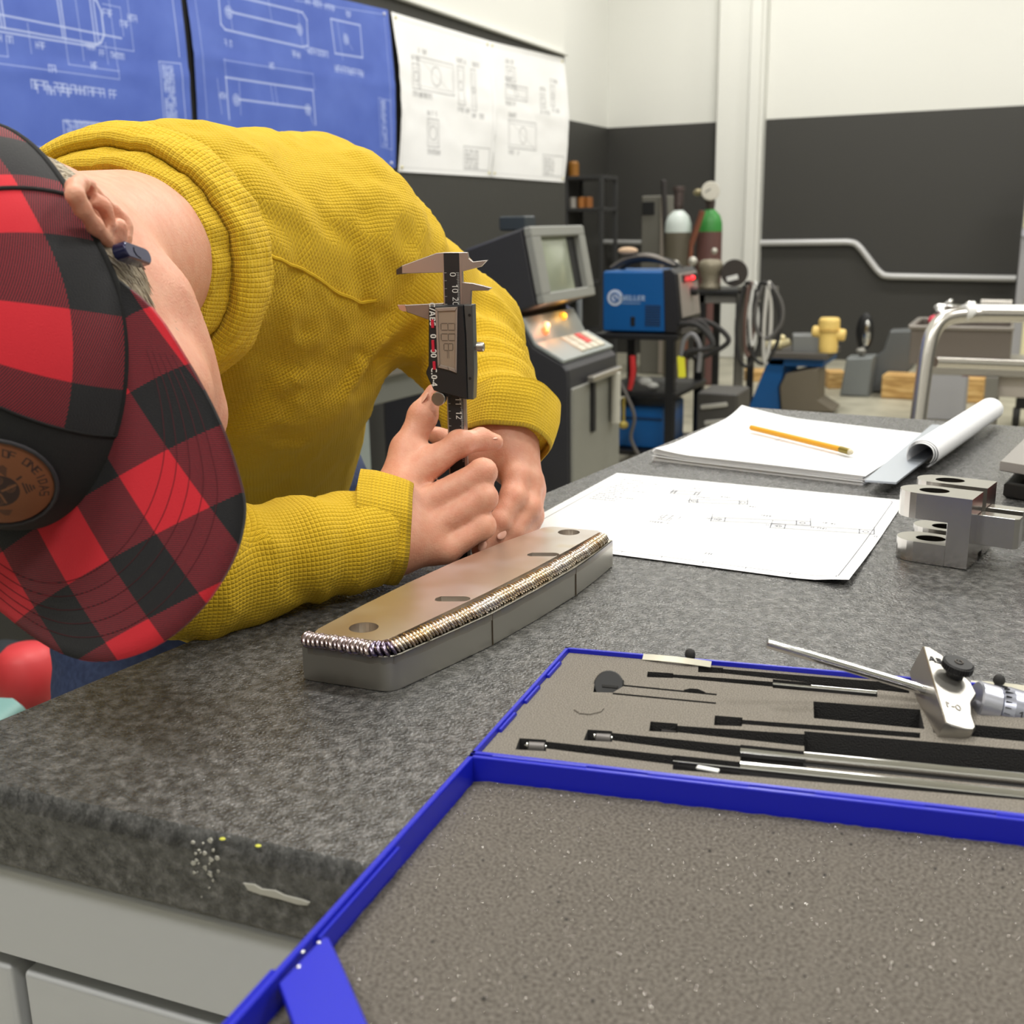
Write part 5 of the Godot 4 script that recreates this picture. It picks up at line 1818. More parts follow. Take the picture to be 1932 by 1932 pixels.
func sweater(t: Node3D) -> void:
	var F := Field.new(Vector3(-1.04, 0.86, -1.5), Vector3(-0.3, 1.34, -0.5), 0.0066)
	var LS := Vector3(-0.5863, 1.1795, -0.8982)
	var LE := Vector3(-0.535, 1.0786, -1.041)
	var LW := Vector3(-0.4145, 1.0092, -0.8834)
	var LC := Vector3(-0.4048, 1.0033, -0.8658)
	var RS := Vector3(-0.7799, 1.0558, -0.7165)
	var RE := Vector3(-0.5107, 0.962, -0.5729)
	var RW := Vector3(-0.4218, 0.9602, -0.7204)
	var neck := Vector3(-0.6326, 1.1754, -0.7277)
	var chest := Vector3(-0.6976, 1.1129, -0.8505)
	var belly := Vector3(-0.8467, 0.9104, -1.0083)
	# trunk
	F.cap(neck, chest, 0.07, 0.13, 0.05)
	F.cap(chest, belly, 0.14, 0.125, 0.06)
	F.cap(Vector3(-0.6591, 1.0994, -0.8986), Vector3(-0.8046, 0.8912, -1.0222), 0.1, 0.1, 0.05)
	F.cap(Vector3(-0.7516, 1.0941, -0.8201), Vector3(-0.9142, 0.8933, -0.9722), 0.11, 0.11, 0.05)
	F.cap(Vector3(-0.6457, 1.1868, -0.7817), Vector3(-0.6677, 1.2163, -0.9848), 0.066, 0.068, 0.06)
	F.cap(neck, LS, 0.07, 0.074, 0.06)
	F.cap(neck, RS, 0.075, 0.08, 0.06)
	# sleeves
	F.cap(LS, LE, 0.072, 0.06, 0.03)
	F.cap(LE, LC, 0.056, 0.041, 0.02)
	F.cap(RS, RE, 0.072, 0.046, 0.03)
	F.cap(RE, RW, 0.0415, 0.0375, 0.02)
	F.cap(Vector3(-0.5085, 0.9524, -0.5848), Vector3(-0.5098, 0.9348, -0.6019), 0.032, 0.026, 0.03)
	# the sleeves end inside separate cuffs; the hem hangs level
	var dl := (LC - LE).normalized()
	var cl := Vector3(-0.4058, 1.0042, -0.8656)
	var nl := (Vector3(-0.1194, -0.8299, 0.5424) + dl * 0.4).normalized()
	F.clip(cl - nl * 0.007, nl, cl, 0.085)
	var cr := Vector3(-0.4239, 0.9601, -0.7149)
	var nr := Vector3(0.7712, -0.2721, -0.5633).normalized()
	F.clip(cr - nr * 0.006, nr, cr, 0.085)
	F.clip(Vector3(-0.8577, 0.8843, -1.0185) - Vector3(0, 0.075, 0), Vector3(0, -1, 0), Vector3(-0.8574, 0.8812, -1.0177), 0.28)
	var net := F.net()
	net[0] = relax(net[0], net[1], 2)
	# folds: rings of slack on the far forearm, drapes on the trunk and at the near elbow
	var pts: PackedVector3Array = net[0]
	var nn := smooth_normals(pts, net[1])
	var n1 := FastNoiseLite.new()
	n1.seed = 4
	n1.frequency = 9.0
	var arm := LC - LE
	var arm_l := arm.length()
	var ad := arm / arm_l
	var fa := RW - RE
	var fl := fa.length()
	var fd := fa / fl
	var ua := LE - LS
	var td := (belly - chest).normalized()
	for i in pts.size():
		var p := pts[i]
		var d := 0.0
		var nz := n1.get_noise_3dv(p)
		var nz2 := n1.get_noise_3dv(p * 2.3 + Vector3(5, 1, 2))
		var r := p - LE
		var s := r.dot(ad)
		var off := (r - ad * s).length()
		if off < 0.075 and s > -0.07 and s < arm_l:
			var wgt := smoothstep(-0.07, -0.02, s) * smoothstep(arm_l + 0.005, arm_l - 0.045, s) * smoothstep(0.075, 0.055, off)
			var ph := s / 0.036 * TAU + nz * 3.2 + 0.8 * sin(atan2(r.y, r.x) * 2.0)
			d += wgt * 0.0088 * (pow(0.5 + 0.5 * sin(ph), 1.5) - 0.35)
		var r2 := p - RE
		var s2 := r2.dot(fd)
		var off2 := (r2 - fd * s2).length()
		if off2 < 0.06 and s2 > -0.06 and s2 < fl:
			var wgt2 := smoothstep(fl - 0.02, fl - 0.07, s2) * smoothstep(0.06, 0.045, off2)
			d += wgt2 * 0.0042 * (pow(0.5 + 0.5 * sin(s2 / 0.03 * TAU * 0.8 + nz * 6.0), 1.5) - 0.4)
		# trunk: long soft folds
		var r3 := p - chest
		var s3 := r3.dot(td)
		var off3 := (r3 - td * s3).length()
		if off3 < 0.22 and off > 0.08 and off2 > 0.07:
			d += 0.0022 * sin(nz * 9.0 + s3 * 14.0) * smoothstep(0.22, 0.16, off3) + 0.0012 * nz2
		# creases across the upper arm's root
		var r4 := p - LS
		var s4 := r4.dot(ua.normalized())
		if r4.length() < 0.2 and s4 > 0.0 and off > 0.05:
			d += 0.0038 * sin(s4 * 130.0 + nz * 5.0) * smoothstep(0.2, 0.1, r4.length()) * smoothstep(0.0, 0.06, s4)
		pts[i] = p + nn[i] * d
	net[0] = relax(pts, net[1], 1)
	var mb := MB.new()
	var bones := [[LS, LE, 0.062], [LE, LC, 0.045], [RS, RE, 0.055], [RE, RW, 0.036], [neck, belly, 0.13, LS - RS, 1], [neck, LS, 0.075, LS - RS, 1], [neck, RS, 0.075, LS - RS, 1]]
	add_cloth(mb, net, bones, 0.006, (belly - neck).normalized(), LS - RS)
	M.knit = knit()
	var sw := obj("sweater", mb, M.knit, t)
	for c in [[cl, nl, 0.0405, 0.93, 0.046, LE], [cr, nr, 0.0405, 1.0, 0.042, RE]]:
		var cf := MB.new()
		var y: Vector3 = c[1]
		var x := y.cross(Vector3(0.4062, 0.2507, 0.8787)).normalized()
		var z := x.cross(y)
		var rr: float = c[2]
		var prof := [[-c[4], rr * 1.02], [-0.03, rr * 1.035], [-0.015, rr * 1.01], [-0.003, rr * 0.985], [0.0, rr * 0.965], [0.0005, rr * 0.94], [-0.003, rr * 0.91], [-0.03, rr * 0.9]]
		var nw := FastNoiseLite.new()
		nw.frequency = 0.9
		cf.grid(func(u: float, v: float) -> Vector3:
			var k := v * (prof.size() - 1)
			var i := mini(int(k), prof.size() - 2)
			var hh: float = lerpf(prof[i][0], prof[i + 1][0], k - i)
			var r: float = lerpf(prof[i][1], prof[i + 1][1], k - i)
			var a := u * TAU
			r *= 1.0 + 0.035 * sin(a * 3.0 + hh * 60.0) + 0.02 * sin(a * 7.0)
			return c[0] + y * (hh + 0.003 * sin(a * 2.0)) + x * cos(a) * r + z * sin(a) * r * c[3], 96, 42, x, 0.0, Vector2(TAU * rr / 0.006, 0.1 / 0.006))
		# the builder judges the side by its middle; turn the normals outward there
		obj("cuff", cf, M.knit, sw)
	# raised seam from the collar to the armpit
	var seam := MB.new()
	var sp := []
	for q in bend([Vector3(-0.5827, 1.1745, -0.7505), Vector3(-0.5809, 1.1679, -0.7835), Vector3(-0.576, 1.1543, -0.8218), Vector3(-0.5629, 1.1351, -0.8508), Vector3(-0.5507, 1.1207, -0.8751), Vector3(-0.5494, 1.1157, -0.897)], 6):
		var best := 1e9
		var hit: Vector3 = q
		var eye := Vector3(0, 1.19, 0)
		var dir: Vector3 = (q - eye).normalized()
		for v in net[0]:
			var w: Vector3 = v - eye
			var al := w.dot(dir)
			var far := (w - dir * al).length()
			if far < 0.008 and al < best:
				best = al
				hit = v
		sp.append(hit)
	for n in 2:
		for i in range(1, sp.size() - 1):
			sp[i] = (sp[i - 1] + sp[i] * 2.0 + sp[i + 1]) / 4.0
	seam.tube(sp, 0.0016, 6)
	obj("seam", seam, M.knit, sw)

func collar(t: Node3D) -> void:
	# funnel neck folded over twice, standing round the neck
	var rc := Vector3(-0.577, 1.1668, -0.5973)
	var A := Vector3(0.396, -0.0406, 0.9165).normalized()
	var X := Vector3(0.9175, -0.0119, -0.398)
	X = (X - A * X.dot(A)).normalized()
	var Z := X.cross(A).normalized()
	var prof := [[-0.045, 0.062], [-0.02, 0.061], [-0.004, 0.0605], [0.003, 0.063], [0.005, 0.067], [0.002, 0.0715], [-0.008, 0.0755], [-0.018, 0.078], [-0.021, 0.0775], [-0.0185, 0.0795], [-0.0165, 0.084], [-0.02, 0.0885], [-0.032, 0.093], [-0.046, 0.096], [-0.058, 0.096], [-0.066, 0.092]]
	var n1 := FastNoiseLite.new()
	n1.frequency = 7.0
	var mb := MB.new()
	var f := func(u: float, v: float) -> Vector3:
		var th := u * TAU
		var k := v * (prof.size() - 1)
		var i := mini(int(k), prof.size() - 2)
		var fr_: float = k - i
		var h: float = lerpf(prof[i][0], prof[i + 1][0], fr_)
		var r: float = lerpf(prof[i][1], prof[i + 1][1], fr_)
		var c := cos(th)
		var s := sin(th)
		var wob := 0.0035 * n1.get_noise_2d(c * 0.35 + h * 4.0, s * 0.35)
		# wider towards the upper left of the picture, with a drooping fold at the lower right
		r += 0.006 * clampf(-c, 0, 1) + 0.005 * pow(clampf(c * 0.8 + s * 0.6, 0, 1), 3.0) * smoothstep(0.45, 0.9, v)
		return rc + A * (h + 0.006 * s) + X * (c * (r + wob)) + Z * (s * (r + wob))
	var nu := 120
	var nv := 60
	var P := []
	for j in nv + 1:
		for i in nu + 1:
			P.append(f.call(float(i) / nu, float(j) / nv))
	var w := nu + 1
	for j in nv + 1:
		var run := 0.0
		for i in nu + 1:
			var im := i - 1 if i > 0 else nu - 1
			var ip := i + 1 if i < nu else 1
			var dx: Vector3 = P[j * w + ip] - P[j * w + im]
			var dy: Vector3 = P[mini(j + 1, nv) * w + i] - P[maxi(j - 1, 0) * w + i]
			var n := dx.cross(dy).normalized()
			mb.add(P[j * w + i], n, Vector2(float(i) / nu * 0.5 / 0.006, float(j) / nv * 0.13 / 0.006))
	var flip := 1.0
	var probe := (nv * 12 / 15) * w + 10
	if mb.n[probe].dot(P[probe] - rc) < 0:
		flip = -1.0
	for i in mb.n.size():
		mb.n[i] *= flip
	for j in nv:
		for i in nu:
			var a := j * w + i
			mb.quad(a, a + 1, a + w + 1, a + w)
	obj("collar", mb, M.knit, t)
	var ins := MB.new()
	ins.lathe(Transform3D(Basis(X, A, Z), rc - A * 0.045), [Vector2(0.0615, 0.0), Vector2(0.0585, 0.0), Vector2(0.0585, 0.028), Vector2(0.0615, 0.028)], 48)
	obj("undershirt", ins, M.black_satin, t)

func jeans(t: Node3D) -> void:
	var hl := Vector3(-0.9495, 0.8653, -0.9934)
	var hr := Vector3(-0.846, 0.8481, -1.1046)
	var F := Field.new(Vector3(-1.16, 0.02, -1.66), Vector3(-0.3, 1.02, -0.7), 0.012)
	F.cap(hl, hr, 0.125, 0.125, 0.06)
	var kl := Vector3(-0.7999, 0.7234, -0.7717)
	kl.y = 0.5
	F.cap(hl, kl, 0.112, 0.078, 0.04)
	F.cap(kl, Vector3(kl.x - 0.01, 0.1, kl.z - 0.08), 0.074, 0.066, 0.03)
	var kr := Vector3(hr.x + 0.01, 0.5, hr.z + 0.06)
	F.cap(hr, kr, 0.112, 0.078, 0.04)
	F.cap(kr, Vector3(kr.x, 0.1, kr.z - 0.1), 0.074, 0.066, 0.03)
	F.clip(Vector3(0, 0.075, 0), Vector3(0, -1, 0), Vector3(-0.7, 0.1, -1.1), 0.9)
	var net := F.net()
	net[0] = relax(net[0], net[1], 1)
	var n1 := FastNoiseLite.new()
	n1.frequency = 6.0
	var pts: PackedVector3Array = net[0]
	var nn := smooth_normals(pts, net[1])
	for i in pts.size():
		pts[i] += nn[i] * 0.006 * n1.get_noise_3dv(pts[i] * Vector3(1, 2.4, 1))
	net[0] = pts
	var mb := MB.new()
	add_net(mb, net)
	var dm := mat(c8(58, 72, 108), 0.85)
	dm.albedo_texture = noise_tex(61, 0.06, [[0.2, c8(170, 178, 196)], [0.8, c8(255, 255, 255)]], 256, 4)
	obj("jeans", mb, tri_map(dm, 6.0), t)
	for k in [[kl.x - 0.01, kl.z - 0.08], [kr.x, kr.z - 0.1]]:
		var sh := MB.new()
		sh.ball(Vector3(k[0] + 0.03, 0.045, k[1] + 0.03), Vector3(0.055, 0.044, 0.13), Basis(Vector3.UP, 0.5), 20, 12)
		sh.box(Transform3D(Basis(Vector3.UP, 0.5), Vector3(k[0] + 0.03, 0.012, k[1] + 0.03)), Vector3(0.1, 0.024, 0.25), 0.01)
		obj("boot", sh, mat(c8(70, 52, 38), 0.6), t)

func plaid() -> Image:
	var im := canvas(512, 512, Color.BLACK)
	var red := c8(206, 34, 48)
	var blk := c8(26, 26, 29)
	for y in 512:
		for x in 512:
			var a := (x / 256) % 2
			var b := (y / 256) % 2
			var c := red
			if a == 0 and b == 0: c = blk
			elif a != b:
				var k := (x + 2 * y) % 18
				c = red.lerp(c8(96, 34, 44), 0.42) if k < 7 else c8(50, 25, 32)
			im.set_pixel(x, y, c)
	return im

func crown(th: float, ph: float) -> Vector3:
	# th from the front, positive to the left ear; ph from rim (0) to button (1)
	var c := cos(th)
	var s := sin(th)
	var q := ph * PI / 2
	var fore: float = 0.1205 if c > 0 else 0.104
	var rr := pow(cos(q), 0.72)
	var x := 0.081 * s
	var rim := lerpf(0.043, 0.0455 - 2.0 * x * x, smoothstep(-0.15, 0.4, c))
	if c < 0: rim -= 0.012 * c * c
	return Vector3(x * rr, lerpf(rim, 0.123, pow(sin(q), 0.9)), fore * c * rr)

func crown_part(called: String, t0: float, t1: float, m: Material, parent: Node3D, uvf: Callable) -> void:
	var mb := MB.new()
	var nu := 40
	var nv := 24
	for s in 2:
		var f0 := mb.v.size()
		for j in nv + 1:
			for i in nu + 1:
				var th := lerpf(t0, t1, float(i) / nu)
				var ph := minf(float(j) / nv, 0.995)
				var p := crown(th, ph)
				var dx := crown(th + 0.01, ph) - crown(th - 0.01, ph)
				var dy := crown(th, minf(ph + 0.01, 0.998)) - crown(th, maxf(ph - 0.01, 0.0))
				var n := dy.cross(dx).normalized()
				if n.dot(p - Vector3(0, 0.02, 0)) < 0: n = -n
				var q := p - n * (0.0014 * s)
				var nw := hb(n) - hb(Vector3.ZERO)
				mb.add(hb(q), nw * (1.0 if s == 0 else -1.0), uvf.call(th, ph))
		for j in nv:
			for i in nu:
				var a := f0 + j * (nu + 1) + i
				mb.quad(a, a + 1, a + nu + 2, a + nu + 1)
	obj(called, mb, m, parent)

func cap_on(t: Node3D) -> void:
	var pl := tex_mat(plaid(), 0.92)
	pl.rim_enabled = true
	pl.rim = 0.25
	var weave := noise_tex(71, 0.25, [], 256, 2)
	bumpy(pl, weave, 0.02)
	var cap := Node3D.new()
	cap.name = "cap"
	t.add_child(cap)
	cap.position = t.transform.affine_inverse() * hb(Vector3(0, 0.045, 0))
	tag(cap, "red and black plaid cap with a black front and a round leather patch")
	var blk := bumpy(mat(c8(22, 22, 23), 0.85), weave, 0.03)
	blk.rim_enabled = true
	blk.rim = 0.2
	var split := 0.62
	crown_part("front_panel", -split, split, blk, cap, func(th, ph): return Vector2(th * 3.0, ph * 3.0))
	crown_part("side_panel", split, 1.75, pl, cap, func(th, ph): return Vector2((th * 0.1 + 0.014) / 0.066, ph * 0.125 / 0.07 + 0.1))
	crown_part("side_panel", -1.75, -split, pl, cap, func(th, ph): return Vector2((th * 0.1 + 0.014) / 0.066, ph * 0.125 / 0.07 + 0.1))
	crown_part("rear_panel", 1.75, TAU - 1.75, pl, cap, func(th, ph): return Vector2((th * 0.1 + 0.014) / 0.066, ph * 0.125 / 0.07 + 0.1))
	# tape over the edge and seams
	for e in [[1.75, 0.0025], [-1.75, 0.0025], [split, 0.0014], [-split, 0.0014]]:
		var sm := MB.new()
		var pp := []
		for i in 24:
			pp.append(hb(crown(e[0], i / 24.2) * 1.002))
		sm.tube(pp, e[1] * 0.5, 6)
		obj("seam", sm, blk, cap)
	var bt := MB.new()
	bt.ball(hb(Vector3(0, 0.1245, 0)), Vector3(0.008, 0.004, 0.008), Basis(Vector3(0.8563, 0.5001, -0.1291), Vector3(0.0353, 0.1926, 0.9806), Vector3(0.5152, -0.8443, 0.1473)), 16, 8)
	obj("button", bt, blk, cap)
	var rimb := MB.new()
	var rp := []
	for i in 61:
		rp.append(hb(crown(0.62 + (TAU - 1.24) * i / 60.0, 0.0) + Vector3(0, 0.001, 0)))
	rimb.tube(rp, 0.0022, 8, true, 0.6)
	obj("edge_band", rimb, blk, cap)
	# eyelet on the side panel, dark
	for th in [1.25, -1.25, 2.3, -2.3]:
		var ey := MB.new()
		var c := crown(th, 0.62)
		var n := (c - Vector3(0, 0.03, 0)).normalized()
		var bw := Basis(Vector3(0.8563, 0.5001, -0.1291), Vector3(0.0353, 0.1926, 0.9806), Vector3(0.5152, -0.8443, 0.1473))
		ey.ball(hb(c), Vector3(0.0042, 0.0042, 0.0042), Basis(), 12, 8)
		obj("eyelet", ey, M.black_satin, cap)
	# brim: outline traced round, bent down at both sides
	var left := [Vector3(0.0781, 0.0348, 0.0252), Vector3(0.0883, 0.0314, 0.0482), Vector3(0.0932, 0.0296, 0.0781), Vector3(0.0956, 0.0287, 0.1064), Vector3(0.0955, 0.0288, 0.1271), Vector3(0.0935, 0.0295, 0.1466), Vector3(0.0914, 0.0303, 0.1572), Vector3(0.087, 0.0319, 0.1666), Vector3(0.079, 0.0345, 0.1771), Vector3(0.0681, 0.0377, 0.186), Vector3(0.0544, 0.0411, 0.1937), Vector3(0.038, 0.0441, 0.1989), Vector3(0.0206, 0.0462, 0.2005), Vector3(0.0036, 0.047, 0.1986), Vector3(-0.0099, 0.0468, 0.1946), Vector3(-0.0231, 0.0459, 0.1883), Vector3(-0.039, 0.044, 0.1764), Vector3(-0.0543, 0.0411, 0.1605), Vector3(-0.0668, 0.0381, 0.1455), Vector3(-0.0766, 0.0353, 0.1333)]
	left += [Vector3(-0.0855, 0.032, 0.112), Vector3(-0.088, 0.031, 0.08), Vector3(-0.084, 0.033, 0.048), Vector3(-0.0765, 0.036, 0.024)]
	var inner := []
	for i in left.size():
		var th := lerpf(1.28, -1.33, float(i) / (left.size() - 1))
		var c := crown(th, 0.0)
		c.y = 0.047 - 2.0 * c.x * c.x
		inner.append(c * Vector3(0.985, 1, 0.985))
	var outer3 := bend(left, 3)
	var inner3 := bend(inner, 3)
	var bm := MB.new()
	var nv := 10
	for s in 2:
		var f0 := bm.v.size()
		for j in nv + 1:
			for i in outer3.size():
				var v := float(j) / nv
				var p: Vector3 = inner3[i].lerp(outer3[i], v)
				p.y = 0.047 - 2.0 * p.x * p.x + 0.002 * sin(v * PI)
				if s == 1: p.y -= 0.0032 - 0.0012 * pow(v, 6.0)
				var n := Vector3(4.0 * p.x, 1.0, 0.0).normalized()
				if s == 0 and j == nv: n = (n + (outer3[i] - inner3[i]).normalized()).normalized()
				# one check is 29 mm by 35 mm, skewed as the cloth was cut
				var b := p.z / 0.035
				var a := (0.007 * b - p.x) / 0.029
				bm.add(hb(p), (hb(n) - hb(Vector3.ZERO)) * (1.0 if s == 0 else -1.0), Vector2((a + 2.607) * 0.5, (b - 2.343) * 0.5))
		for j in nv:
			for i in outer3.size() - 1:
				var q := f0 + j * outer3.size() + i
				bm.quad(q, q + 1, q + outer3.size() + 1, q + outer3.size())
	# rounded rim of the brim
	var mlen := outer3.size()
	for i in mlen - 1:
		var a := nv * mlen + i
		var b := (nv + 1) * mlen + nv * mlen + i
		var nn: Vector3 = (bm.v[a] - bm.v[a - mlen]).normalized()
		var k := [bm.add(bm.v[a], nn, bm.uv[a]), bm.add(bm.v[a + 1], nn, bm.uv[a + 1]), bm.add(bm.v[b + 1], nn, bm.uv[a + 1]), bm.add(bm.v[b], nn, bm.uv[a])]
		bm.quad(k[0], k[1], k[2], k[3])
	var brim := obj("brim", bm, pl, cap)
	var st := MB.new()
	for r in 5:
		var v := 0.42 + r * 0.1
		var pp := []
		for i in range(6, outer3.size() - 6):
			var p: Vector3 = inner3[i].lerp(outer3[i], v)
			p.y = 0.047 - 2.0 * p.x * p.x + 0.002 * sin(v * PI)
			pp.append(hb(p))
		st.tube(pp, 0.00022, 4, false)
	tag(obj("stitching", st, mat(c8(78, 20, 30), 0.9), brim), "", "", "", "stuff")
	# leather patch
	var pm := tex_mat(patch_print(), 0.6)
	var patch := MB.new()
	var pf := func(x: float, y: float, lift: float) -> Vector3:
		var th := (x + 0.012) / 0.098
		var ph := 0.35 + y / 0.118
		var p := crown(th, ph)
		var n := (p - Vector3(0, 0.035, 0.02)).normalized()
		return hb(p + n * lift)
	var K := 40
	var R := 10
	var ctr := patch.add(pf.call(0, 0, 0.002), Vector3.UP, Vector2(0.5, 0.5))
	for j in range(1, R + 1):
		for i in K + 1:
			var a := TAU * i / K
			var q := Vector2(cos(a) * 0.0335, sin(a) * 0.0255) * (float(j) / R)
			var lf := 0.0022 if j < R else 0.0002
			var e := 0.001
			var p: Vector3 = pf.call(q.x, q.y, lf)
			var n: Vector3 = (pf.call(q.x + e, q.y, lf) - p).cross(pf.call(q.x, q.y + e, lf) - p).normalized()
			if n.dot(p - hb(Vector3(0, 0.04, 0))) < 0: n = -n
			patch.add(p, n, Vector2(0.5 + q.x / 0.067, 0.5 - q.y / 0.051))
	patch.n[ctr] = patch.n[ctr + 1]
	for i in K:
		patch.tri(ctr, ctr + 1 + i, ctr + 2 + i)
	for j in R - 1:
		for i in K:
			var a := ctr + 1 + j * (K + 1) + i
			patch.quad(a, a + 1, a + K + 2, a + K + 1)
	var po := obj("leather_patch", patch, pm, cap)
	var bd := MB.new()
	var bp := []
	for i in 65:
		var a := TAU * i / 64
		bp.append(pf.call(cos(a) * 0.0338, sin(a) * 0.0258, 0.0016 + 0.0003 * (i % 2)))
	bd.tube(bp, 0.0011, 6, false)
	obj("stitched_border", bd, mat(c8(52, 50, 54), 0.8), po)

# capital letters as strokes in a unit box
func letter(im: Image, ch: String, c: Vector2, ang: float, s: float, col: Color, w: float) -> void:
	var g := {
		"A": [[0, 1, 0.5, 0], [0.5, 0, 1, 1], [0.2, 0.65, 0.8, 0.65]], "R": [[0, 1, 0, 0], [0, 0, 0.8, 0], [0.8, 0, 0.8, 0.5], [0.8, 0.5, 0, 0.5], [0.4, 0.5, 0.9, 1]],
		"N": [[0, 1, 0, 0], [0, 0, 1, 1], [1, 1, 1, 0]], "E": [[0, 0, 0, 1], [0, 0, 0.8, 0], [0, 0.5, 0.7, 0.5], [0, 1, 0.8, 1]], "L": [[0, 0, 0, 1], [0, 1, 0.8, 1]],
		"O": [[0.1, 0, 0.9, 0], [0.9, 0, 0.9, 1], [0.9, 1, 0.1, 1], [0.1, 1, 0.1, 0]], "F": [[0, 0, 0, 1], [0, 0, 0.8, 0], [0, 0.5, 0.7, 0.5]], "I": [[0.5, 0, 0.5, 1]],
		"D": [[0, 0, 0, 1], [0, 0, 0.7, 0.1], [0.7, 0.1, 0.7, 0.9], [0.7, 0.9, 0, 1]], "S": [[0.9, 0, 0.1, 0], [0.1, 0, 0.1, 0.5], [0.1, 0.5, 0.9, 0.5], [0.9, 0.5, 0.9, 1], [0.9, 1, 0.1, 1]],
	}
	for q in g.get(ch, []):
		var a := (Vector2(q[0], q[1]) - Vector2(0.5, 0.5)) * Vector2(s * 0.75, s)
		var b := (Vector2(q[2], q[3]) - Vector2(0.5, 0.5)) * Vector2(s * 0.75, s)
		line(im, c + a.rotated(ang), c + b.rotated(ang), col, w)

func patch_print() -> Image:
	var im := canvas(512, 400, c8(128, 76, 44))
	var k := c8(52, 30, 26)
	var c := Vector2(256, 200)
	var txt := "LEARN"
	for i in txt.length():
		var a := -PI / 2 + (i - 2) * 0.23
		letter(im, txt[i], c + Vector2(cos(a) * 196, sin(a) * 146), a + PI / 2, 40, k, 9)
	txt = "OF ONEIDAS"
	for i in txt.length():
		var a := -0.28 + i * 0.155
		letter(im, txt[i], c + Vector2(cos(a) * 208, sin(a) * 158), a + PI / 2, 30, k, 5)
	# turtle: shell with a cross and curled lines, four fins, a tail
	for r in range(2, 92, 3):
		path(im, circle(c + Vector2(10, 8), r * 1.02, 28, r * 0.72), k, 5.0, 1.0, true)
	var lt := c8(128, 82, 52)
	for d in [Vector2(1, 0.38), Vector2(-1, -0.38), Vector2(-0.5, 0.62), Vector2(0.5, -0.62)]:
		line(im, c + Vector2(10, 8) + d * 14, c + Vector2(10, 8) + d * 74, lt, 9)
	for q in [[-46, -24], [46, 24], [52, -26], [-50, 28]]:
		for r in [12.0, 22.0]:
			path(im, circle(c + Vector2(10 + q[0], 8 + q[1]), r, 14, r * 0.6), lt, 2.5, 0.8, true)
	for q in [[112, -34, 1, 0.25], [86, 70, 0.8, 0.9], [-88, -50, -0.9, -0.6], [-76, 74, -0.8, 0.8]]:
		for j in 4:
			var o := c + Vector2(q[0], q[1]) + Vector2(q[2], q[3]) * j * 9.0
			var nn := Vector2(-q[3], q[2]).normalized() * (26.0 - j * 6.0)
			line(im, o - nn, o + nn, k, 6)
	line(im, c + Vector2(112, 30), c + Vector2(132, 36), k, 8)
	return im

func hair_on(t: Node3D) -> void:
	var rng := RandomNumberGenerator.new()
	rng.seed = 12
	var hm := mat(c8(176, 154, 122), 0.6)
	var B := Basis(Vector3(0.8563, 0.5001, -0.1291), Vector3(0.0353, 0.1926, 0.9806), Vector3(0.5152, -0.8443, 0.1473))
	# cropped hair under the cap at the back and sides, and longer strands in front of the ear
	var mb := MB.new()
	mb.tinted = true
	var skull := func(p: Vector3) -> Vector3:
		var c := Vector3(0, 0.035, -0.002)
		var q := (p - c) / Vector3(0.0765, 0.084, 0.092)
		var c2 := Vector3(0, -0.012, 0.033)
		var q2 := (p - c2) / Vector3(0.0615, 0.0705, 0.0665)
		var a := c + (p - c) / maxf(q.length(), 0.01)
		var b := c2 + (p - c2) / maxf(q2.length(), 0.01)
		return a if (a - Vector3(0, 0.01, 0)).length() > (b - Vector3(0, 0.01, 0)).length() else b
	for i in 1700:
		var side := -1.0 if i % 7 == 0 else 1.0
		var root: Vector3
		var dirv: Vector3
		var len_: float
		if i % 3 == 0:
			# behind and above the ear, round the back
			var th := rng.randf_range(1.7, 2.15) * side
			root = crown(th, 0.0) + Vector3(0, rng.randf_range(-0.02, 0.004), 0)
			dirv = Vector3(0, -1, -0.25)
			len_ = rng.randf_range(0.012, 0.026)
		else:
			var u := rng.randf()
			root = Vector3(0.075 * side, lerpf(0.04, 0.03, u) + rng.randf_range(-0.016, 0.006), lerpf(-0.004, 0.056, u) + rng.randf_range(-0.004, 0.004))
			dirv = Vector3(0.0, -1.0, lerpf(0.55, 1.0, u) + rng.randfn(0, 0.16))
			len_ = (0.018 + 0.05 * pow(rng.randf(), 1.6)) * (1.15 - 0.4 * u)
		dirv = dirv.normalized()
		var pts := []
		var p := root
		var cur := rng.randfn(0, 0.3)
		for k in 6:
			var q: Vector3 = skull.call(p)
			var n := (q - Vector3(0, 0.0, 0.01)).normalized()
			pts.append(hb(q + n * (0.0012 + 0.0012 * sin(k * 0.6) + rng.randf() * 0.0006)))
			p = q + dirv * (len_ / 5.0)
			dirv = (dirv + Vector3(0, 0.05, cur * 0.25)).normalized()
		mb.tint = Color(0.34, 0.27, 0.18).lerp(Color(0.62, 0.55, 0.42), rng.randf()) if rng.randf() < 0.8 else Color(0.16, 0.12, 0.09)
		mb.tube(pts, [0.00042, 0.00042, 0.0004, 0.00036, 0.0003, 0.0001], 4, false)
	var m := mat(Color.WHITE, 0.45)
	m.vertex_color_use_as_albedo = true
	tag(obj("hair", mb, m, t), "short fair grey hair at the temple and behind the ear")

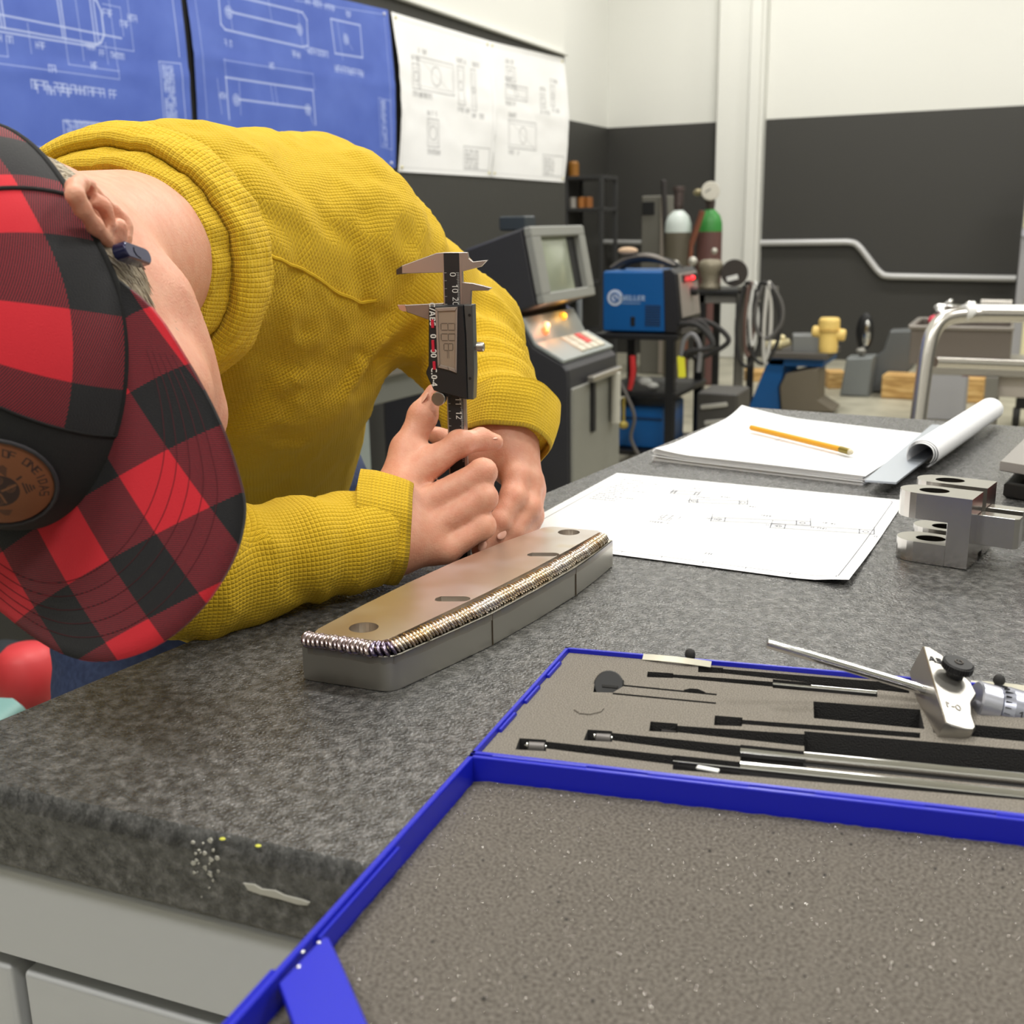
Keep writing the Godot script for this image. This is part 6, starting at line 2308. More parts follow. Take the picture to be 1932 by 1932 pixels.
func earbud() -> void:
	var a := Vector3(-0.4102, 1.1816, -0.432)
	var b := Vector3(-0.4166, 1.1761, -0.4568)
	var up := Vector3(0.8075, 0.3371, 0.4655).normalized()
	var ax := (b - a).normalized()
	var y := (up - ax * up.dot(ax)).normalized()
	var T := Transform3D(Basis(ax, y, ax.cross(y)), (a + b) / 2)
	var L := a.distance_to(b)
	var t := thing("earbud", "small dark blue glossy wireless earbud in the man's left ear", "earbud", (a + b) / 2 - Vector3(0, 0.004, 0))
	var mb := MB.new()
	var poly := PackedVector2Array()
	for i in 24:
		var th := TAU * i / 24
		poly.append(Vector2(cos(th) * 0.0044 + (L * 0.5 - 0.004) * signf(cos(th)), sin(th) * 0.0044))
	mb.prism(T * Transform3D(Basis(Vector3(1, 0, 0), Vector3(0, 0, -1), Vector3(0, 1, 0)), Vector3.ZERO), poly, -0.005, 0.0024, 0.0009, 60.0)
	obj("shell", mb, mat(c8(46, 48, 84), 0.16, 0.2), t)
	var s := MB.new()
	s.tube([T * Vector3(-0.004, 0.0025, -0.002), T * Vector3(-0.0045, 0.0025, 0.0), T * Vector3(-0.003, 0.0025, 0.002), T * Vector3(0.001, 0.0025, 0.0028)], 0.0003, 6)
	obj("seam_line", s, M.black_satin, t)


# ---------------------------------------------------------------- the shop behind
func blue_print(kind: int, z0: float, z1: float, y0: float, y1: float) -> Image:
	var W := 900
	var H := int(W * (y1 - y0) / (z1 - z0))
	var im := canvas(W, H, c8(80, 106, 194))
	var rng := RandomNumberGenerator.new()
	rng.seed = 30 + kind
	# faded washes in the blue, as old copies have
	var nz := FastNoiseLite.new()
	nz.seed = kind
	nz.frequency = 0.006
	for y in range(0, H, 3):
		for x in range(0, W, 3):
			var g := nz.get_noise_2d(x, y) * 0.5 + 0.5
			im.fill_rect(Rect2i(x, y, 3, 3), c8(70, 96, 186).lerp(c8(92, 118, 204), g))
	var k := c8(188, 200, 238)
	var q := func(p: Vector2) -> Vector2:
		return Vector2((p.x - z0) / (z1 - z0) * W, (y1 - p.y) / (y1 - y0) * H)
	var seg := func(pts: Array, w: float, op: float) -> void:
		var o := []
		for p in pts: o.append(q.call(p))
		path(im, o, k, w, op)
	var note := func(p: Vector2, n: int, h: float) -> void:
		scribble(im, q.call(p), Vector2(1, 0), n, h, k, rng, 0.9)
	if kind == 0:
		for l in [[Vector2(2.1545, 1.7185), Vector2(2.6049, 1.7179)], [Vector2(2.1495, 1.6881), Vector2(2.4985, 1.6902)], [Vector2(2.1479, 1.678), Vector2(2.4973, 1.6817)], [Vector2(2.183, 1.7747), Vector2(2.1887, 1.6886)], [Vector2(2.1964, 1.7769), Vector2(2.1984, 1.6874)],
				[Vector2(2.381, 1.8074), Vector2(2.3868, 1.6894)], [Vector2(2.3923, 1.8092), Vector2(2.3959, 1.6879)], [Vector2(2.4992, 1.8133), Vector2(2.5026, 1.6907)], [Vector2(2.5112, 1.8153), Vector2(2.5152, 1.6951)]]:
			seg.call(l, 4.0, 0.85)
		seg.call([Vector2(2.4996, 1.8161), Vector2(2.525, 1.8011), Vector2(2.5376, 1.7784), Vector2(2.5387, 1.7176), Vector2(2.5234, 1.6961), Vector2(2.5022, 1.6879)], 5.0, 0.9)
		for l in [[Vector2(2.3094, 1.7956), Vector2(2.6436, 1.8394), Vector2(2.6499, 1.6892)], [Vector2(2.4459, 1.8181), Vector2(2.4537, 1.6407)], [Vector2(2.5708, 1.8387), Vector2(2.5803, 1.6066)], [Vector2(2.1355, 1.6017), Vector2(2.5782, 1.6064)], [Vector2(2.3958, 1.6259), Vector2(2.5813, 1.6282)], [Vector2(2.1384, 1.6195), Vector2(2.1978, 1.6215), Vector2(2.1981, 1.6647)], [Vector2(2.2716, 1.7103), Vector2(2.2741, 1.6383)],
				[Vector2(2.4584, 1.6851), Vector2(2.6499, 1.6892)], [Vector2(2.5446, 1.7987), Vector2(2.6125, 1.7994), Vector2(2.6143, 1.7248)], [Vector2(2.5399, 1.6982), Vector2(2.544, 1.6426)], [Vector2(2.394, 1.6876), Vector2(2.3977, 1.6261)]]:
			seg.call(l, 2.4, 0.65)
		for n in [[Vector2(2.1636, 1.6552), 5, 13.0], [Vector2(2.2923, 1.6536), 3, 13.0], [Vector2(2.3017, 1.5995), 4, 14.0], [Vector2(2.4787, 1.6241), 3, 14.0], [Vector2(2.6271, 1.7691), 4, 14.0], [Vector2(2.5947, 1.749), 4, 13.0], [Vector2(2.5442, 1.7683), 3, 14.0], [Vector2(2.5143, 1.6616), 9, 12.0], [Vector2(2.4703, 1.6729), 5, 12.0], [Vector2(2.2311, 1.553), 22, 17.0], [Vector2(2.2698, 1.5435), 9, 16.0]]:
			note.call(n[0], n[1], n[2])
		seg.call([Vector2(2.8322, 1.8818), Vector2(2.8351, 1.695)], 3.0, 0.8)
		# parts list and title block
		seg.call([Vector2(2.7478, 1.6729), Vector2(2.8374, 1.677), Vector2(2.8406, 1.5027), Vector2(2.7488, 1.4964), Vector2(2.7478, 1.6729)], 2.6, 0.8)
		for i in 17:
			note.call(Vector2(2.7567, 1.6545).lerp(Vector2(2.7591, 1.5033), i / 16.0), 6, 9.0)
		seg.call([Vector2(2.3547, 1.4805), Vector2(2.7471, 1.4841), Vector2(2.7523, 1.4197), Vector2(2.354, 1.4144), Vector2(2.3547, 1.4805)], 3.0, 0.8)
		for i in 3:
			note.call(Vector2(2.363, 1.4729).lerp(Vector2(2.3649, 1.4482), i / 2.0), 40, 9.0)
		seg.call([Vector2(2.1037, 1.4064), Vector2(2.3494, 1.4086)], 2.6, 0.7)
	else:
		for l in [[Vector2(3.0537, 1.9106), Vector2(3.5068, 1.9201), Vector2(3.5306, 1.899), Vector2(3.5279, 1.8137), Vector2(3.4876, 1.8051), Vector2(3.0692, 1.8041), Vector2(3.0497, 1.8173), Vector2(3.0511, 1.9101)], [Vector2(3.1141, 1.8616), Vector2(3.4685, 1.8658)], [Vector2(3.051, 1.6608), Vector2(3.5388, 1.6675), Vector2(3.5466, 1.5509)], [Vector2(3.0537, 1.6611), Vector2(3.0565, 1.5339)], [Vector2(3.1143, 1.5997), Vector2(3.5184, 1.6038)],
				[Vector2(3.6829, 1.9246), Vector2(3.8813, 1.9305), Vector2(3.8858, 1.8163), Vector2(3.6994, 1.8094), Vector2(3.6829, 1.9246)]]:
			seg.call(l, 5.0, 0.8)
		for l in [[Vector2(3.0993, 1.8943), Vector2(3.1075, 1.8094)], [Vector2(3.077, 1.8655), Vector2(3.12, 1.8656)], [Vector2(3.3081, 1.9437), Vector2(3.3231, 1.8692)], [Vector2(3.4817, 1.9268), Vector2(3.495, 1.8131)], [Vector2(3.0468, 1.7118), Vector2(3.5447, 1.7224), Vector2(3.5524, 1.6688)], [Vector2(3.0499, 1.7154), Vector2(3.0558, 1.6564)], [Vector2(3.2901, 1.6648), Vector2(3.3007, 1.6003)], [Vector2(3.3146, 1.6672), Vector2(3.325, 1.5988)],
				[Vector2(3.725, 1.9196), Vector2(3.7483, 1.7928)], [Vector2(3.7615, 1.8877), Vector2(3.8191, 1.8351)], [Vector2(3.4942, 1.806), Vector2(3.5386, 1.7901)], [Vector2(2.9328, 1.8984), Vector2(2.9442, 1.5258)], [Vector2(4.0617, 1.9989), Vector2(4.0734, 1.4625)], [Vector2(3.0073, 1.6515), Vector2(3.0205, 1.5477)], [Vector2(3.1212, 1.6548), Vector2(3.1196, 1.5519)], [Vector2(3.5049, 1.6028), Vector2(3.5329, 1.5499)], [Vector2(3.4653, 1.9519), Vector2(4.0613, 1.995)]]:
			seg.call(l, 2.6, 0.6)
		for n in [[Vector2(3.5298, 1.9516), 7, 15.0], [Vector2(3.651, 1.9524), 5, 14.0], [Vector2(3.5252, 1.7885), 9, 15.0], [Vector2(3.6929, 1.7455), 12, 17.0], [Vector2(3.7856, 1.9469), 4, 14.0], [Vector2(3.0603, 1.7551), 4, 14.0], [Vector2(3.2897, 1.7127), 3, 14.0], [Vector2(3.4254, 1.766), 4, 14.0], [Vector2(3, 1.5946), 4, 13.0]]:
			note.call(n[0], n[1], n[2])
		for p in [Vector2(3.0948, 1.8587), Vector2(3.484, 1.8609), Vector2(3.7778, 1.8675), Vector2(3.1001, 1.5968), Vector2(3.5045, 1.5991)]:
			for r in [4.0, 8.0, 13.0]:
				ring(im, q.call(p), r, k, 2.5, 0.7)
		seg.call([Vector2(3.9843, 1.6812), Vector2(4.0665, 1.6763), Vector2(4.0759, 1.4918), Vector2(3.9926, 1.4999), Vector2(3.9843, 1.6812)], 2.4, 0.6)
		for i in 14:
			note.call(Vector2(3.9989, 1.6625).lerp(Vector2(4.0092, 1.5008), i / 13.0), 4, 9.0)
	return im

func white_print(kind: int) -> Image:
	var im := canvas(520, 380, c8(250, 250, 250))
	var rng := RandomNumberGenerator.new()
	rng.seed = 60 + kind
	var k := c8(150, 150, 152)
	frame(im, Rect2(12, 12, 496, 356), c8(206, 206, 206), 2.0, 0.6)
	var rs := [Rect2(110, 90, 190, 80), Rect2(80, 110, 40, 60), Rect2(320, 90, 40, 100), Rect2(400, 90, 26, 110), Rect2(150, 240, 60, 70)] if kind == 0 else [Rect2(100, 60, 60, 40), Rect2(90, 110, 150, 40), Rect2(330, 120, 40, 40), Rect2(410, 90, 30, 60), Rect2(110, 210, 190, 80)]
	for r in rs:
		frame(im, r, k, 3, 0.7)
		frame(im, r.grow(-9), k, 2, 0.5)
		line(im, r.position, r.end, k, 2, 0.3)
		scribble(im, r.position + Vector2(0, -8), Vector2(1, 0), 6, 12, k, rng)
		scribble(im, Vector2(r.position.x, r.end.y + 20), Vector2(1, 0), 8, 12, k, rng)
		ring(im, r.get_center(), minf(r.size.x, r.size.y) * 0.3, k, 2.5, 0.7)
	frame(im, Rect2(350, 300, 150, 62), k, 2.5, 0.7)
	for i in 5:
		scribble(im, Vector2(358, 316 + i * 11), Vector2(1, 0), 14, 8, k, rng)
	return im

func wall_prints() -> void:
	# each hangs a little away from the wall and curls; (along -z, up) corners
	var defs := [
		["blueprint", "large blue print with white plan lines, furthest left on the black wall", Vector2(1.795, 1.7752), Vector2(2.8698, 1.9324), Vector2(2.8655, 1.4854), Vector2(1.7497, 1.3759), 0, 0.008],
		["blueprint", "blue print with two long frames and a square plan, hanging next to the white sheets", Vector2(2.891, 1.9658), Vector2(4.0969, 2.0158), Vector2(4.1054, 1.4218), Vector2(2.8959, 1.4873), 1, 0.01],
		["white_print", "white plan sheet beside the blue print, left one of the two white sheets", Vector2(4.1217, 2.0136), Vector2(5.0169, 2.0214), Vector2(5.0042, 1.4121), Vector2(4.126, 1.4077), 2, 0.02],
		["white_print", "white plan sheet at the wall's far end, right one of the two white sheets", Vector2(5.0111, 2.0207), Vector2(5.9412, 2.0537), Vector2(5.9406, 1.4107), Vector2(5.0102, 1.4123), 3, 0.02],
	]
	for d in defs:
		var c: Array = d.slice(2, 6)
		var z0 := minf(c[0].x, c[3].x)
		var z1 := maxf(c[1].x, c[2].x)
		var y1 := maxf(c[0].y, c[1].y)
		var y0 := minf(c[2].y, c[3].y)
		var k: int = d[6]
		if k == 0: y0 -= 0.05
		if k < 2:
			c[2].y = y0; c[3].y = y0
		var im := blue_print(k, z0, z1, y0, y1) if k < 2 else white_print(k - 2)
		var nz := FastNoiseLite.new()
		nz.seed = 9 + k
		nz.frequency = 2.2
		var cu: float = d[7]
		var f := func(u: float, v: float) -> Vector3:
			var p: Vector2 = c[0].lerp(c[1], u).lerp(c[3].lerp(c[2], u), v)
			var lift: float = 0.006 + cu * (0.5 + 0.5 * nz.get_noise_2d(u * 1.3, v * 1.6)) * sin(v * PI) * 0.5
			var edge := pow(absf(u - 0.5) * 2.0, 6.0) * sin(v * PI)
			lift += edge * cu * 1.2
			lift += 0.003 * exp(-pow((v - 0.48) / 0.02, 2.0)) - 0.002 * exp(-pow((u - 0.5) / 0.015, 2.0))
			return Vector3(-2.4 + lift, p.y, -p.x)
		var mb := MB.new()
		mb.grid(f, 40, 30, Vector3(1, 0, 0), 0.0004)
		# flat uv: texture laid over the sheet's own bounds
		if k < 2:
			for i in mb.v.size():
				mb.uv[i] = Vector2((-mb.v[i].z - z0) / (z1 - z0), (y1 - mb.v[i].y) / (y1 - y0))
		var pm := tex_mat(im, 0.55 if k < 2 else 0.7)
		var o := obj(d[0], mb, pm)
		tag(o, d[1], "drawing", "prints on the black wall")
		for q in [[0.03, 0.03], [0.97, 0.03], [0.03, 0.97], [0.97, 0.97]]:
			var pin := MB.new()
			var p: Vector3 = f.call(q[0], q[1])
			rod(pin, p + Vector3(-0.004, 0, 0), p + Vector3(0.006, 0, 0), 0.006, 10, 0.002)
			obj("pin", pin, mat(c8(214, 206, 150), 0.4) if k > 1 else mat(c8(225, 228, 240), 0.4), o)

# a plate laid along the edge a-b of a profile in (x, y), from z0 to z1
func plate(mb: MB, a: Vector2, b: Vector2, z0: float, z1: float, th: float, bev := 0.003) -> MB:
	var d := (b - a)
	var n := Vector2(-d.y, d.x).normalized()
	var c := (a + b) / 2 + n * th * 0.5
	var x := Vector3(d.x, d.y, 0).normalized()
	var y := Vector3(n.x, n.y, 0)
	mb.box(Transform3D(Basis(x, y, x.cross(y)), Vector3(c.x, c.y, (z0 + z1) / 2)), Vector3(d.length(), th, absf(z1 - z0)), bev)
	return mb

func console() -> void:
	var zn := -3.47
	var zf := -3.96
	var t := thing("control_console", "old grey machine console with a tilted screen, keypad shelf and dark side panel", "control console", Vector3(-1.75, 0, -3.7))
	var P := {"tf": Vector2(-1.5483, 1.1789), "bf": Vector2(-1.4987, 0.9247), "un": Vector2(-1.5871, 0.8927), "kt": Vector2(-1.5632, 0.8786), "km": Vector2(-1.5123, 0.7887), "kf": Vector2(-1.4058, 0.732), "ff": Vector2(-1.3825, 0.68), "tb": Vector2(-1.7616, 1.1121)}
	var bx: float = P.ff.x
	var body := PackedVector2Array([P.tf, P.bf, P.un, P.kt, P.km, P.kf, P.kf.lerp(Vector2(bx, P.ff.y), 0.55) + Vector2(0.006, 0.008), Vector2(bx, P.ff.y - 0.02), Vector2(bx, 0.04), Vector2(-2.12, 0.04), Vector2(-2.12, 0.75), P.tb + Vector2(-0.18, -0.25), P.tb])
	var mb := MB.new()
	mb.prism(Transform3D(), body, zf, zn, 0.008, 25.0)
	obj("housing", mb, mat(c8(46, 46, 50), 0.5), t)
	var gm := mat(c8(138, 139, 134), 0.5)
	# screen surround
	var bz := MB.new()
	var up: Vector2 = (P.tf - P.bf)
	for s in [[0.0, 0.14, zf, zn], [0.86, 1.0, zf, zn], [0.12, 0.88, zn - 0.075, zn], [0.12, 0.88, zf, zf + 0.06]]:
		plate(bz, P.bf + up * s[1], P.bf + up * s[0], s[2], s[3], 0.03, 0.006)
	obj("screen_surround", bz, gm, t)
	var sc := MB.new()
	sc.grid(func(u: float, v: float) -> Vector3:
		var q: Vector2 = P.bf + up * lerpf(0.12, 0.88, v)
		var bulge := 0.022 * sin(u * PI) * sin(v * PI)
		return Vector3(q.x + 0.004 + bulge, q.y, lerpf(zn - 0.07, zf + 0.13, u)), 16, 12, Vector3(1, 0, 0))
	obj("screen", sc, mat(c8(150, 156, 138), 0.2), t)
	var sd := MB.new()
	plate(sd, P.bf + up * 0.88, P.bf + up * 0.12, zf + 0.05, zf + 0.13, 0.006, 0.001)
	obj("screen_shade", sd, M.black_satin, t)
	# keypad shelf: upright part and sloping part
	var kp := MB.new()
	plate(kp, P.kt, P.km, zf + 0.02, zn - 0.0, 0.012)
	plate(kp, P.km, P.kf, zf, zn, 0.014)
	obj("keypad_shelf", kp, mat(c8(146, 152, 150), 0.5), t)
	var nk: Vector2 = P.kf - P.km
	var nup := Vector2(-nk.y, nk.x).normalized()
	for i in 4:
		for j in 3:
			var kb := MB.new()
			var q: Vector2 = P.km.lerp(P.kf, 0.22 + j * 0.26)
			plate(kb, q - nk.normalized() * 0.016, q + nk.normalized() * 0.016, zn - 0.2 - i * 0.062 - 0.046, zn - 0.2 - i * 0.062, 0.022, 0.003)
			obj("key", kb, mat(c8(206, 66, 60), 0.5) if (j == 0 and i == 2) or (j == 1 and i == 2) else mat(c8(205, 200, 184), 0.5), t)
	for q in [[0.25, 0.42, c8(255, 180, 60)], [0.62, 0.12, c8(255, 150, 90)], [0.45, 0.16, c8(235, 190, 150)]]:
		var lp := MB.new()
		var p: Vector2 = P.kt.lerp(P.km, q[0])
		lp.ball(Vector3(p.x + 0.012, p.y + 0.006, lerpf(zn - 0.03, zf + 0.02, q[1] * 1.6)), Vector3(0.016, 0.016, 0.016), Basis(), 14, 10)
		var lm := mat(q[2], 0.3)
		lm.emission_enabled = true
		lm.emission = q[2]
		lm.emission_energy_multiplier = 0.8
		var lo := obj("indicator_lamp", lp, lm, t)
		var ol := OmniLight3D.new()
		ol.name = "indicator_light"
		ol.light_color = q[2]
		ol.light_energy = 0.004
		ol.omni_range = 3.0
		ol.omni_attenuation = 2.0
		ol.light_size = 0.012
		ol.shadow_enabled = true
		lo.add_child(ol)
		ol.position = Vector3(p.x + 0.034, p.y + 0.02, lerpf(zn - 0.03, zf + 0.02, q[1] * 1.6)) - t.position
	# front: light grey panel, two slots with handles
	var fp := MB.new()
	fp.box(Transform3D(Basis(), Vector3(bx + 0.004, (P.ff.y - 0.03 + 0.06) / 2, (zn + zf) / 2)), Vector3(0.016, P.ff.y - 0.09, absf(zf - zn) - 0.012), 0.006)
	obj("front_panel", fp, mat(c8(126, 126, 119), 0.5), t)
	var a := Vector3(-1.38, 0.6225, -3.5797)
	for z in [0.02, -0.2]:
		var sl := MB.new()
		sl.box(Transform3D(Basis(), Vector3(bx + 0.016, a.y - 0.055, a.z - 0.09 + z)), Vector3(0.02, 0.19, 0.028), 0.004)
		obj("slot", sl, M.black_satin, t)
	var hb_ := MB.new()
	hb_.box(Transform3D(Basis(), Vector3(bx + 0.03, a.y + 0.045, a.z - 0.16)), Vector3(0.03, 0.022, 0.3), 0.006)
	obj("handle", hb_, M.steel, t)
	var h2 := MB.new()
	rod(h2, Vector3(bx + 0.035, a.y + 0.04, a.z - 0.26), Vector3(bx + 0.035, a.y - 0.15, a.z - 0.26), 0.018, 14, 0.003)
	obj("handle", h2, mat(c8(180, 178, 168), 0.45), t)
	# small blue lit screen behind it, and the boxes on top
	var bs := MB.new()
	var bp := Vector3(-1.7105, 1.0613, -4.4075)
	bs.box(Transform3D(Basis(Vector3.UP, 1.0), bp), Vector3(0.05, 0.1, 0.02), 0.006)
	var bm := mat(c8(120, 140, 230), 0.3)
	bm.emission_enabled = true
	bm.emission = c8(120, 140, 240)
	bm.emission_energy_multiplier = 0.9
	var meter := thing("meter", "small instrument with a lit blue display on a stalk behind the console", "instrument", Vector3(bp.x, 0, bp.z))
	obj("display", bs, bm, meter)
	var bl := OmniLight3D.new()
	bl.name = "display_light"
	bl.light_color = c8(120, 140, 240)
	bl.light_energy = 0.01
	bl.light_size = 0.03
	bl.omni_range = 4.0
	bl.omni_attenuation = 2.0
	bl.shadow_enabled = true
	bl.position = bp + Vector3(0.05, 0, 0.05) - meter.position
	meter.add_child(bl)
	var stalk := MB.new()
	rod(stalk, Vector3(bp.x, 0.012, bp.z), bp - Vector3(0, 0.05, 0), 0.012, 12)
	rod(stalk, Vector3(bp.x, 0.0, bp.z), Vector3(bp.x, 0.014, bp.z), 0.12, 24, 0.004)
	obj("stand", stalk, M.grey_cast, meter)
	var bc := MB.new()
	var q0 := Vector3(-1.6193, 1.2017, -3.7)
	bc.box(Transform3D(Basis(), q0 + Vector3(-0.05, -0.008, 0)), Vector3(0.1, 0.05, 0.1), 0.006)
	single("small_box", bc, mat(c8(50, 58, 64), 0.5), "small dark box standing on the back of the console's top", "box")

func bars(mb: MB, list: Array, w: float) -> MB:
	for l in list:
		var d: Vector3 = (l[1] - l[0])
		mb.box(Transform3D(along(l[0], l[1]).basis, (l[0] + l[1]) / 2), Vector3(w, d.length(), w), 0.002)
	return mb

func welding_cart() -> void:
	var zs := -5.0
	var x0: float = Vector2(-1.842, 0.6726).x
	var x1: float = Vector2(-1.4654, 0.6819).x
	var ys: float = Vector2(-1.6696, 0.6844).y
	var zb := -5.5
	var t := thing("welding_cart", "black steel cart of square tube carrying the blue welding machine", "cart", Vector3((x0 + x1) / 2, 0, (zs + zb) / 2))
	for x in [x0, x1 - 0.02]:
		for z in [zs, zb]:
			obj("post", bars(MB.new(), [[Vector3(x, 0.08, z), Vector3(x, ys, z)]], 0.042), M.black_satin, t)
			var w := MB.new()
			w.lathe(Transform3D(Basis(Vector3(0, 0, 1), PI / 2), Vector3(x + 0.012, 0.04, z)), [Vector2(0, 0), Vector2(0.032, 0), Vector2(0.04, 0.006), Vector2(0.04, 0.018), Vector2(0.032, 0.024), Vector2(0, 0.024)], 20)
			obj("caster", w, M.rubber, t)
	var ym: float = Vector2(-1.6396, 0.4028).y
	for y in [ys - 0.012, ym, 0.12]:
		var s := MB.new()
		s.box(Transform3D(Basis(), Vector3((x0 + x1) / 2, y, (zs + zb) / 2)), Vector3(x1 - x0 + 0.03, 0.025, zs - zb + 0.04), 0.004)
		obj("shelf", s, M.black_satin, t)
	# the welding machine on top
	var mx0: float = Vector2(-1.824, 0.9695).x
	var mx1: float = Vector2(-1.5122, 0.9699).x
	var yt: float = Vector2(-1.6727, 0.9721).y
	var w := thing("welding_machine", "blue and grey welding machine with a white round emblem, standing on the black cart", "welding machine", Vector3((mx0 + mx1) / 2, ys, zs - 0.16))
	var mb := MB.new()
	mb.box(Transform3D(Basis(), Vector3((mx0 + mx1) / 2, (ys + yt) / 2 + 0.004, zs - 0.17)), Vector3(mx1 - mx0, yt - ys - 0.008, 0.34), 0.01)
	obj("cover", mb, M.machine_blue, w)
	var fr_ := MB.new()
	fr_.prism(Transform3D(), PackedVector2Array([Vector2(mx1 - 0.006, ys + 0.006), Vector2(mx1 + 0.055, ys + 0.006), Vector2(mx1 + 0.07, ys + 0.06), Vector2(mx1 + 0.045, yt - 0.01), Vector2(mx1 + 0.02, yt + 0.012), Vector2(mx1 - 0.02, yt + 0.006)]), zs - 0.345, zs + 0.004, 0.006)
	obj("front_housing", fr_, M.black_plastic, w)
	var pn := MB.new()
	plate(pn, Vector2(mx1 + 0.045, yt - 0.012), Vector2(mx1 + 0.068, ys + 0.075), zs - 0.32, zs - 0.02, 0.008)
	obj("control_panel", pn, mat(c8(138, 132, 126), 0.5), w)
	var wi := MB.new()
	plate(wi, Vector2(mx1 + 0.049, yt - 0.02), Vector2(mx1 + 0.053, yt - 0.055), zs - 0.3, zs - 0.06, 0.014)
	obj("display_window", wi, M.black_satin, w)
	var led := MB.new()
	led.ball(Vector3(mx1 + 0.066, yt - 0.038, zs - 0.19), Vector3(0.012, 0.012, 0.02), Basis(), 12, 8)
	var lm := mat(c8(240, 50, 60), 0.4)
	lm.emission_enabled = true
	lm.emission = c8(250, 50, 60)
	lm.emission_energy_multiplier = 1.0
	obj("led", led, lm, w)
	var ll := OmniLight3D.new()
	ll.name = "led_light"
	ll.light_color = c8(250, 50, 60)
	ll.light_energy = 0.004
	ll.light_size = 0.012
	ll.omni_range = 3.0
	ll.omni_attenuation = 2.0
	ll.shadow_enabled = true
	ll.position = Vector3(mx1 + 0.09, yt - 0.038, zs - 0.19) - w.position
	w.add_child(ll)
	var kn := MB.new()
	rod(kn, Vector3(mx1 + 0.06, yt - 0.1, zs - 0.19), Vector3(mx1 + 0.095, yt - 0.1, zs - 0.19), 0.02, 18, 0.003)
	obj("knob", kn, M.black_satin, w)
	for i in 4:
		var rb := MB.new()
		rb.box(Transform3D(Basis(), Vector3(mx1 + 0.068, ys + 0.05 - i * 0.014, zs - 0.17)), Vector3(0.012, 0.007, 0.3), 0.002)
		obj("rib", rb, mat(c8(120, 116, 112), 0.5), w)
	# emblem, maker's lettering and the cooling grille on the blue side
	var em := MB.new()
	var e0 := Vector3(-1.7604, 0.8506, -5)
	em.lathe(Transform3D(Basis(Vector3(1, 0, 0), PI / 2), e0), [Vector2(0.0, 0.003), Vector2(0.0375, 0.003), Vector2(0.0375, -0.002)], 28)
	var eo := obj("emblem", em, mat(c8(196, 206, 222), 0.5), w)
	var e2 := MB.new()
	e2.tube(circle(Vector2.ZERO, 0.021, 20).map(func(c): return e0 + Vector3(c.x, c.y, 0.004)) , 0.004, 6, false)
	e2.box(Transform3D(Basis(Vector3(0, 0, 1), 0.7), e0 + Vector3(0.004, -0.004, 0.004)), Vector3(0.008, 0.03, 0.004))
	obj("emblem_ring", e2, M.machine_blue, eo)
	words("lettering", "MILLER", Transform3D(Basis(), Vector3(-1.6727, 0.8491, -5) + Vector3(0, 0, 0.002)), 0.024, mat(c8(160, 182, 210), 0.5), w, true, 0.002)
	var un := MB.new()
	un.box(Transform3D(Basis(), Vector3(-1.6817, 0.8254, -5) + Vector3(0, 0, 0.001)), Vector3(0.09, 0.003, 0.002))
	obj("underline", un, mat(c8(150, 176, 206), 0.5), w)
	var ga := Vector3(-1.6132, 0.8201, -5)
	var gb := Vector3(-1.5386, 0.7199, -5)
	for i in 9:
		var g := MB.new()
		g.box(Transform3D(Basis(), Vector3((ga.x + gb.x) / 2, lerpf(ga.y, gb.y, (i + 0.5) / 9.0), zs + 0.0)), Vector3(gb.x - ga.x, (ga.y - gb.y) / 14.0, 0.006), 0.001)
		obj("vent_slot", g, mat(c8(16, 48, 84), 0.6), w)
	var lt := MB.new()
	lt.box(Transform3D(Basis(), Vector3(-1.6728, 0.742, -5)), Vector3(0.022, 0.045, 0.008), 0.003)
	obj("latch", lt, M.black_satin, w)
	var hd := MB.new()
	hd.tube(bend([Vector3(mx0 + 0.03, yt, zs - 0.17), Vector3(mx0 + 0.07, yt + 0.035, zs - 0.17), Vector3((mx0 + mx1) / 2, yt + 0.05, zs - 0.17), Vector3(mx1 - 0.04, yt + 0.035, zs - 0.17), Vector3(mx1 + 0.02, yt, zs - 0.17)], 5), 0.016, 10)
	obj("handle", hd, M.rubber, w)
	# things lying on the machine
	var gl := MB.new()
	gl.tube(bend([Vector3(mx0 + 0.02, yt + 0.012, zs - 0.06), Vector3(mx0 + 0.1, yt + 0.055, zs - 0.08), Vector3(mx0 + 0.2, yt + 0.06, zs - 0.1), Vector3(mx1, yt + 0.02, zs - 0.12)], 5), [0.01, 0.01, 0.012, 0.013, 0.014, 0.015, 0.016, 0.017, 0.018, 0.018, 0.018, 0.018, 0.016, 0.014, 0.012, 0.01], 10)
	single("welding_torch", gl, M.dark_steel, "long dark torch lying bent over the top of the blue welding machine", "torch")
	var tg := MB.new()
	tg.ball(Vector3(mx0 + 0.1, yt + 0.09, zs - 0.07), Vector3(0.05, 0.018, 0.02), Basis(), 14, 8)
	single("glove", tg, mat(c8(206, 176, 146), 0.8), "pale tan glove tip resting on the blue welding machine", "glove")
	# cables that leave its front and hang down the cart
	var cab := MB.new()
	for c in [[0.0, 0.24, 0.05, 0.0], [-0.1, 0.2, 0.09, 0.02], [-0.18, 0.28, 0.03, 0.05]]:
		var s := Vector3(mx1 + 0.07, ys + 0.05, zs + c[0])
		cab.tube(bend([s, s + Vector3(0.08, 0.0, 0.02), s + Vector3(c[1] * 0.6, -0.05, 0.03), s + Vector3(c[1] * 0.65, -0.1, 0.04), s + Vector3(c[1] * 0.2, -0.12 - c[3], 0.04), s + Vector3(0.02, -0.16, 0.03)], 6), 0.013, 8)
	tag(obj("cable_bundle", cab, M.rubber), "black cables looping out of the welding machine's front", "cable", "", "")
	var yg := MB.new()
	var yp := Vector3(-1.4225, 0.5436, -4.96)
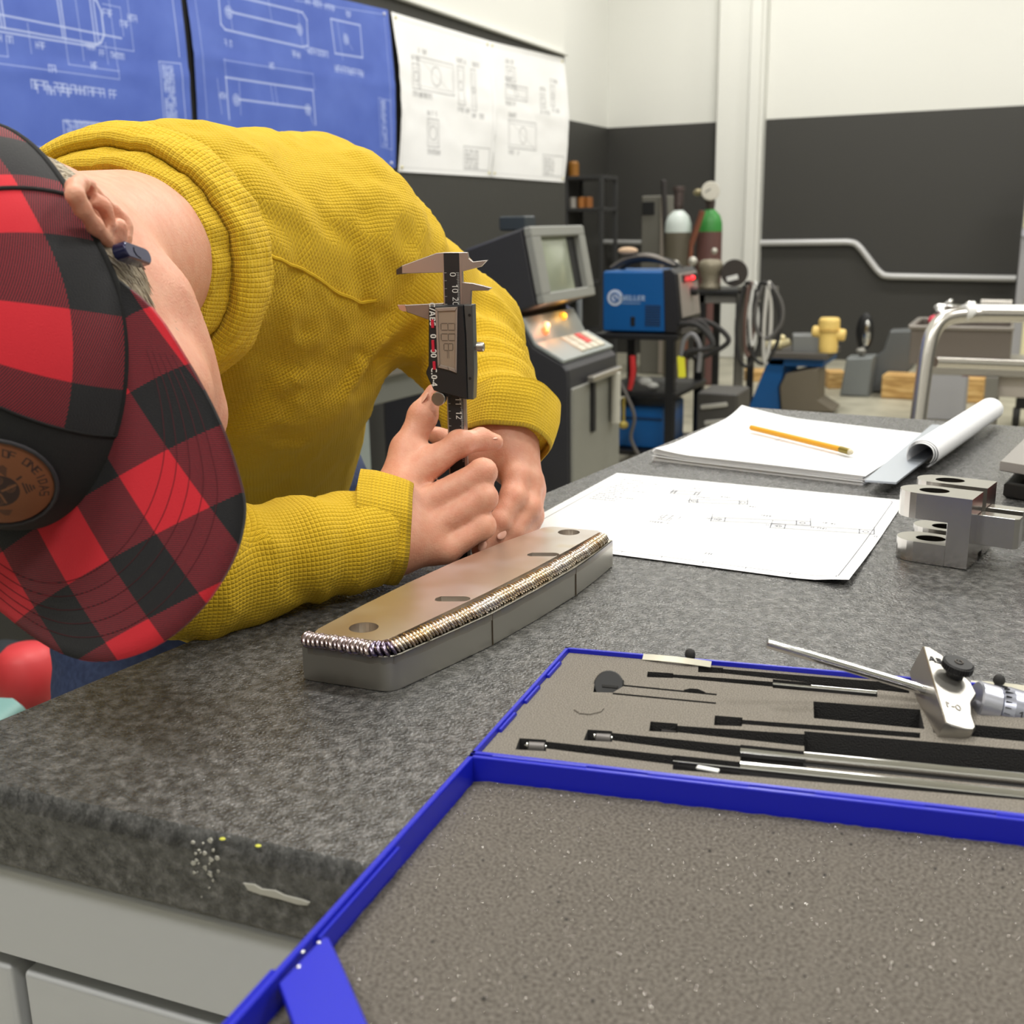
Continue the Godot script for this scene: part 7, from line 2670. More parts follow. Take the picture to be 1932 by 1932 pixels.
	yg.box(Transform3D(Basis(Vector3(0, 0, 1), 0.08), yp), Vector3(0.036, 0.1, 0.016), 0.005)
	var yt_ := thing("yellow_tag", "yellow handle hanging from the front of the black cart", "tool", yp - Vector3(0, 0.05, 0))
	obj("handle", yg, mat(c8(236, 232, 60), 0.5), yt_)
	var yc := MB.new()
	yc.tube(bend([yp + Vector3(0, 0.05, 0), yp + Vector3(0.01, 0.12, 0), yp + Vector3(0.05, 0.15, 0), yp + Vector3(0.085, 0.09, 0), yp + Vector3(0.08, -0.02, 0)], 5), 0.011, 8)
	obj("cord", yc, mat(c8(120, 120, 122), 0.5), yt_)
	var rp := Vector3(-1.6663, 0.5145, -4.98)
	var rh := MB.new()
	rh.tube([rp + Vector3(0, 0.07, 0), rp + Vector3(0.004, 0.0, 0), rp + Vector3(-0.004, -0.06, 0), rp + Vector3(-0.012, -0.09, 0)], [0.014, 0.015, 0.013, 0.01], 10)
	single("red_tool", rh, M.red, "red tool handle hanging on the side of the black cart", "tool")
	var jr := MB.new()
	jr.ball(Vector3(-1.6243, 0.4534, -5.05), Vector3(0.035, 0.025, 0.03), Basis(), 12, 8)
	jr.ball(Vector3(-1.5865, 0.4369, -5.05), Vector3(0.03, 0.018, 0.03), Basis(), 12, 8)
	single("rag", jr, mat(c8(176, 176, 170), 0.8), "crumpled pale rag lying on the cart's middle shelf", "rag")
	# second blue machine below, and a grey one beside it
	var ba := Vector3(-1.7379, 0.3431, -5.02)
	var b2 := MB.new()
	var bh := ba.y - 0.14
	b2.box(Transform3D(Basis(), Vector3((x0 + x1) / 2 - 0.02, 0.1335 + bh / 2, zs - 0.22)), Vector3(x1 - x0 - 0.09, bh, 0.36), 0.01)
	var m2 := thing("power_source", "lower blue machine standing on the bottom shelf of the black cart", "welding machine", Vector3((x0 + x1) / 2, 0.133, zs - 0.22))
	obj("cover", b2, M.machine_blue, m2)
	var lip := MB.new()
	lip.box(Transform3D(Basis(), Vector3((x0 + x1) / 2 - 0.02, 0.1335 + bh * 0.72, zs - 0.037)), Vector3(x1 - x0 - 0.09, 0.01, 0.008), 0.002)
	obj("seam", lip, mat(c8(10, 50, 92), 0.5), m2)
	var yv := MB.new()
	var vv := Vector3(-1.7035, 0.2561, -4.97)
	yv.ball(vv, Vector3(0.025, 0.02, 0.02), Basis(), 12, 8)
	rod(yv, vv, vv + Vector3(0, 0.13, 0), 0.008, 8)
	obj("valve", yv, mat(c8(180, 160, 80), 0.45, 0.3), m2)
	var hs := MB.new()
	hs.tube(bend([Vector3(-1.751, 0.5302, -4.93), Vector3(-1.6797, 0.4199, -4.92), Vector3(-1.6333, 0.3072, -4.92), Vector3(-1.6482, 0.203, -4.92), Vector3(-1.5961, 0.1024, -4.92)], 6), 0.009, 8)
	single("hose", hs, mat(c8(90, 86, 82), 0.6), "thin grey hose hanging beside the black cart's left post", "hose")
	var g3 := thing("wire_feeder", "grey box with pale fittings on the floor at the cart's right side", "machine", Vector3(x1 + 0.16, 0, zs - 0.3))
	var gb3 := MB.new()
	var gt := Vector3(-1.4185, 0.3995, -5.15)
	gb3.box(Transform3D(Basis(), Vector3(x1 + 0.16, gt.y / 2, zs - 0.3)), Vector3(0.2, gt.y, 0.28), 0.012)
	obj("case", gb3, mat(c8(66, 64, 61), 0.55), g3)
	for i in 4:
		var l3 := MB.new()
		l3.box(Transform3D(Basis(Vector3(0, 0, 1), 0.15), Vector3(x1 + 0.15 + 0.02 * (i % 2), gt.y - 0.06 - i * 0.075, zs - 0.155)), Vector3(0.13, 0.022, 0.02), 0.005)
		obj("fitting", l3, mat(c8(170, 168, 160), 0.5), g3)

func gas_bottle(label: String, at: Vector3, r: float, top: float, body: Color, shoulder: Color, gauge: bool) -> void:
	var t := thing("gas_cylinder", label, "gas cylinder", at)
	var f := Transform3D(Basis(), at)
	var mb := MB.new()
	mb.lathe(f, [Vector2(0, 0), Vector2(r - 0.01, 0), Vector2(r, 0.02), Vector2(r, top - 0.16)], 32)
	obj("shell", mb, mat(body, 0.45), t)
	var sh := MB.new()
	sh.lathe(f, [Vector2(r, top - 0.16), Vector2(r * 0.98, top - 0.1), Vector2(r * 0.8, top - 0.045), Vector2(r * 0.45, top - 0.01), Vector2(0.028, top)], 32, true)
	obj("shoulder", sh, mat(shoulder, 0.45), t)
	var nk := MB.new()
	nk.lathe(f, [Vector2(0.03, top - 0.005), Vector2(0.036, top + 0.03), Vector2(0.036, top + 0.13), Vector2(0.045, top + 0.135), Vector2(0.045, top + 0.165), Vector2(0.0, top + 0.17)], 20)
	obj("valve", nk, mat(c8(92, 80, 78), 0.5, 0.5), t)
	if gauge:
		var g := MB.new()
		g.lathe(fr(at + Vector3(0.02, top + 0.12, 0.08), Vector3(1, 0, -0.3), Vector3(-0.25, 0.1, 1)), [Vector2(0, 0), Vector2(0.062, 0), Vector2(0.066, 0.01), Vector2(0.066, 0.035), Vector2(0.06, 0.038), Vector2(0.0, 0.038)], 28)
		var go := obj("gauge", g, mat(c8(206, 202, 190), 0.4), t)
		var nd := MB.new()
		nd.box(fr(at + Vector3(0.012, top + 0.125, 0.122), Vector3(1, 0.6, -0.3), Vector3(-0.25, 0.1, 1)), Vector3(0.045, 0.003, 0.006))
		obj("needle", nd, M.ink, go)
		var g2 := MB.new()
		rod(g2, at + Vector3(0.0, top + 0.1, 0.0), at + Vector3(0.02, top + 0.12, 0.08), 0.016, 12)
		rod(g2, at + Vector3(0.0, top + 0.13, 0.0), at + Vector3(-0.12, top + 0.112, 0.02), 0.012, 10)
		g2.ball(at + Vector3(-0.09, top + 0.118, 0.01), Vector3(0.034, 0.026, 0.026), Basis(), 14, 8)
		obj("regulator", g2, mat(c8(150, 140, 110), 0.4, 0.6), t)

func gas_corner() -> void:
	var zc := -8.2
	var a := Vector3(-2.3991, 1.1496, -8.2)
	gas_bottle("tall grey green gas cylinder with a white shoulder, against the black wall", Vector3(a.x, 0, zc), 0.098, Vector2(-2.4017, 1.2731).y, c8(104, 98, 84), c8(214, 224, 220), false)
	var b := Vector3(-2.163, 1.1462, -8.2)
	gas_bottle("brown gas cylinder with a green shoulder and a pressure gauge, before the white pillar", Vector3(b.x, 0, zc), 0.092, Vector2(-2.1666, 1.2758).y, c8(104, 72, 68), c8(58, 140, 62), true)
	# white labels wrapped on the shoulders
	var c0 := Vector3(-2.817, 1.3891, -8.6)
	var c1 := Vector3(-2.6246, 1.3842, -8.6)
	var cb := thing("locker", "narrow grey steel locker behind the gas cylinders", "locker", Vector3((c0.x + c1.x) / 2, 0, -8.75))
	var cm := MB.new()
	cm.box(Transform3D(Basis(), Vector3((c0.x + c1.x) / 2, c0.y / 2, -8.75)), Vector3(c1.x - c0.x, c0.y, 0.3), 0.01)
	obj("body", cm, mat(c8(112, 110, 102), 0.5), cb)
	var cw := MB.new()
	cw.box(Transform3D(Basis(), Vector3(-2.7585, 1.2942, -8.6) + Vector3(0.0, 0, 0.003)), Vector3(0.1, 0.1, 0.012), 0.003)
	obj("opening", cw, M.dark_gap, cb)
	var ce := MB.new()
	ce.box(Transform3D(Basis(), Vector3(c1.x - 0.014, c0.y / 2, -8.596)), Vector3(0.036, c0.y - 0.02, 0.014), 0.003)
	obj("edge", ce, mat(c8(168, 158, 148), 0.5), cb)
	var pp := MB.new()
	rod(pp, Vector3(-2.1508, 1.2595, -7.95), Vector3(-2.2277, 1.0295, -7.95), 0.021, 12)
	rod(pp, Vector3(-2.2277, 1.0295, -7.95), Vector3(Vector3(-2.2673, 0.8479, -7.95).x, 0.0, -7.95), 0.018, 12)
	single("copper_pipe", pp, mat(c8(150, 96, 76), 0.4, 0.5), "slanting copper coloured pipe leaning between the two gas cylinders", "pipe")
	var rod2 := MB.new()
	rod(rod2, Vector3(-2.5938, 1.4995, -8.45), Vector3(Vector3(-2.5206, 1.2289, -8.45).x, 0.3, -8.45), 0.022, 12, 0.006)
	single("dark_rod", rod2, mat(c8(52, 48, 47), 0.5), "dark rod standing up behind the white shouldered gas cylinder", "rod")
	# welding table with a clamp and a reel
	var tz := -6.9
	var ta := Vector3(-1.8955, 0.774, -6.9)
	var tb := Vector3(-1.5827, 0.7765, -6.9)
	var tt := thing("welding_table", "small black steel table carrying the cast clamp and the black reel", "table", Vector3((ta.x + tb.x) / 2, 0, tz - 0.2))
	var tm := MB.new()
	tm.box(Transform3D(Basis(), Vector3((ta.x + tb.x) / 2, ta.y - 0.014, tz - 0.2)), Vector3(tb.x - ta.x, 0.03, 0.44), 0.004)
	obj("top", tm, M.black_satin, tt)
	var te := MB.new()
	te.box(Transform3D(Basis(), Vector3((ta.x + tb.x) / 2, ta.y - 0.055, tz - 0.2)), Vector3(tb.x - ta.x - 0.04, 0.05, 0.4), 0.004)
	obj("apron", te, mat(c8(100, 98, 95), 0.5), tt)
	for x in [ta.x + 0.04, tb.x - 0.04]:
		for z in [tz - 0.02, tz - 0.38]:
			obj("leg", bars(MB.new(), [[Vector3(x, 0, z), Vector3(x, ta.y - 0.03, z)]], 0.04), M.black_satin, tt)
	var cl := MB.new()
	var cq := Vector3(-1.8321, 0.7687, -7)
	cl.lathe(Transform3D(Basis(), Vector3(cq.x, ta.y + 0.001, -7.0)), [Vector2(0, 0), Vector2(0.07, 0), Vector2(0.066, 0.02), Vector2(0.05, 0.05), Vector2(0.066, 0.1), Vector2(0.078, 0.14), Vector2(0.07, 0.17), Vector2(0.045, 0.182), Vector2(0, 0.185)], 24, true)
	single("cast_clamp", cl, mat(c8(138, 130, 112), 0.5, 0.3), "rounded pale cast clamp standing on the small black table", "clamp")
	var re := MB.new()
	var rq := Vector3(-1.6908, 0.8758, -7)
	re.lathe(fr(rq + Vector3(0, 0, -0.03), Vector3(1, 0, -0.3), Vector3(0.3, 0, 1)), [Vector2(0, 0), Vector2(0.082, 0), Vector2(0.082, 0.012), Vector2(0.05, 0.014), Vector2(0.05, 0.055), Vector2(0.082, 0.057), Vector2(0.082, 0.07), Vector2(0.0, 0.07)], 32)
	var ro := thing("wire_reel", "black wire reel with a white label standing on the small black table", "reel", Vector3(rq.x, ta.y, -7.0))
	obj("reel", re, mat(c8(52, 46, 42), 0.5), ro)
	var rl := MB.new()
	rl.box(fr(rq + Vector3(0.01, -0.03, 0.05), Vector3(1, 0.25, -0.3), Vector3(0.3, 0, 1)), Vector3(0.07, 0.004, 0.03), 0.002)
	obj("label", rl, M.white_mark, ro)
	var hk := MB.new()
	for q in [[Vector3(-1.9345, 0.9473, -6.95), 0.03], [Vector3(-2.0462, 0.9309, -6.95), 0.026], [Vector3(-1.7984, 1.0093, -6.95), 0.02]]:
		hk.ball(q[0], Vector3.ONE * q[1], Basis(), 12, 8)
	tag(obj("loose_fitting", hk, mat(c8(190, 186, 176), 0.35, 0.4)), "pale metal fittings lying by the gas cylinders", "fitting", "", "stuff")
	# hose stand
	var hz := -6.3
	var hp := Vector3(-1.4666, 0.3751, -6.3)
	var ht := thing("hose_stand", "grey post with a top arm from which black and pale hoses hang in loops", "stand", Vector3(hp.x, 0, hz))
	var hm := MB.new()
	var arm := Vector3(-1.439, 0.8125, -6.3)
	bars(hm, [[Vector3(hp.x, 0.0, hz), Vector3(hp.x, arm.y, hz)], [Vector3(hp.x - 0.02, arm.y, hz), Vector3(hp.x + 0.2, arm.y, hz)]], 0.04)
	hm.box(Transform3D(Basis(), Vector3(hp.x, 0.01, hz)), Vector3(0.3, 0.02, 0.3), 0.004)
	obj("post", hm, mat(c8(96, 94, 88), 0.5), ht)
	var cols := [M.rubber, mat(c8(96, 74, 66), 0.6), mat(c8(200, 200, 196), 0.5), M.rubber, mat(c8(86, 84, 82), 0.55), mat(c8(190, 188, 182), 0.5)]
	for i in 6:
		var x := hp.x + 0.02 + i * 0.026
		var L: float = [0.42, 0.36, 0.3, 0.4, 0.26, 0.4][i]
		var ww: float = [0.08, 0.03, 0.025, 0.1, 0.09, 0.02][i]
		var z := hz + 0.03
		var hm2 := MB.new()
		hm2.tube(bend([Vector3(x, arm.y + 0.03, z), Vector3(x - ww * 0.4, arm.y - L * 0.4, z + 0.02), Vector3(x - ww * 0.2, arm.y - L * 0.85, z + 0.02), Vector3(x + ww * 0.5, arm.y - L, z + 0.02), Vector3(x + ww * 1.2, arm.y - L * 0.7, z + 0.01), Vector3(x + ww * 1.2, arm.y - L * 0.3, z), Vector3(x + ww * 0.5, arm.y + 0.03, z), Vector3(x, arm.y + 0.035, z - 0.03)], 5), 0.011, 8)
		obj("hose", hm2, cols[i], ht)

func vice_stand() -> void:
	var z := -7.06
	var t := thing("fabrication_stand", "blue A shaped steel stand with a grey brown plate and flat top", "stand", Vector3(-1.35, 0, z))
	var lg := MB.new()
	var pf := Transform3D(Basis(), Vector3(0, 0, 0))
	var poly := PackedVector2Array([Vector2(-1.4597, 0.3416), Vector2(-1.3582, 0.345), Vector2(-1.3662, 0.2186), Vector2(-1.3877, 0.1663), Vector2(-1.3698, -0.0093), Vector2(-1.5839, -0.0209)])
	for i in poly.size():
		poly[i].y = maxf(poly[i].y, 0.0)
	lg.prism(pf, poly, z - 0.04, z, 0.005)
	obj("leg", lg, M.machine_blue, t)
	var l2 := MB.new()
	l2.prism(pf, poly, z - 0.5, z - 0.46, 0.005)
	obj("leg", l2, M.machine_blue, t)
	var bm := MB.new()
	var ba := Vector3(-1.4599, 0.345, -7.06)
	var bb := Vector3(-1.1187, 0.3362, -7.06)
	bm.box(Transform3D(Basis(), Vector3((ba.x + bb.x) / 2, ba.y - 0.02, z - 0.25)), Vector3(bb.x - ba.x, 0.05, 0.5), 0.005)
	obj("beam", bm, M.machine_blue, t)
	var pl := MB.new()
	var pp := PackedVector2Array([Vector2(-1.3424, 0.2545), Vector2(-1.1364, 0.3026), Vector2(-1.1326, 0.1013), Vector2(-1.0346, 0.0421), Vector2(-1.0404, 0.0283), Vector2(-1.2312, 0.0181), Vector2(-1.3594, 0.0284), Vector2(-1.3759, 0.175)])
	pl.prism(pf, pp, z - 0.2, z + 0.04, 0.006)
	obj("plate", pl, mat(c8(104, 96, 82), 0.6), t)
	var tp := MB.new()
	tp.box(Transform3D(Basis(), Vector3((ba.x + bb.x) / 2, ba.y + 0.025, z - 0.2)), Vector3(bb.x - ba.x + 0.06, 0.04, 0.5), 0.005)
	obj("top", tp, mat(c8(92, 88, 84), 0.5, 0.3), t)
	var yt := ba.y + 0.046
	# brass coloured fittings, block, casting
	var f1 := thing("brass_fitting", "pale brass pipe fitting lying at the left end of the blue stand", "fitting", Vector3(ba.x + 0.03, yt, z - 0.05))
	var fm := MB.new()
	rod(fm, Vector3(-1.4852, 0.4218, -7.1), Vector3(-1.3833, 0.4281, -7.1), 0.03, 16, 0.006)
	rod(fm, Vector3(-1.3833, 0.4281, -7.1), Vector3(-1.3371, 0.4496, -7.1), 0.024, 16, 0.005)
	fm.ball(Vector3(-1.3924, 0.4665, -7.12), Vector3.ONE * 0.024, Basis(), 14, 10)
	obj("body", fm, mat(c8(214, 202, 160), 0.4, 0.3), f1)
	var bk := MB.new()
	bk.box(Transform3D(Basis(Vector3.UP, 0.2), Vector3(-1.238, 0.427, -7.15) + Vector3(0, 0.008, 0)), Vector3(0.19, 0.12, 0.16), 0.008)
	single("steel_block", bk, mat(c8(128, 130, 130), 0.45, 0.3), "grey steel block on the blue stand, left of the yellow casting", "block")
	var ya := Vector3(-1.1029, 0.4092, -7.1)
	var yy := thing("yellow_casting", "yellow painted casting with side bosses standing on the blue stand's right end", "casting", Vector3(ya.x, yt, -7.1))
	var ym := MB.new()
	var yh := Vector2(-1.1131, 0.6015).y - yt
	ym.lathe(Transform3D(Basis(), Vector3(ya.x, yt, -7.1)), [Vector2(0, 0), Vector2(0.055, 0), Vector2(0.058, yh * 0.1), Vector2(0.058, yh * 0.62), Vector2(0.064, yh * 0.7), Vector2(0.064, yh * 0.93), Vector2(0.054, yh), Vector2(0, yh)], 24)
	rod(ym, Vector3(ya.x - 0.1, yt + yh * 0.6, -7.1), Vector3(ya.x + 0.1, yt + yh * 0.5, -7.1), 0.036, 16, 0.008)
	obj("body", ym, mat(c8(240, 206, 120), 0.5), yy)
	var ym2 := MB.new()
	ym2.tube(circle(Vector2.ZERO, 0.066, 24).map(func(c): return Vector3(ya.x + c.x, yt + yh * 0.64, -7.1 + c.y)), 0.005, 6, false)
	obj("rib", ym2, mat(c8(206, 170, 90), 0.5), yy)
	# right of it: grey pedestal, folded panel, mirror, timber
	var pz := -7.9
	var pa := Vector3(-1.0366, 0.2716, -7.9)
	var pd := thing("grey_pedestal", "tapered grey pedestal standing on the floor right of the blue stand", "pedestal", Vector3(pa.x, 0, pz))
	var pm := MB.new()
	pm.prism(Transform3D(), PackedVector2Array([Vector2(-1.1007, 0.2621), Vector2(-0.9231, 0.2753), Vector2(Vector2(-0.9392, 0.0191).x, 0.0), Vector2(Vector2(-1.1337, 0.01).x, 0.0)]), pz - 0.22, pz, 0.01)
	obj("body", pm, M.grey_cast, pd)
	var sp := MB.new()
	sp.prism(Transform3D(), PackedVector2Array([Vector2(-0.8502, 0.4339), Vector2(-0.6815, 0.4451), Vector2(-0.6845, 0.1862), Vector2(Vector2(-0.8395, 0.0484).x, 0.02), Vector2(Vector2(-0.9553, 0.0433).x, 0.0), Vector2(-0.946, 0.2446), Vector2(-0.8845, 0.2991)]), -8.3, -8.1, 0.01)
	single("folded_panel", sp, mat(c8(96, 99, 100), 0.55), "folded dark grey panel leaning behind the tapered pedestal", "panel")
	var mr := MB.new()
	mr.ball(Vector3(-1.0026, 0.4358, -8), Vector3(0.06, 0.13, 0.03), Basis(), 20, 12)
	var mo := thing("oval_mirror", "small dark oval mirror standing above the tapered pedestal", "mirror", Vector3(-0.9921, 0.2618, -8))
	obj("frame", mr, M.black_satin, mo)
	var mg := MB.new()
	mg.ball(Vector3(-0.9887, 0.4269, -7.98), Vector3(0.028, 0.09, 0.014), Basis(), 16, 10)
	obj("glass", mg, M.chrome, mo)
	var ms := MB.new()
	rod(ms, Vector3(-1.0132, 0.2537, -8), Vector3(-1.0048, 0.3544, -8), 0.02, 10)
	ms.ball(Vector3(-1.0135, 0.3112, -7.95), Vector3(0.035, 0.02, 0.03), Basis(), 12, 8)
	obj("stem", ms, mat(c8(150, 148, 142), 0.4, 0.4), mo)
	for w in [[Vector3(-0.8517, 0, -7.9834), Vector3(-0.208, 0, -7.9437), 0.16, "long yellow pine timber lying on the floor under the steel trolley"], [Vector3(-1.9342, 0, -8.503), Vector3(-1.7626, 0, -8.557), 0.08, "short timber offcut on the floor left of the blue stand"], [Vector3(-1.2952, 0, -8.3086), Vector3(-1.1741, 0, -8.3475), 0.12, "brown timber offcut on the floor between the blue stand and the pedestal"]]:
		var tm := MB.new()
		var a: Vector3 = w[0]
		var b: Vector3 = w[1]
		var fx := fr((a + b) / 2 + Vector3(0, w[2] / 2, 0), b - a, Vector3.UP)
		tm.box(fx, Vector3(a.distance_to(b), w[2], 0.2), 0.006)
		single("timber", tm, M.wood, w[3], "timber")

func steel_trolley() -> void:
	var t := thing("tube_trolley", "bright stainless tube trolley with a rounded corner handle, right of the bench's end", "trolley", Vector3(-0.1016, 0.6012, -2.7439) * Vector3(1, 0, 1))
	var m := mat(c8(196, 192, 186), 0.25, 0.9)
	var mb := MB.new()
	var up := [Vector3(Vector3(-0.2127, 0.6852, -2.7393).x, 0.06, Vector3(-0.2127, 0.6852, -2.7393).z), Vector3(-0.2121, 0.7037, -2.7448), Vector3(-0.209, 0.8209, -2.7797), Vector3(-0.2056, 0.8851, -2.7996), Vector3(-0.1979, 0.9269, -2.8151), Vector3(-0.1795, 0.9538, -2.8313), Vector3(-0.148, 0.9643, -2.8488), Vector3(-0.1017, 0.9659, -2.8707)]
	up = [up[0]] + bend(up.slice(1), 5)
	up.append(Vector3(0.171, 0.9501, -3.0833))
	mb.tube(up, 0.0185, 16)
	obj("frame_tube", mb, m, t)
	var m3 := MB.new()
	m3.tube([Vector3(-0.1884, 0.8563, -2.8221), Vector3(0.0201, 0.8371, -2.9699), Vector3(0.1845, 0.8224, -3.0872)], 0.0125, 12)
	obj("rail", m3, m, t)
	for q in [Vector3(-0.2127, 0.6852, -2.7393)]:
		var c := MB.new()
		c.lathe(Transform3D(Basis(Vector3(0, 0, 1), PI / 2), Vector3(q.x + 0.015, 0.04, q.z)), [Vector2(0, 0), Vector2(0.034, 0), Vector2(0.04, 0.006), Vector2(0.04, 0.024), Vector2(0.034, 0.03), Vector2(0, 0.03)], 20)
		obj("caster", c, M.rubber, t)
	var g := MB.new()
	g.tube([Vector3(-0.1367, 0.9699, -2.8522), Vector3(0.0861, 0.9585, -3.0236)], 0.0205, 16)
	obj("grip", g, mat(c8(236, 236, 234), 0.3), t)
	# farther: steel table with a sink-like tank and fittings
	var z := -5.6
	var ta := Vector3(-0.4766, 0.5088, -5.6)
	var tb := Vector3(0.377, 0.5272, -5.6)
	var st := thing("steel_table", "steel work table behind the tube trolley, carrying the brushed tank", "table", Vector3((ta.x + tb.x) / 2, 0, z - 0.3))
	var tm := MB.new()
	tm.box(Transform3D(Basis(), Vector3((ta.x + tb.x) / 2 + 0.05, ta.y - 0.02, z - 0.3)), Vector3(tb.x - ta.x - 0.06, 0.04, 0.6), 0.004)
	obj("top", tm, mat(c8(150, 146, 138), 0.4, 0.4), st)
	var ap := MB.new()
	ap.box(Transform3D(Basis(), Vector3((ta.x + tb.x) / 2 + 0.15, ta.y - 0.09, z - 0.3)), Vector3(tb.x - ta.x - 0.36, 0.1, 0.5), 0.004)
	obj("apron", ap, mat(c8(176, 168, 160), 0.5), st)
	for x in [Vector2(-0.1195, 0.3065).x, tb.x - 0.1]:
		for dz in [0.0, 0.55]:
			obj("leg", bars(MB.new(), [[Vector3(x, 0, z - dz), Vector3(x, ta.y - 0.04, z - dz)]], 0.055), mat(c8(126, 124, 118), 0.45, 0.4), st)
	var tk := thing("steel_tank", "open brushed steel tank standing on the steel table behind the trolley", "tank", Vector3(0, ta.y, z - 0.3))
	var k0 := Vector3(-0.4911, 0.6854, -5.65)
	var k1 := Vector3(-0.0609, 0.6847, -5.65)
	var k := MB.new()
	var kh := k0.y - ta.y
	for w in [[Vector3((k0.x + k1.x) / 2, ta.y + kh / 2, z - 0.05), Vector3(k1.x - k0.x, kh, 0.012)], [Vector3((k0.x + k1.x) / 2, ta.y + kh / 2, z - 0.5), Vector3(k1.x - k0.x, kh, 0.012)], [Vector3(k0.x, ta.y + kh / 2, z - 0.275), Vector3(0.012, kh, 0.46)], [Vector3(k1.x, ta.y + kh / 2, z - 0.275), Vector3(0.012, kh, 0.46)], [Vector3((k0.x + k1.x) / 2, ta.y + 0.008, z - 0.275), Vector3(k1.x - k0.x, 0.012, 0.46)]]:
		k.box(Transform3D(Basis(), w[0]), w[1], 0.003)
	obj("wall", k, mat(c8(128, 120, 114), 0.4, 0.6), tk)
	var kr := MB.new()
	kr.box(Transform3D(Basis(), Vector3((k0.x + k1.x) / 2, k0.y, z - 0.042)), Vector3(k1.x - k0.x + 0.03, 0.018, 0.03), 0.004)
	kr.box(Transform3D(Basis(), Vector3((k0.x + k1.x) / 2, k0.y, z - 0.508)), Vector3(k1.x - k0.x + 0.03, 0.018, 0.03), 0.004)
	kr.box(Transform3D(Basis(), Vector3(k0.x - 0.006, k0.y, z - 0.275)), Vector3(0.03, 0.018, 0.44), 0.004)
	obj("rim", kr, mat(c8(160, 154, 148), 0.35, 0.7), tk)
	var tp := thing("tap_set", "bright tap with a red button at the back of the steel tank", "tap", Vector3(Vector3(-0.4147, 0.69, -6.05).x, k0.y, -6.05))
	var tpm := MB.new()
	tpm.tube(bend([Vector3(-0.4174, 0.6574, -6.05), Vector3(-0.4238, 0.7439, -6.05), Vector3(-0.3814, 0.7579, -6.05), Vector3(-0.2922, 0.7511, -6.05)], 4), 0.011, 10)
	tpm.ball(Vector3(-0.3935, 0.7292, -6), Vector3.ONE * 0.03, Basis(), 14, 10)
	tpm.ball(Vector3(-0.3646, 0.7715, -6.05), Vector3(0.028, 0.012, 0.012), Basis(Vector3(0, 0, 1), 0.7), 12, 8)
	tpm.ball(Vector3(-0.2579, 0.7622, -6.05), Vector3(0.03, 0.022, 0.02), Basis(), 12, 8)
	obj("spout", tpm, M.chrome, tp)
	var rb := MB.new()
	rb.ball(Vector3(-0.42, 0.6927, -5.95), Vector3(0.026, 0.026, 0.02), Basis(), 14, 10)
	obj("button", rb, mat(c8(214, 60, 84), 0.4), tp)
	var cs := thing("coiled_spring", "coil of bright ribbed tube lying at the back of the steel tank", "coil", Vector3(Vector3(-0.1505, 0.7655, -6.1).x, k0.y, -6.1))
	for i in 14:
		var cm := MB.new()
		var cp: Vector3 = Vector3(-0.2103, 0.7647, -6.1).lerp(Vector3(-0.0763, 0.7638, -6.1), i / 13.0)
		cm.tube(circle(Vector2.ZERO, 0.02, 12).map(func(c): return cp + Vector3(0, c.x, c.y)), 0.0055, 6, false)
		obj("turn", cm, M.steel, cs)
	# white ledges and dark machine at the far right, low cart with wheels
	var ld := thing("white_cabinet_base", "low dark machine with white ledges on wheels at the right edge", "machine", Vector3(0.0407, 0, -6.6486))
	var zz := Vector3(0.0407, 0, -6.6486).z
	var lm := MB.new()
	var l0 := Vector3(-0.0641, 0.2169, -7.0899)
	lm.box(Transform3D(Basis(), Vector3(l0.x + 0.35, l0.y, l0.z)), Vector3(0.7, 0.035, 0.3), 0.005)
	obj("ledge", lm, mat(c8(206, 202, 182), 0.5), ld)
	var lb := MB.new()
	lb.box(Transform3D(Basis(), Vector3(l0.x + 0.37, (l0.y + 0.09) / 2, l0.z - 0.02)), Vector3(0.64, l0.y - 0.13, 0.26), 0.01)
	obj("body", lb, M.black_satin, ld)
	for x in [0.02, 0.6]:
		var wh := MB.new()
		wh.lathe(Transform3D(Basis(Vector3(0, 0, 1), PI / 2), Vector3(l0.x + x + 0.06, 0.06, l0.z + 0.08)), [Vector2(0, 0), Vector2(0.05, 0), Vector2(0.06, 0.01), Vector2(0.06, 0.03), Vector2(0.05, 0.04), Vector2(0, 0.04)], 22)
		obj("wheel", wh, M.rubber, ld)
	var pr := MB.new()
	pr.box(Transform3D(Basis(), Vector3(-0.2275, 0.3846, -6.5)), Vector3(0.14, 0.06, 0.1), 0.008)
	single("red_box", pr, mat(c8(150, 40, 66), 0.5), "small dark red box seen under the trolley's rail", "box")
	var pb := MB.new()
	var pbp := Vector3(-0.4074, 0.2658, -7.2)
	pb.box(Transform3D(Basis(), Vector3(pbp.x, pbp.y / 2 + 0.04, -7.2)), Vector3(0.24, pbp.y + 0.08, 0.2), 0.01)
	single("grey_bin", pb, mat(c8(160, 160, 164), 0.5), "pale grey bin on the floor behind the pine timber", "bin")
	# cream door leaf of a tall cupboard against the back wall
	var dz := -8.9
	var d0: float = Vector2(-0.0863, 1.5864).x
	var yt: float = Vector2(-0.0704, 1.6002).y
	var ym: float = Vector2(-0.0592, 1.0574).y
	var cu := thing("cream_cupboard", "tall cream cupboard with grey frame strips at the picture's right edge", "cupboard", Vector3(d0 + 0.5, 0, dz - 0.2))
	var cb := MB.new()
	cb.box(Transform3D(Basis(), Vector3(d0 + 0.5, yt / 2, dz - 0.25)), Vector3(1.0, yt, 0.46), 0.006)
	obj("body", cb, mat(c8(160, 160, 164), 0.5), cu)
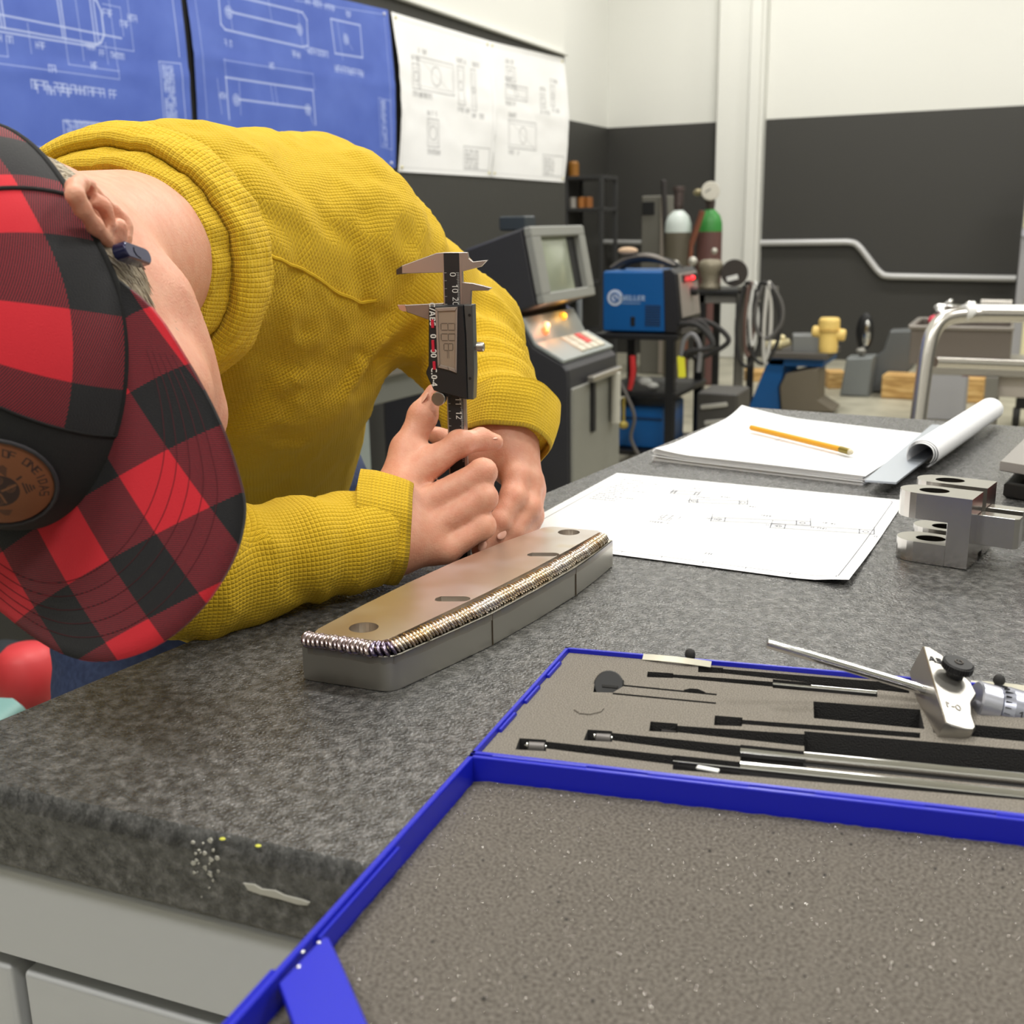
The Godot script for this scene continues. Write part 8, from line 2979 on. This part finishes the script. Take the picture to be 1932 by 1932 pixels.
	for h in [[ym + 0.045, yt - 0.004], [0.06, ym - 0.02]]:
		var pn := MB.new()
		pn.box(Transform3D(Basis(), Vector3(d0 + 0.53 if h[0] < 1.0 else d0 + 0.503, (h[0] + h[1]) / 2, dz - 0.02)), Vector3(0.93 if h[0] < 1.0 else 0.994, h[1] - h[0], 0.03), 0.006)
		obj("panel", pn, mat(c8(232, 226, 186), 0.45), cu)
	var cr := MB.new()
	cr.box(Transform3D(Basis(), Vector3(d0 + 0.5, ym + 0.012, dz - 0.01)), Vector3(1.0, 0.05, 0.03), 0.006)
	obj("cross_strip", cr, mat(c8(188, 188, 198), 0.4), cu)

func shop_clutter() -> void:
	# conduit along the back wall with an offset, and the pipe with a valve
	var c := MB.new()
	c.tube([Vector3(-2.1758, 0.9976, -9.96)] + bend([Vector3(-1.439, 1, -9.96), Vector3(-1.3718, 0.9861, -9.96), Vector3(-1.3161, 0.9368, -9.96)], 5) + bend([Vector3(-1.1833, 0.7719, -9.96), Vector3(-1.1281, 0.7274, -9.96), Vector3(-1.058, 0.7165, -9.96)], 5) + [Vector3(-0.1068, 0.7002, -9.96)], 0.027, 12)
	single("conduit", c, mat(c8(196, 196, 196), 0.35, 0.3), "pale grey conduit with a slanted offset running along the black back wall", "conduit")
	var p := MB.new()
	p.tube([Vector3(-3.9498, 1.0293, -9.9), Vector3(-3.212, 1.0128, -9.9)], 0.022, 10)
	var pt := thing("air_pipe", "pale air pipe with a valve on the black wall behind the console", "pipe", Vector3(-3.5755, 1.0161, -9.9))
	obj("pipe", p, mat(c8(186, 186, 184), 0.35, 0.3), pt)
	var v := MB.new()
	v.ball(Vector3(-3.7408, 1.0282, -9.86), Vector3(0.05, 0.05, 0.04), Basis(), 14, 10)
	v.ball(Vector3(-3.7014, 1.0668, -9.84), Vector3(0.04, 0.022, 0.03), Basis(Vector3(0, 0, 1), 0.6), 12, 8)
	obj("valve", v, mat(c8(180, 176, 166), 0.35, 0.5), pt)
	# open shelf in the far corner
	var sz := -8.9
	var sx0: float = Vector2(-3.5678, 1.5505).x
	var sx1: float = Vector2(-3.2589, 1.5408).x
	var sh: float = Vector2(-3.4052, 1.5539).y
	var s := thing("corner_shelf", "dark open shelf rack in the far corner beyond the prints", "shelf", Vector3((sx0 + sx1) / 2, 0, sz - 0.2))
	for x in [sx0, sx1]:
		for z in [sz, sz - 0.35]:
			obj("upright", bars(MB.new(), [[Vector3(x, 0, z), Vector3(x, sh, z)]], 0.03), mat(c8(66, 66, 66), 0.5), s)
	for y in [sh, Vector2(-3.4053, 1.3008).y, 0.7, 0.3]:
		var b := MB.new()
		b.box(Transform3D(Basis(), Vector3((sx0 + sx1) / 2, y, sz - 0.175)), Vector3(sx1 - sx0 + 0.03, 0.03, 0.38), 0.003)
		obj("board", b, mat(c8(62, 62, 62), 0.5), s)
	var y2: float = Vector2(-3.4053, 1.3008).y + 0.016
	for q in [[Vector2(-3.5301, 1.3554).x, 0.03, c8(186, 180, 172), "pale jar on the middle board of the corner shelf"], [Vector2(-3.4531, 1.3537).x, 0.034, c8(196, 126, 60), "orange tin beside the pale jar on the corner shelf"], [Vector2(-3.391, 1.3523).x, 0.034, c8(176, 112, 56), "rust orange tin nearest the shelf's right end"]]:
		var j := MB.new()
		j.lathe(Transform3D(Basis(), Vector3(q[0], y2, sz - 0.06)), [Vector2(0, 0), Vector2(q[1], 0), Vector2(q[1], 0.07), Vector2(q[1] * 0.8, 0.085), Vector2(0, 0.085)], 18)
		single("tin", j, mat(q[2], 0.5), q[3], "tin")
	var oj := MB.new()
	oj.lathe(Transform3D(Basis(), Vector3(Vector2(-3.5338, 1.6349).x, sh + 0.016, sz - 0.08)), [Vector2(0, 0), Vector2(0.045, 0), Vector2(0.045, 0.1), Vector2(0.03, 0.12), Vector2(0, 0.12)], 18)
	single("amber_bottle", oj, mat(c8(150, 100, 34), 0.4), "amber bottle on top of the dark corner shelf", "bottle")
	# second bench behind the man
	var ty := 0.86
	var a := Vector3(-1.4236, 0.86, -2.2052)
	var b2 := Vector3(-1.403, 0.86, -2.5014)
	var dx := (b2 - a).normalized()
	var nn := Vector3(-1, 0, 0)
	var o := a - dx * 0.1
	var T := Transform3D(Basis(dx, Vector3.UP, dx.cross(Vector3.UP)), o)
	if (T.basis.z).x > 0: T.basis.z = -T.basis.z
	var t := thing("back_bench", "grey steel bench with square legs behind the man, along the black wall", "bench", o + dx * 0.7 + T.basis.z * 0.4 - Vector3(0, 0.86, 0))
	var top := MB.new()
	top.box(T * Transform3D(Basis(), Vector3(0.375, -0.014, 0.4)), Vector3(0.81, 0.028, 0.8), 0.004)
	obj("top", top, mat(c8(128, 124, 118), 0.4, 0.4), t)
	var rl := MB.new()
	rl.box(T * Transform3D(Basis(), Vector3(0.375, -0.062, 0.05)), Vector3(0.77, 0.068, 0.05), 0.004)
	obj("rail", rl, mat(c8(112, 114, 110), 0.5), t)
	var rl2 := MB.new()
	rl2.box(T * Transform3D(Basis(), Vector3(0.375, -0.062, 0.75)), Vector3(0.77, 0.068, 0.05), 0.004)
	obj("rail", rl2, mat(c8(112, 114, 110), 0.5), t)
	var lm := mat(c8(138, 148, 146), 0.5)
	for x in [0.155, 0.7]:
		for z in [0.045, 0.74]:
			obj("leg", bars(MB.new(), [[T * Vector3(x, -0.86, z), T * Vector3(x, -0.03, z)]], 0.052), lm, t)
	var low := MB.new()
	low.box(T * Transform3D(Basis(), Vector3(0.4, -0.62, 0.4)), Vector3(0.64, 0.02, 0.68), 0.003)
	obj("lower_shelf", low, mat(c8(70, 66, 60), 0.6), t)
	var bx := MB.new()
	bx.box(T * Transform3D(Basis(), Vector3(0.42, -0.505, 0.5)), Vector3(0.5, 0.2, 0.36), 0.01)
	single("dark_crate", bx, M.black_satin, "dark crate on the lower shelf of the bench behind the man", "crate")
	var vs := thing("grey_plate", "flat grey clamping plate lying on the bench behind the man", "plate", T * Vector3(0.36, 0.0, 0.2))
	var vm := MB.new()
	vm.box(T * Transform3D(Basis(), Vector3(0.4, 0.0135, 0.24)), Vector3(0.36, 0.026, 0.2), 0.004)
	obj("plate", vm, mat(c8(150, 148, 142), 0.35, 0.5), vs)
	var vb := MB.new()
	vb.box(T * Transform3D(Basis(), Vector3(0.34, 0.042, 0.3)), Vector3(0.2, 0.03, 0.1), 0.006)
	obj("jaw", vb, M.grey_cast, vs)
	var jr := MB.new()
	jr.lathe(T * Transform3D(Basis(), Vector3(0.24, 0.001, 0.42)), [Vector2(0, 0), Vector2(0.04, 0), Vector2(0.045, 0.02), Vector2(0.045, 0.09), Vector2(0.03, 0.105), Vector2(0.0, 0.106)], 20)
	single("grey_pot", jr, mat(c8(150, 156, 156), 0.4), "small grey pot at the back of the bench behind the man", "pot")
	var pk := MB.new()
	pk.ball(T * Vector3(0.13, 0.019, 0.1), Vector3(0.03, 0.018, 0.024), Basis(), 14, 10)
	single("pink_sponge", pk, mat(c8(206, 150, 140), 0.8), "small pink lump on the near corner of the bench behind the man", "sponge")
	# on the floor at the left: red drum, teal crate, dark bag
	var rd := Vector3(-1.3817, 0.5129, -1.1596)
	var r0 := thing("red_stool", "red padded stool on the floor behind the man's legs", "stool", Vector3(rd.x, 0, rd.z))
	var rm := MB.new()
	rm.lathe(Transform3D(Basis(), Vector3(rd.x, rd.y - 0.05, rd.z)), [Vector2(0, 0), Vector2(0.03, 0), Vector2(0.046, 0.02), Vector2(0.05, 0.05), Vector2(0.044, 0.085), Vector2(0.028, 0.1), Vector2(0, 0.102)], 28, true)
	obj("seat", rm, mat(c8(206, 58, 62), 0.5), r0)
	for i in 4:
		var lg := MB.new()
		var an := TAU * i / 4 + 0.4
		rod(lg, Vector3(rd.x + cos(an) * 0.11, 0, rd.z + sin(an) * 0.11), Vector3(rd.x + cos(an) * 0.03, rd.y - 0.045, rd.z + sin(an) * 0.03), 0.01, 10)
		obj("leg", lg, M.dark_steel, r0)
	var tq := Vector3(-1.228, 0.5645, -0.9609)
	var te := MB.new()
	te.box(Transform3D(Basis(Vector3.UP, 0.3), Vector3(tq.x - 0.05, tq.y / 2, tq.z)), Vector3(0.15, tq.y, 0.1), 0.02)
	single("teal_bin", te, mat(c8(130, 172, 168), 0.5), "pale teal bin on the floor at the left edge, in front of the red stool", "bin")
	var dk := MB.new()
	var dq := Vector3(-1.7522, 0.4149, -1.4156)
	dk.ball(Vector3(dq.x, dq.y * 0.5, dq.z), Vector3(0.16, dq.y * 0.52, 0.14), Basis(), 24, 14)
	single("dark_bag", dk, mat(c8(34, 38, 44), 0.8), "slack dark bag on the floor beyond the red stool", "bag")
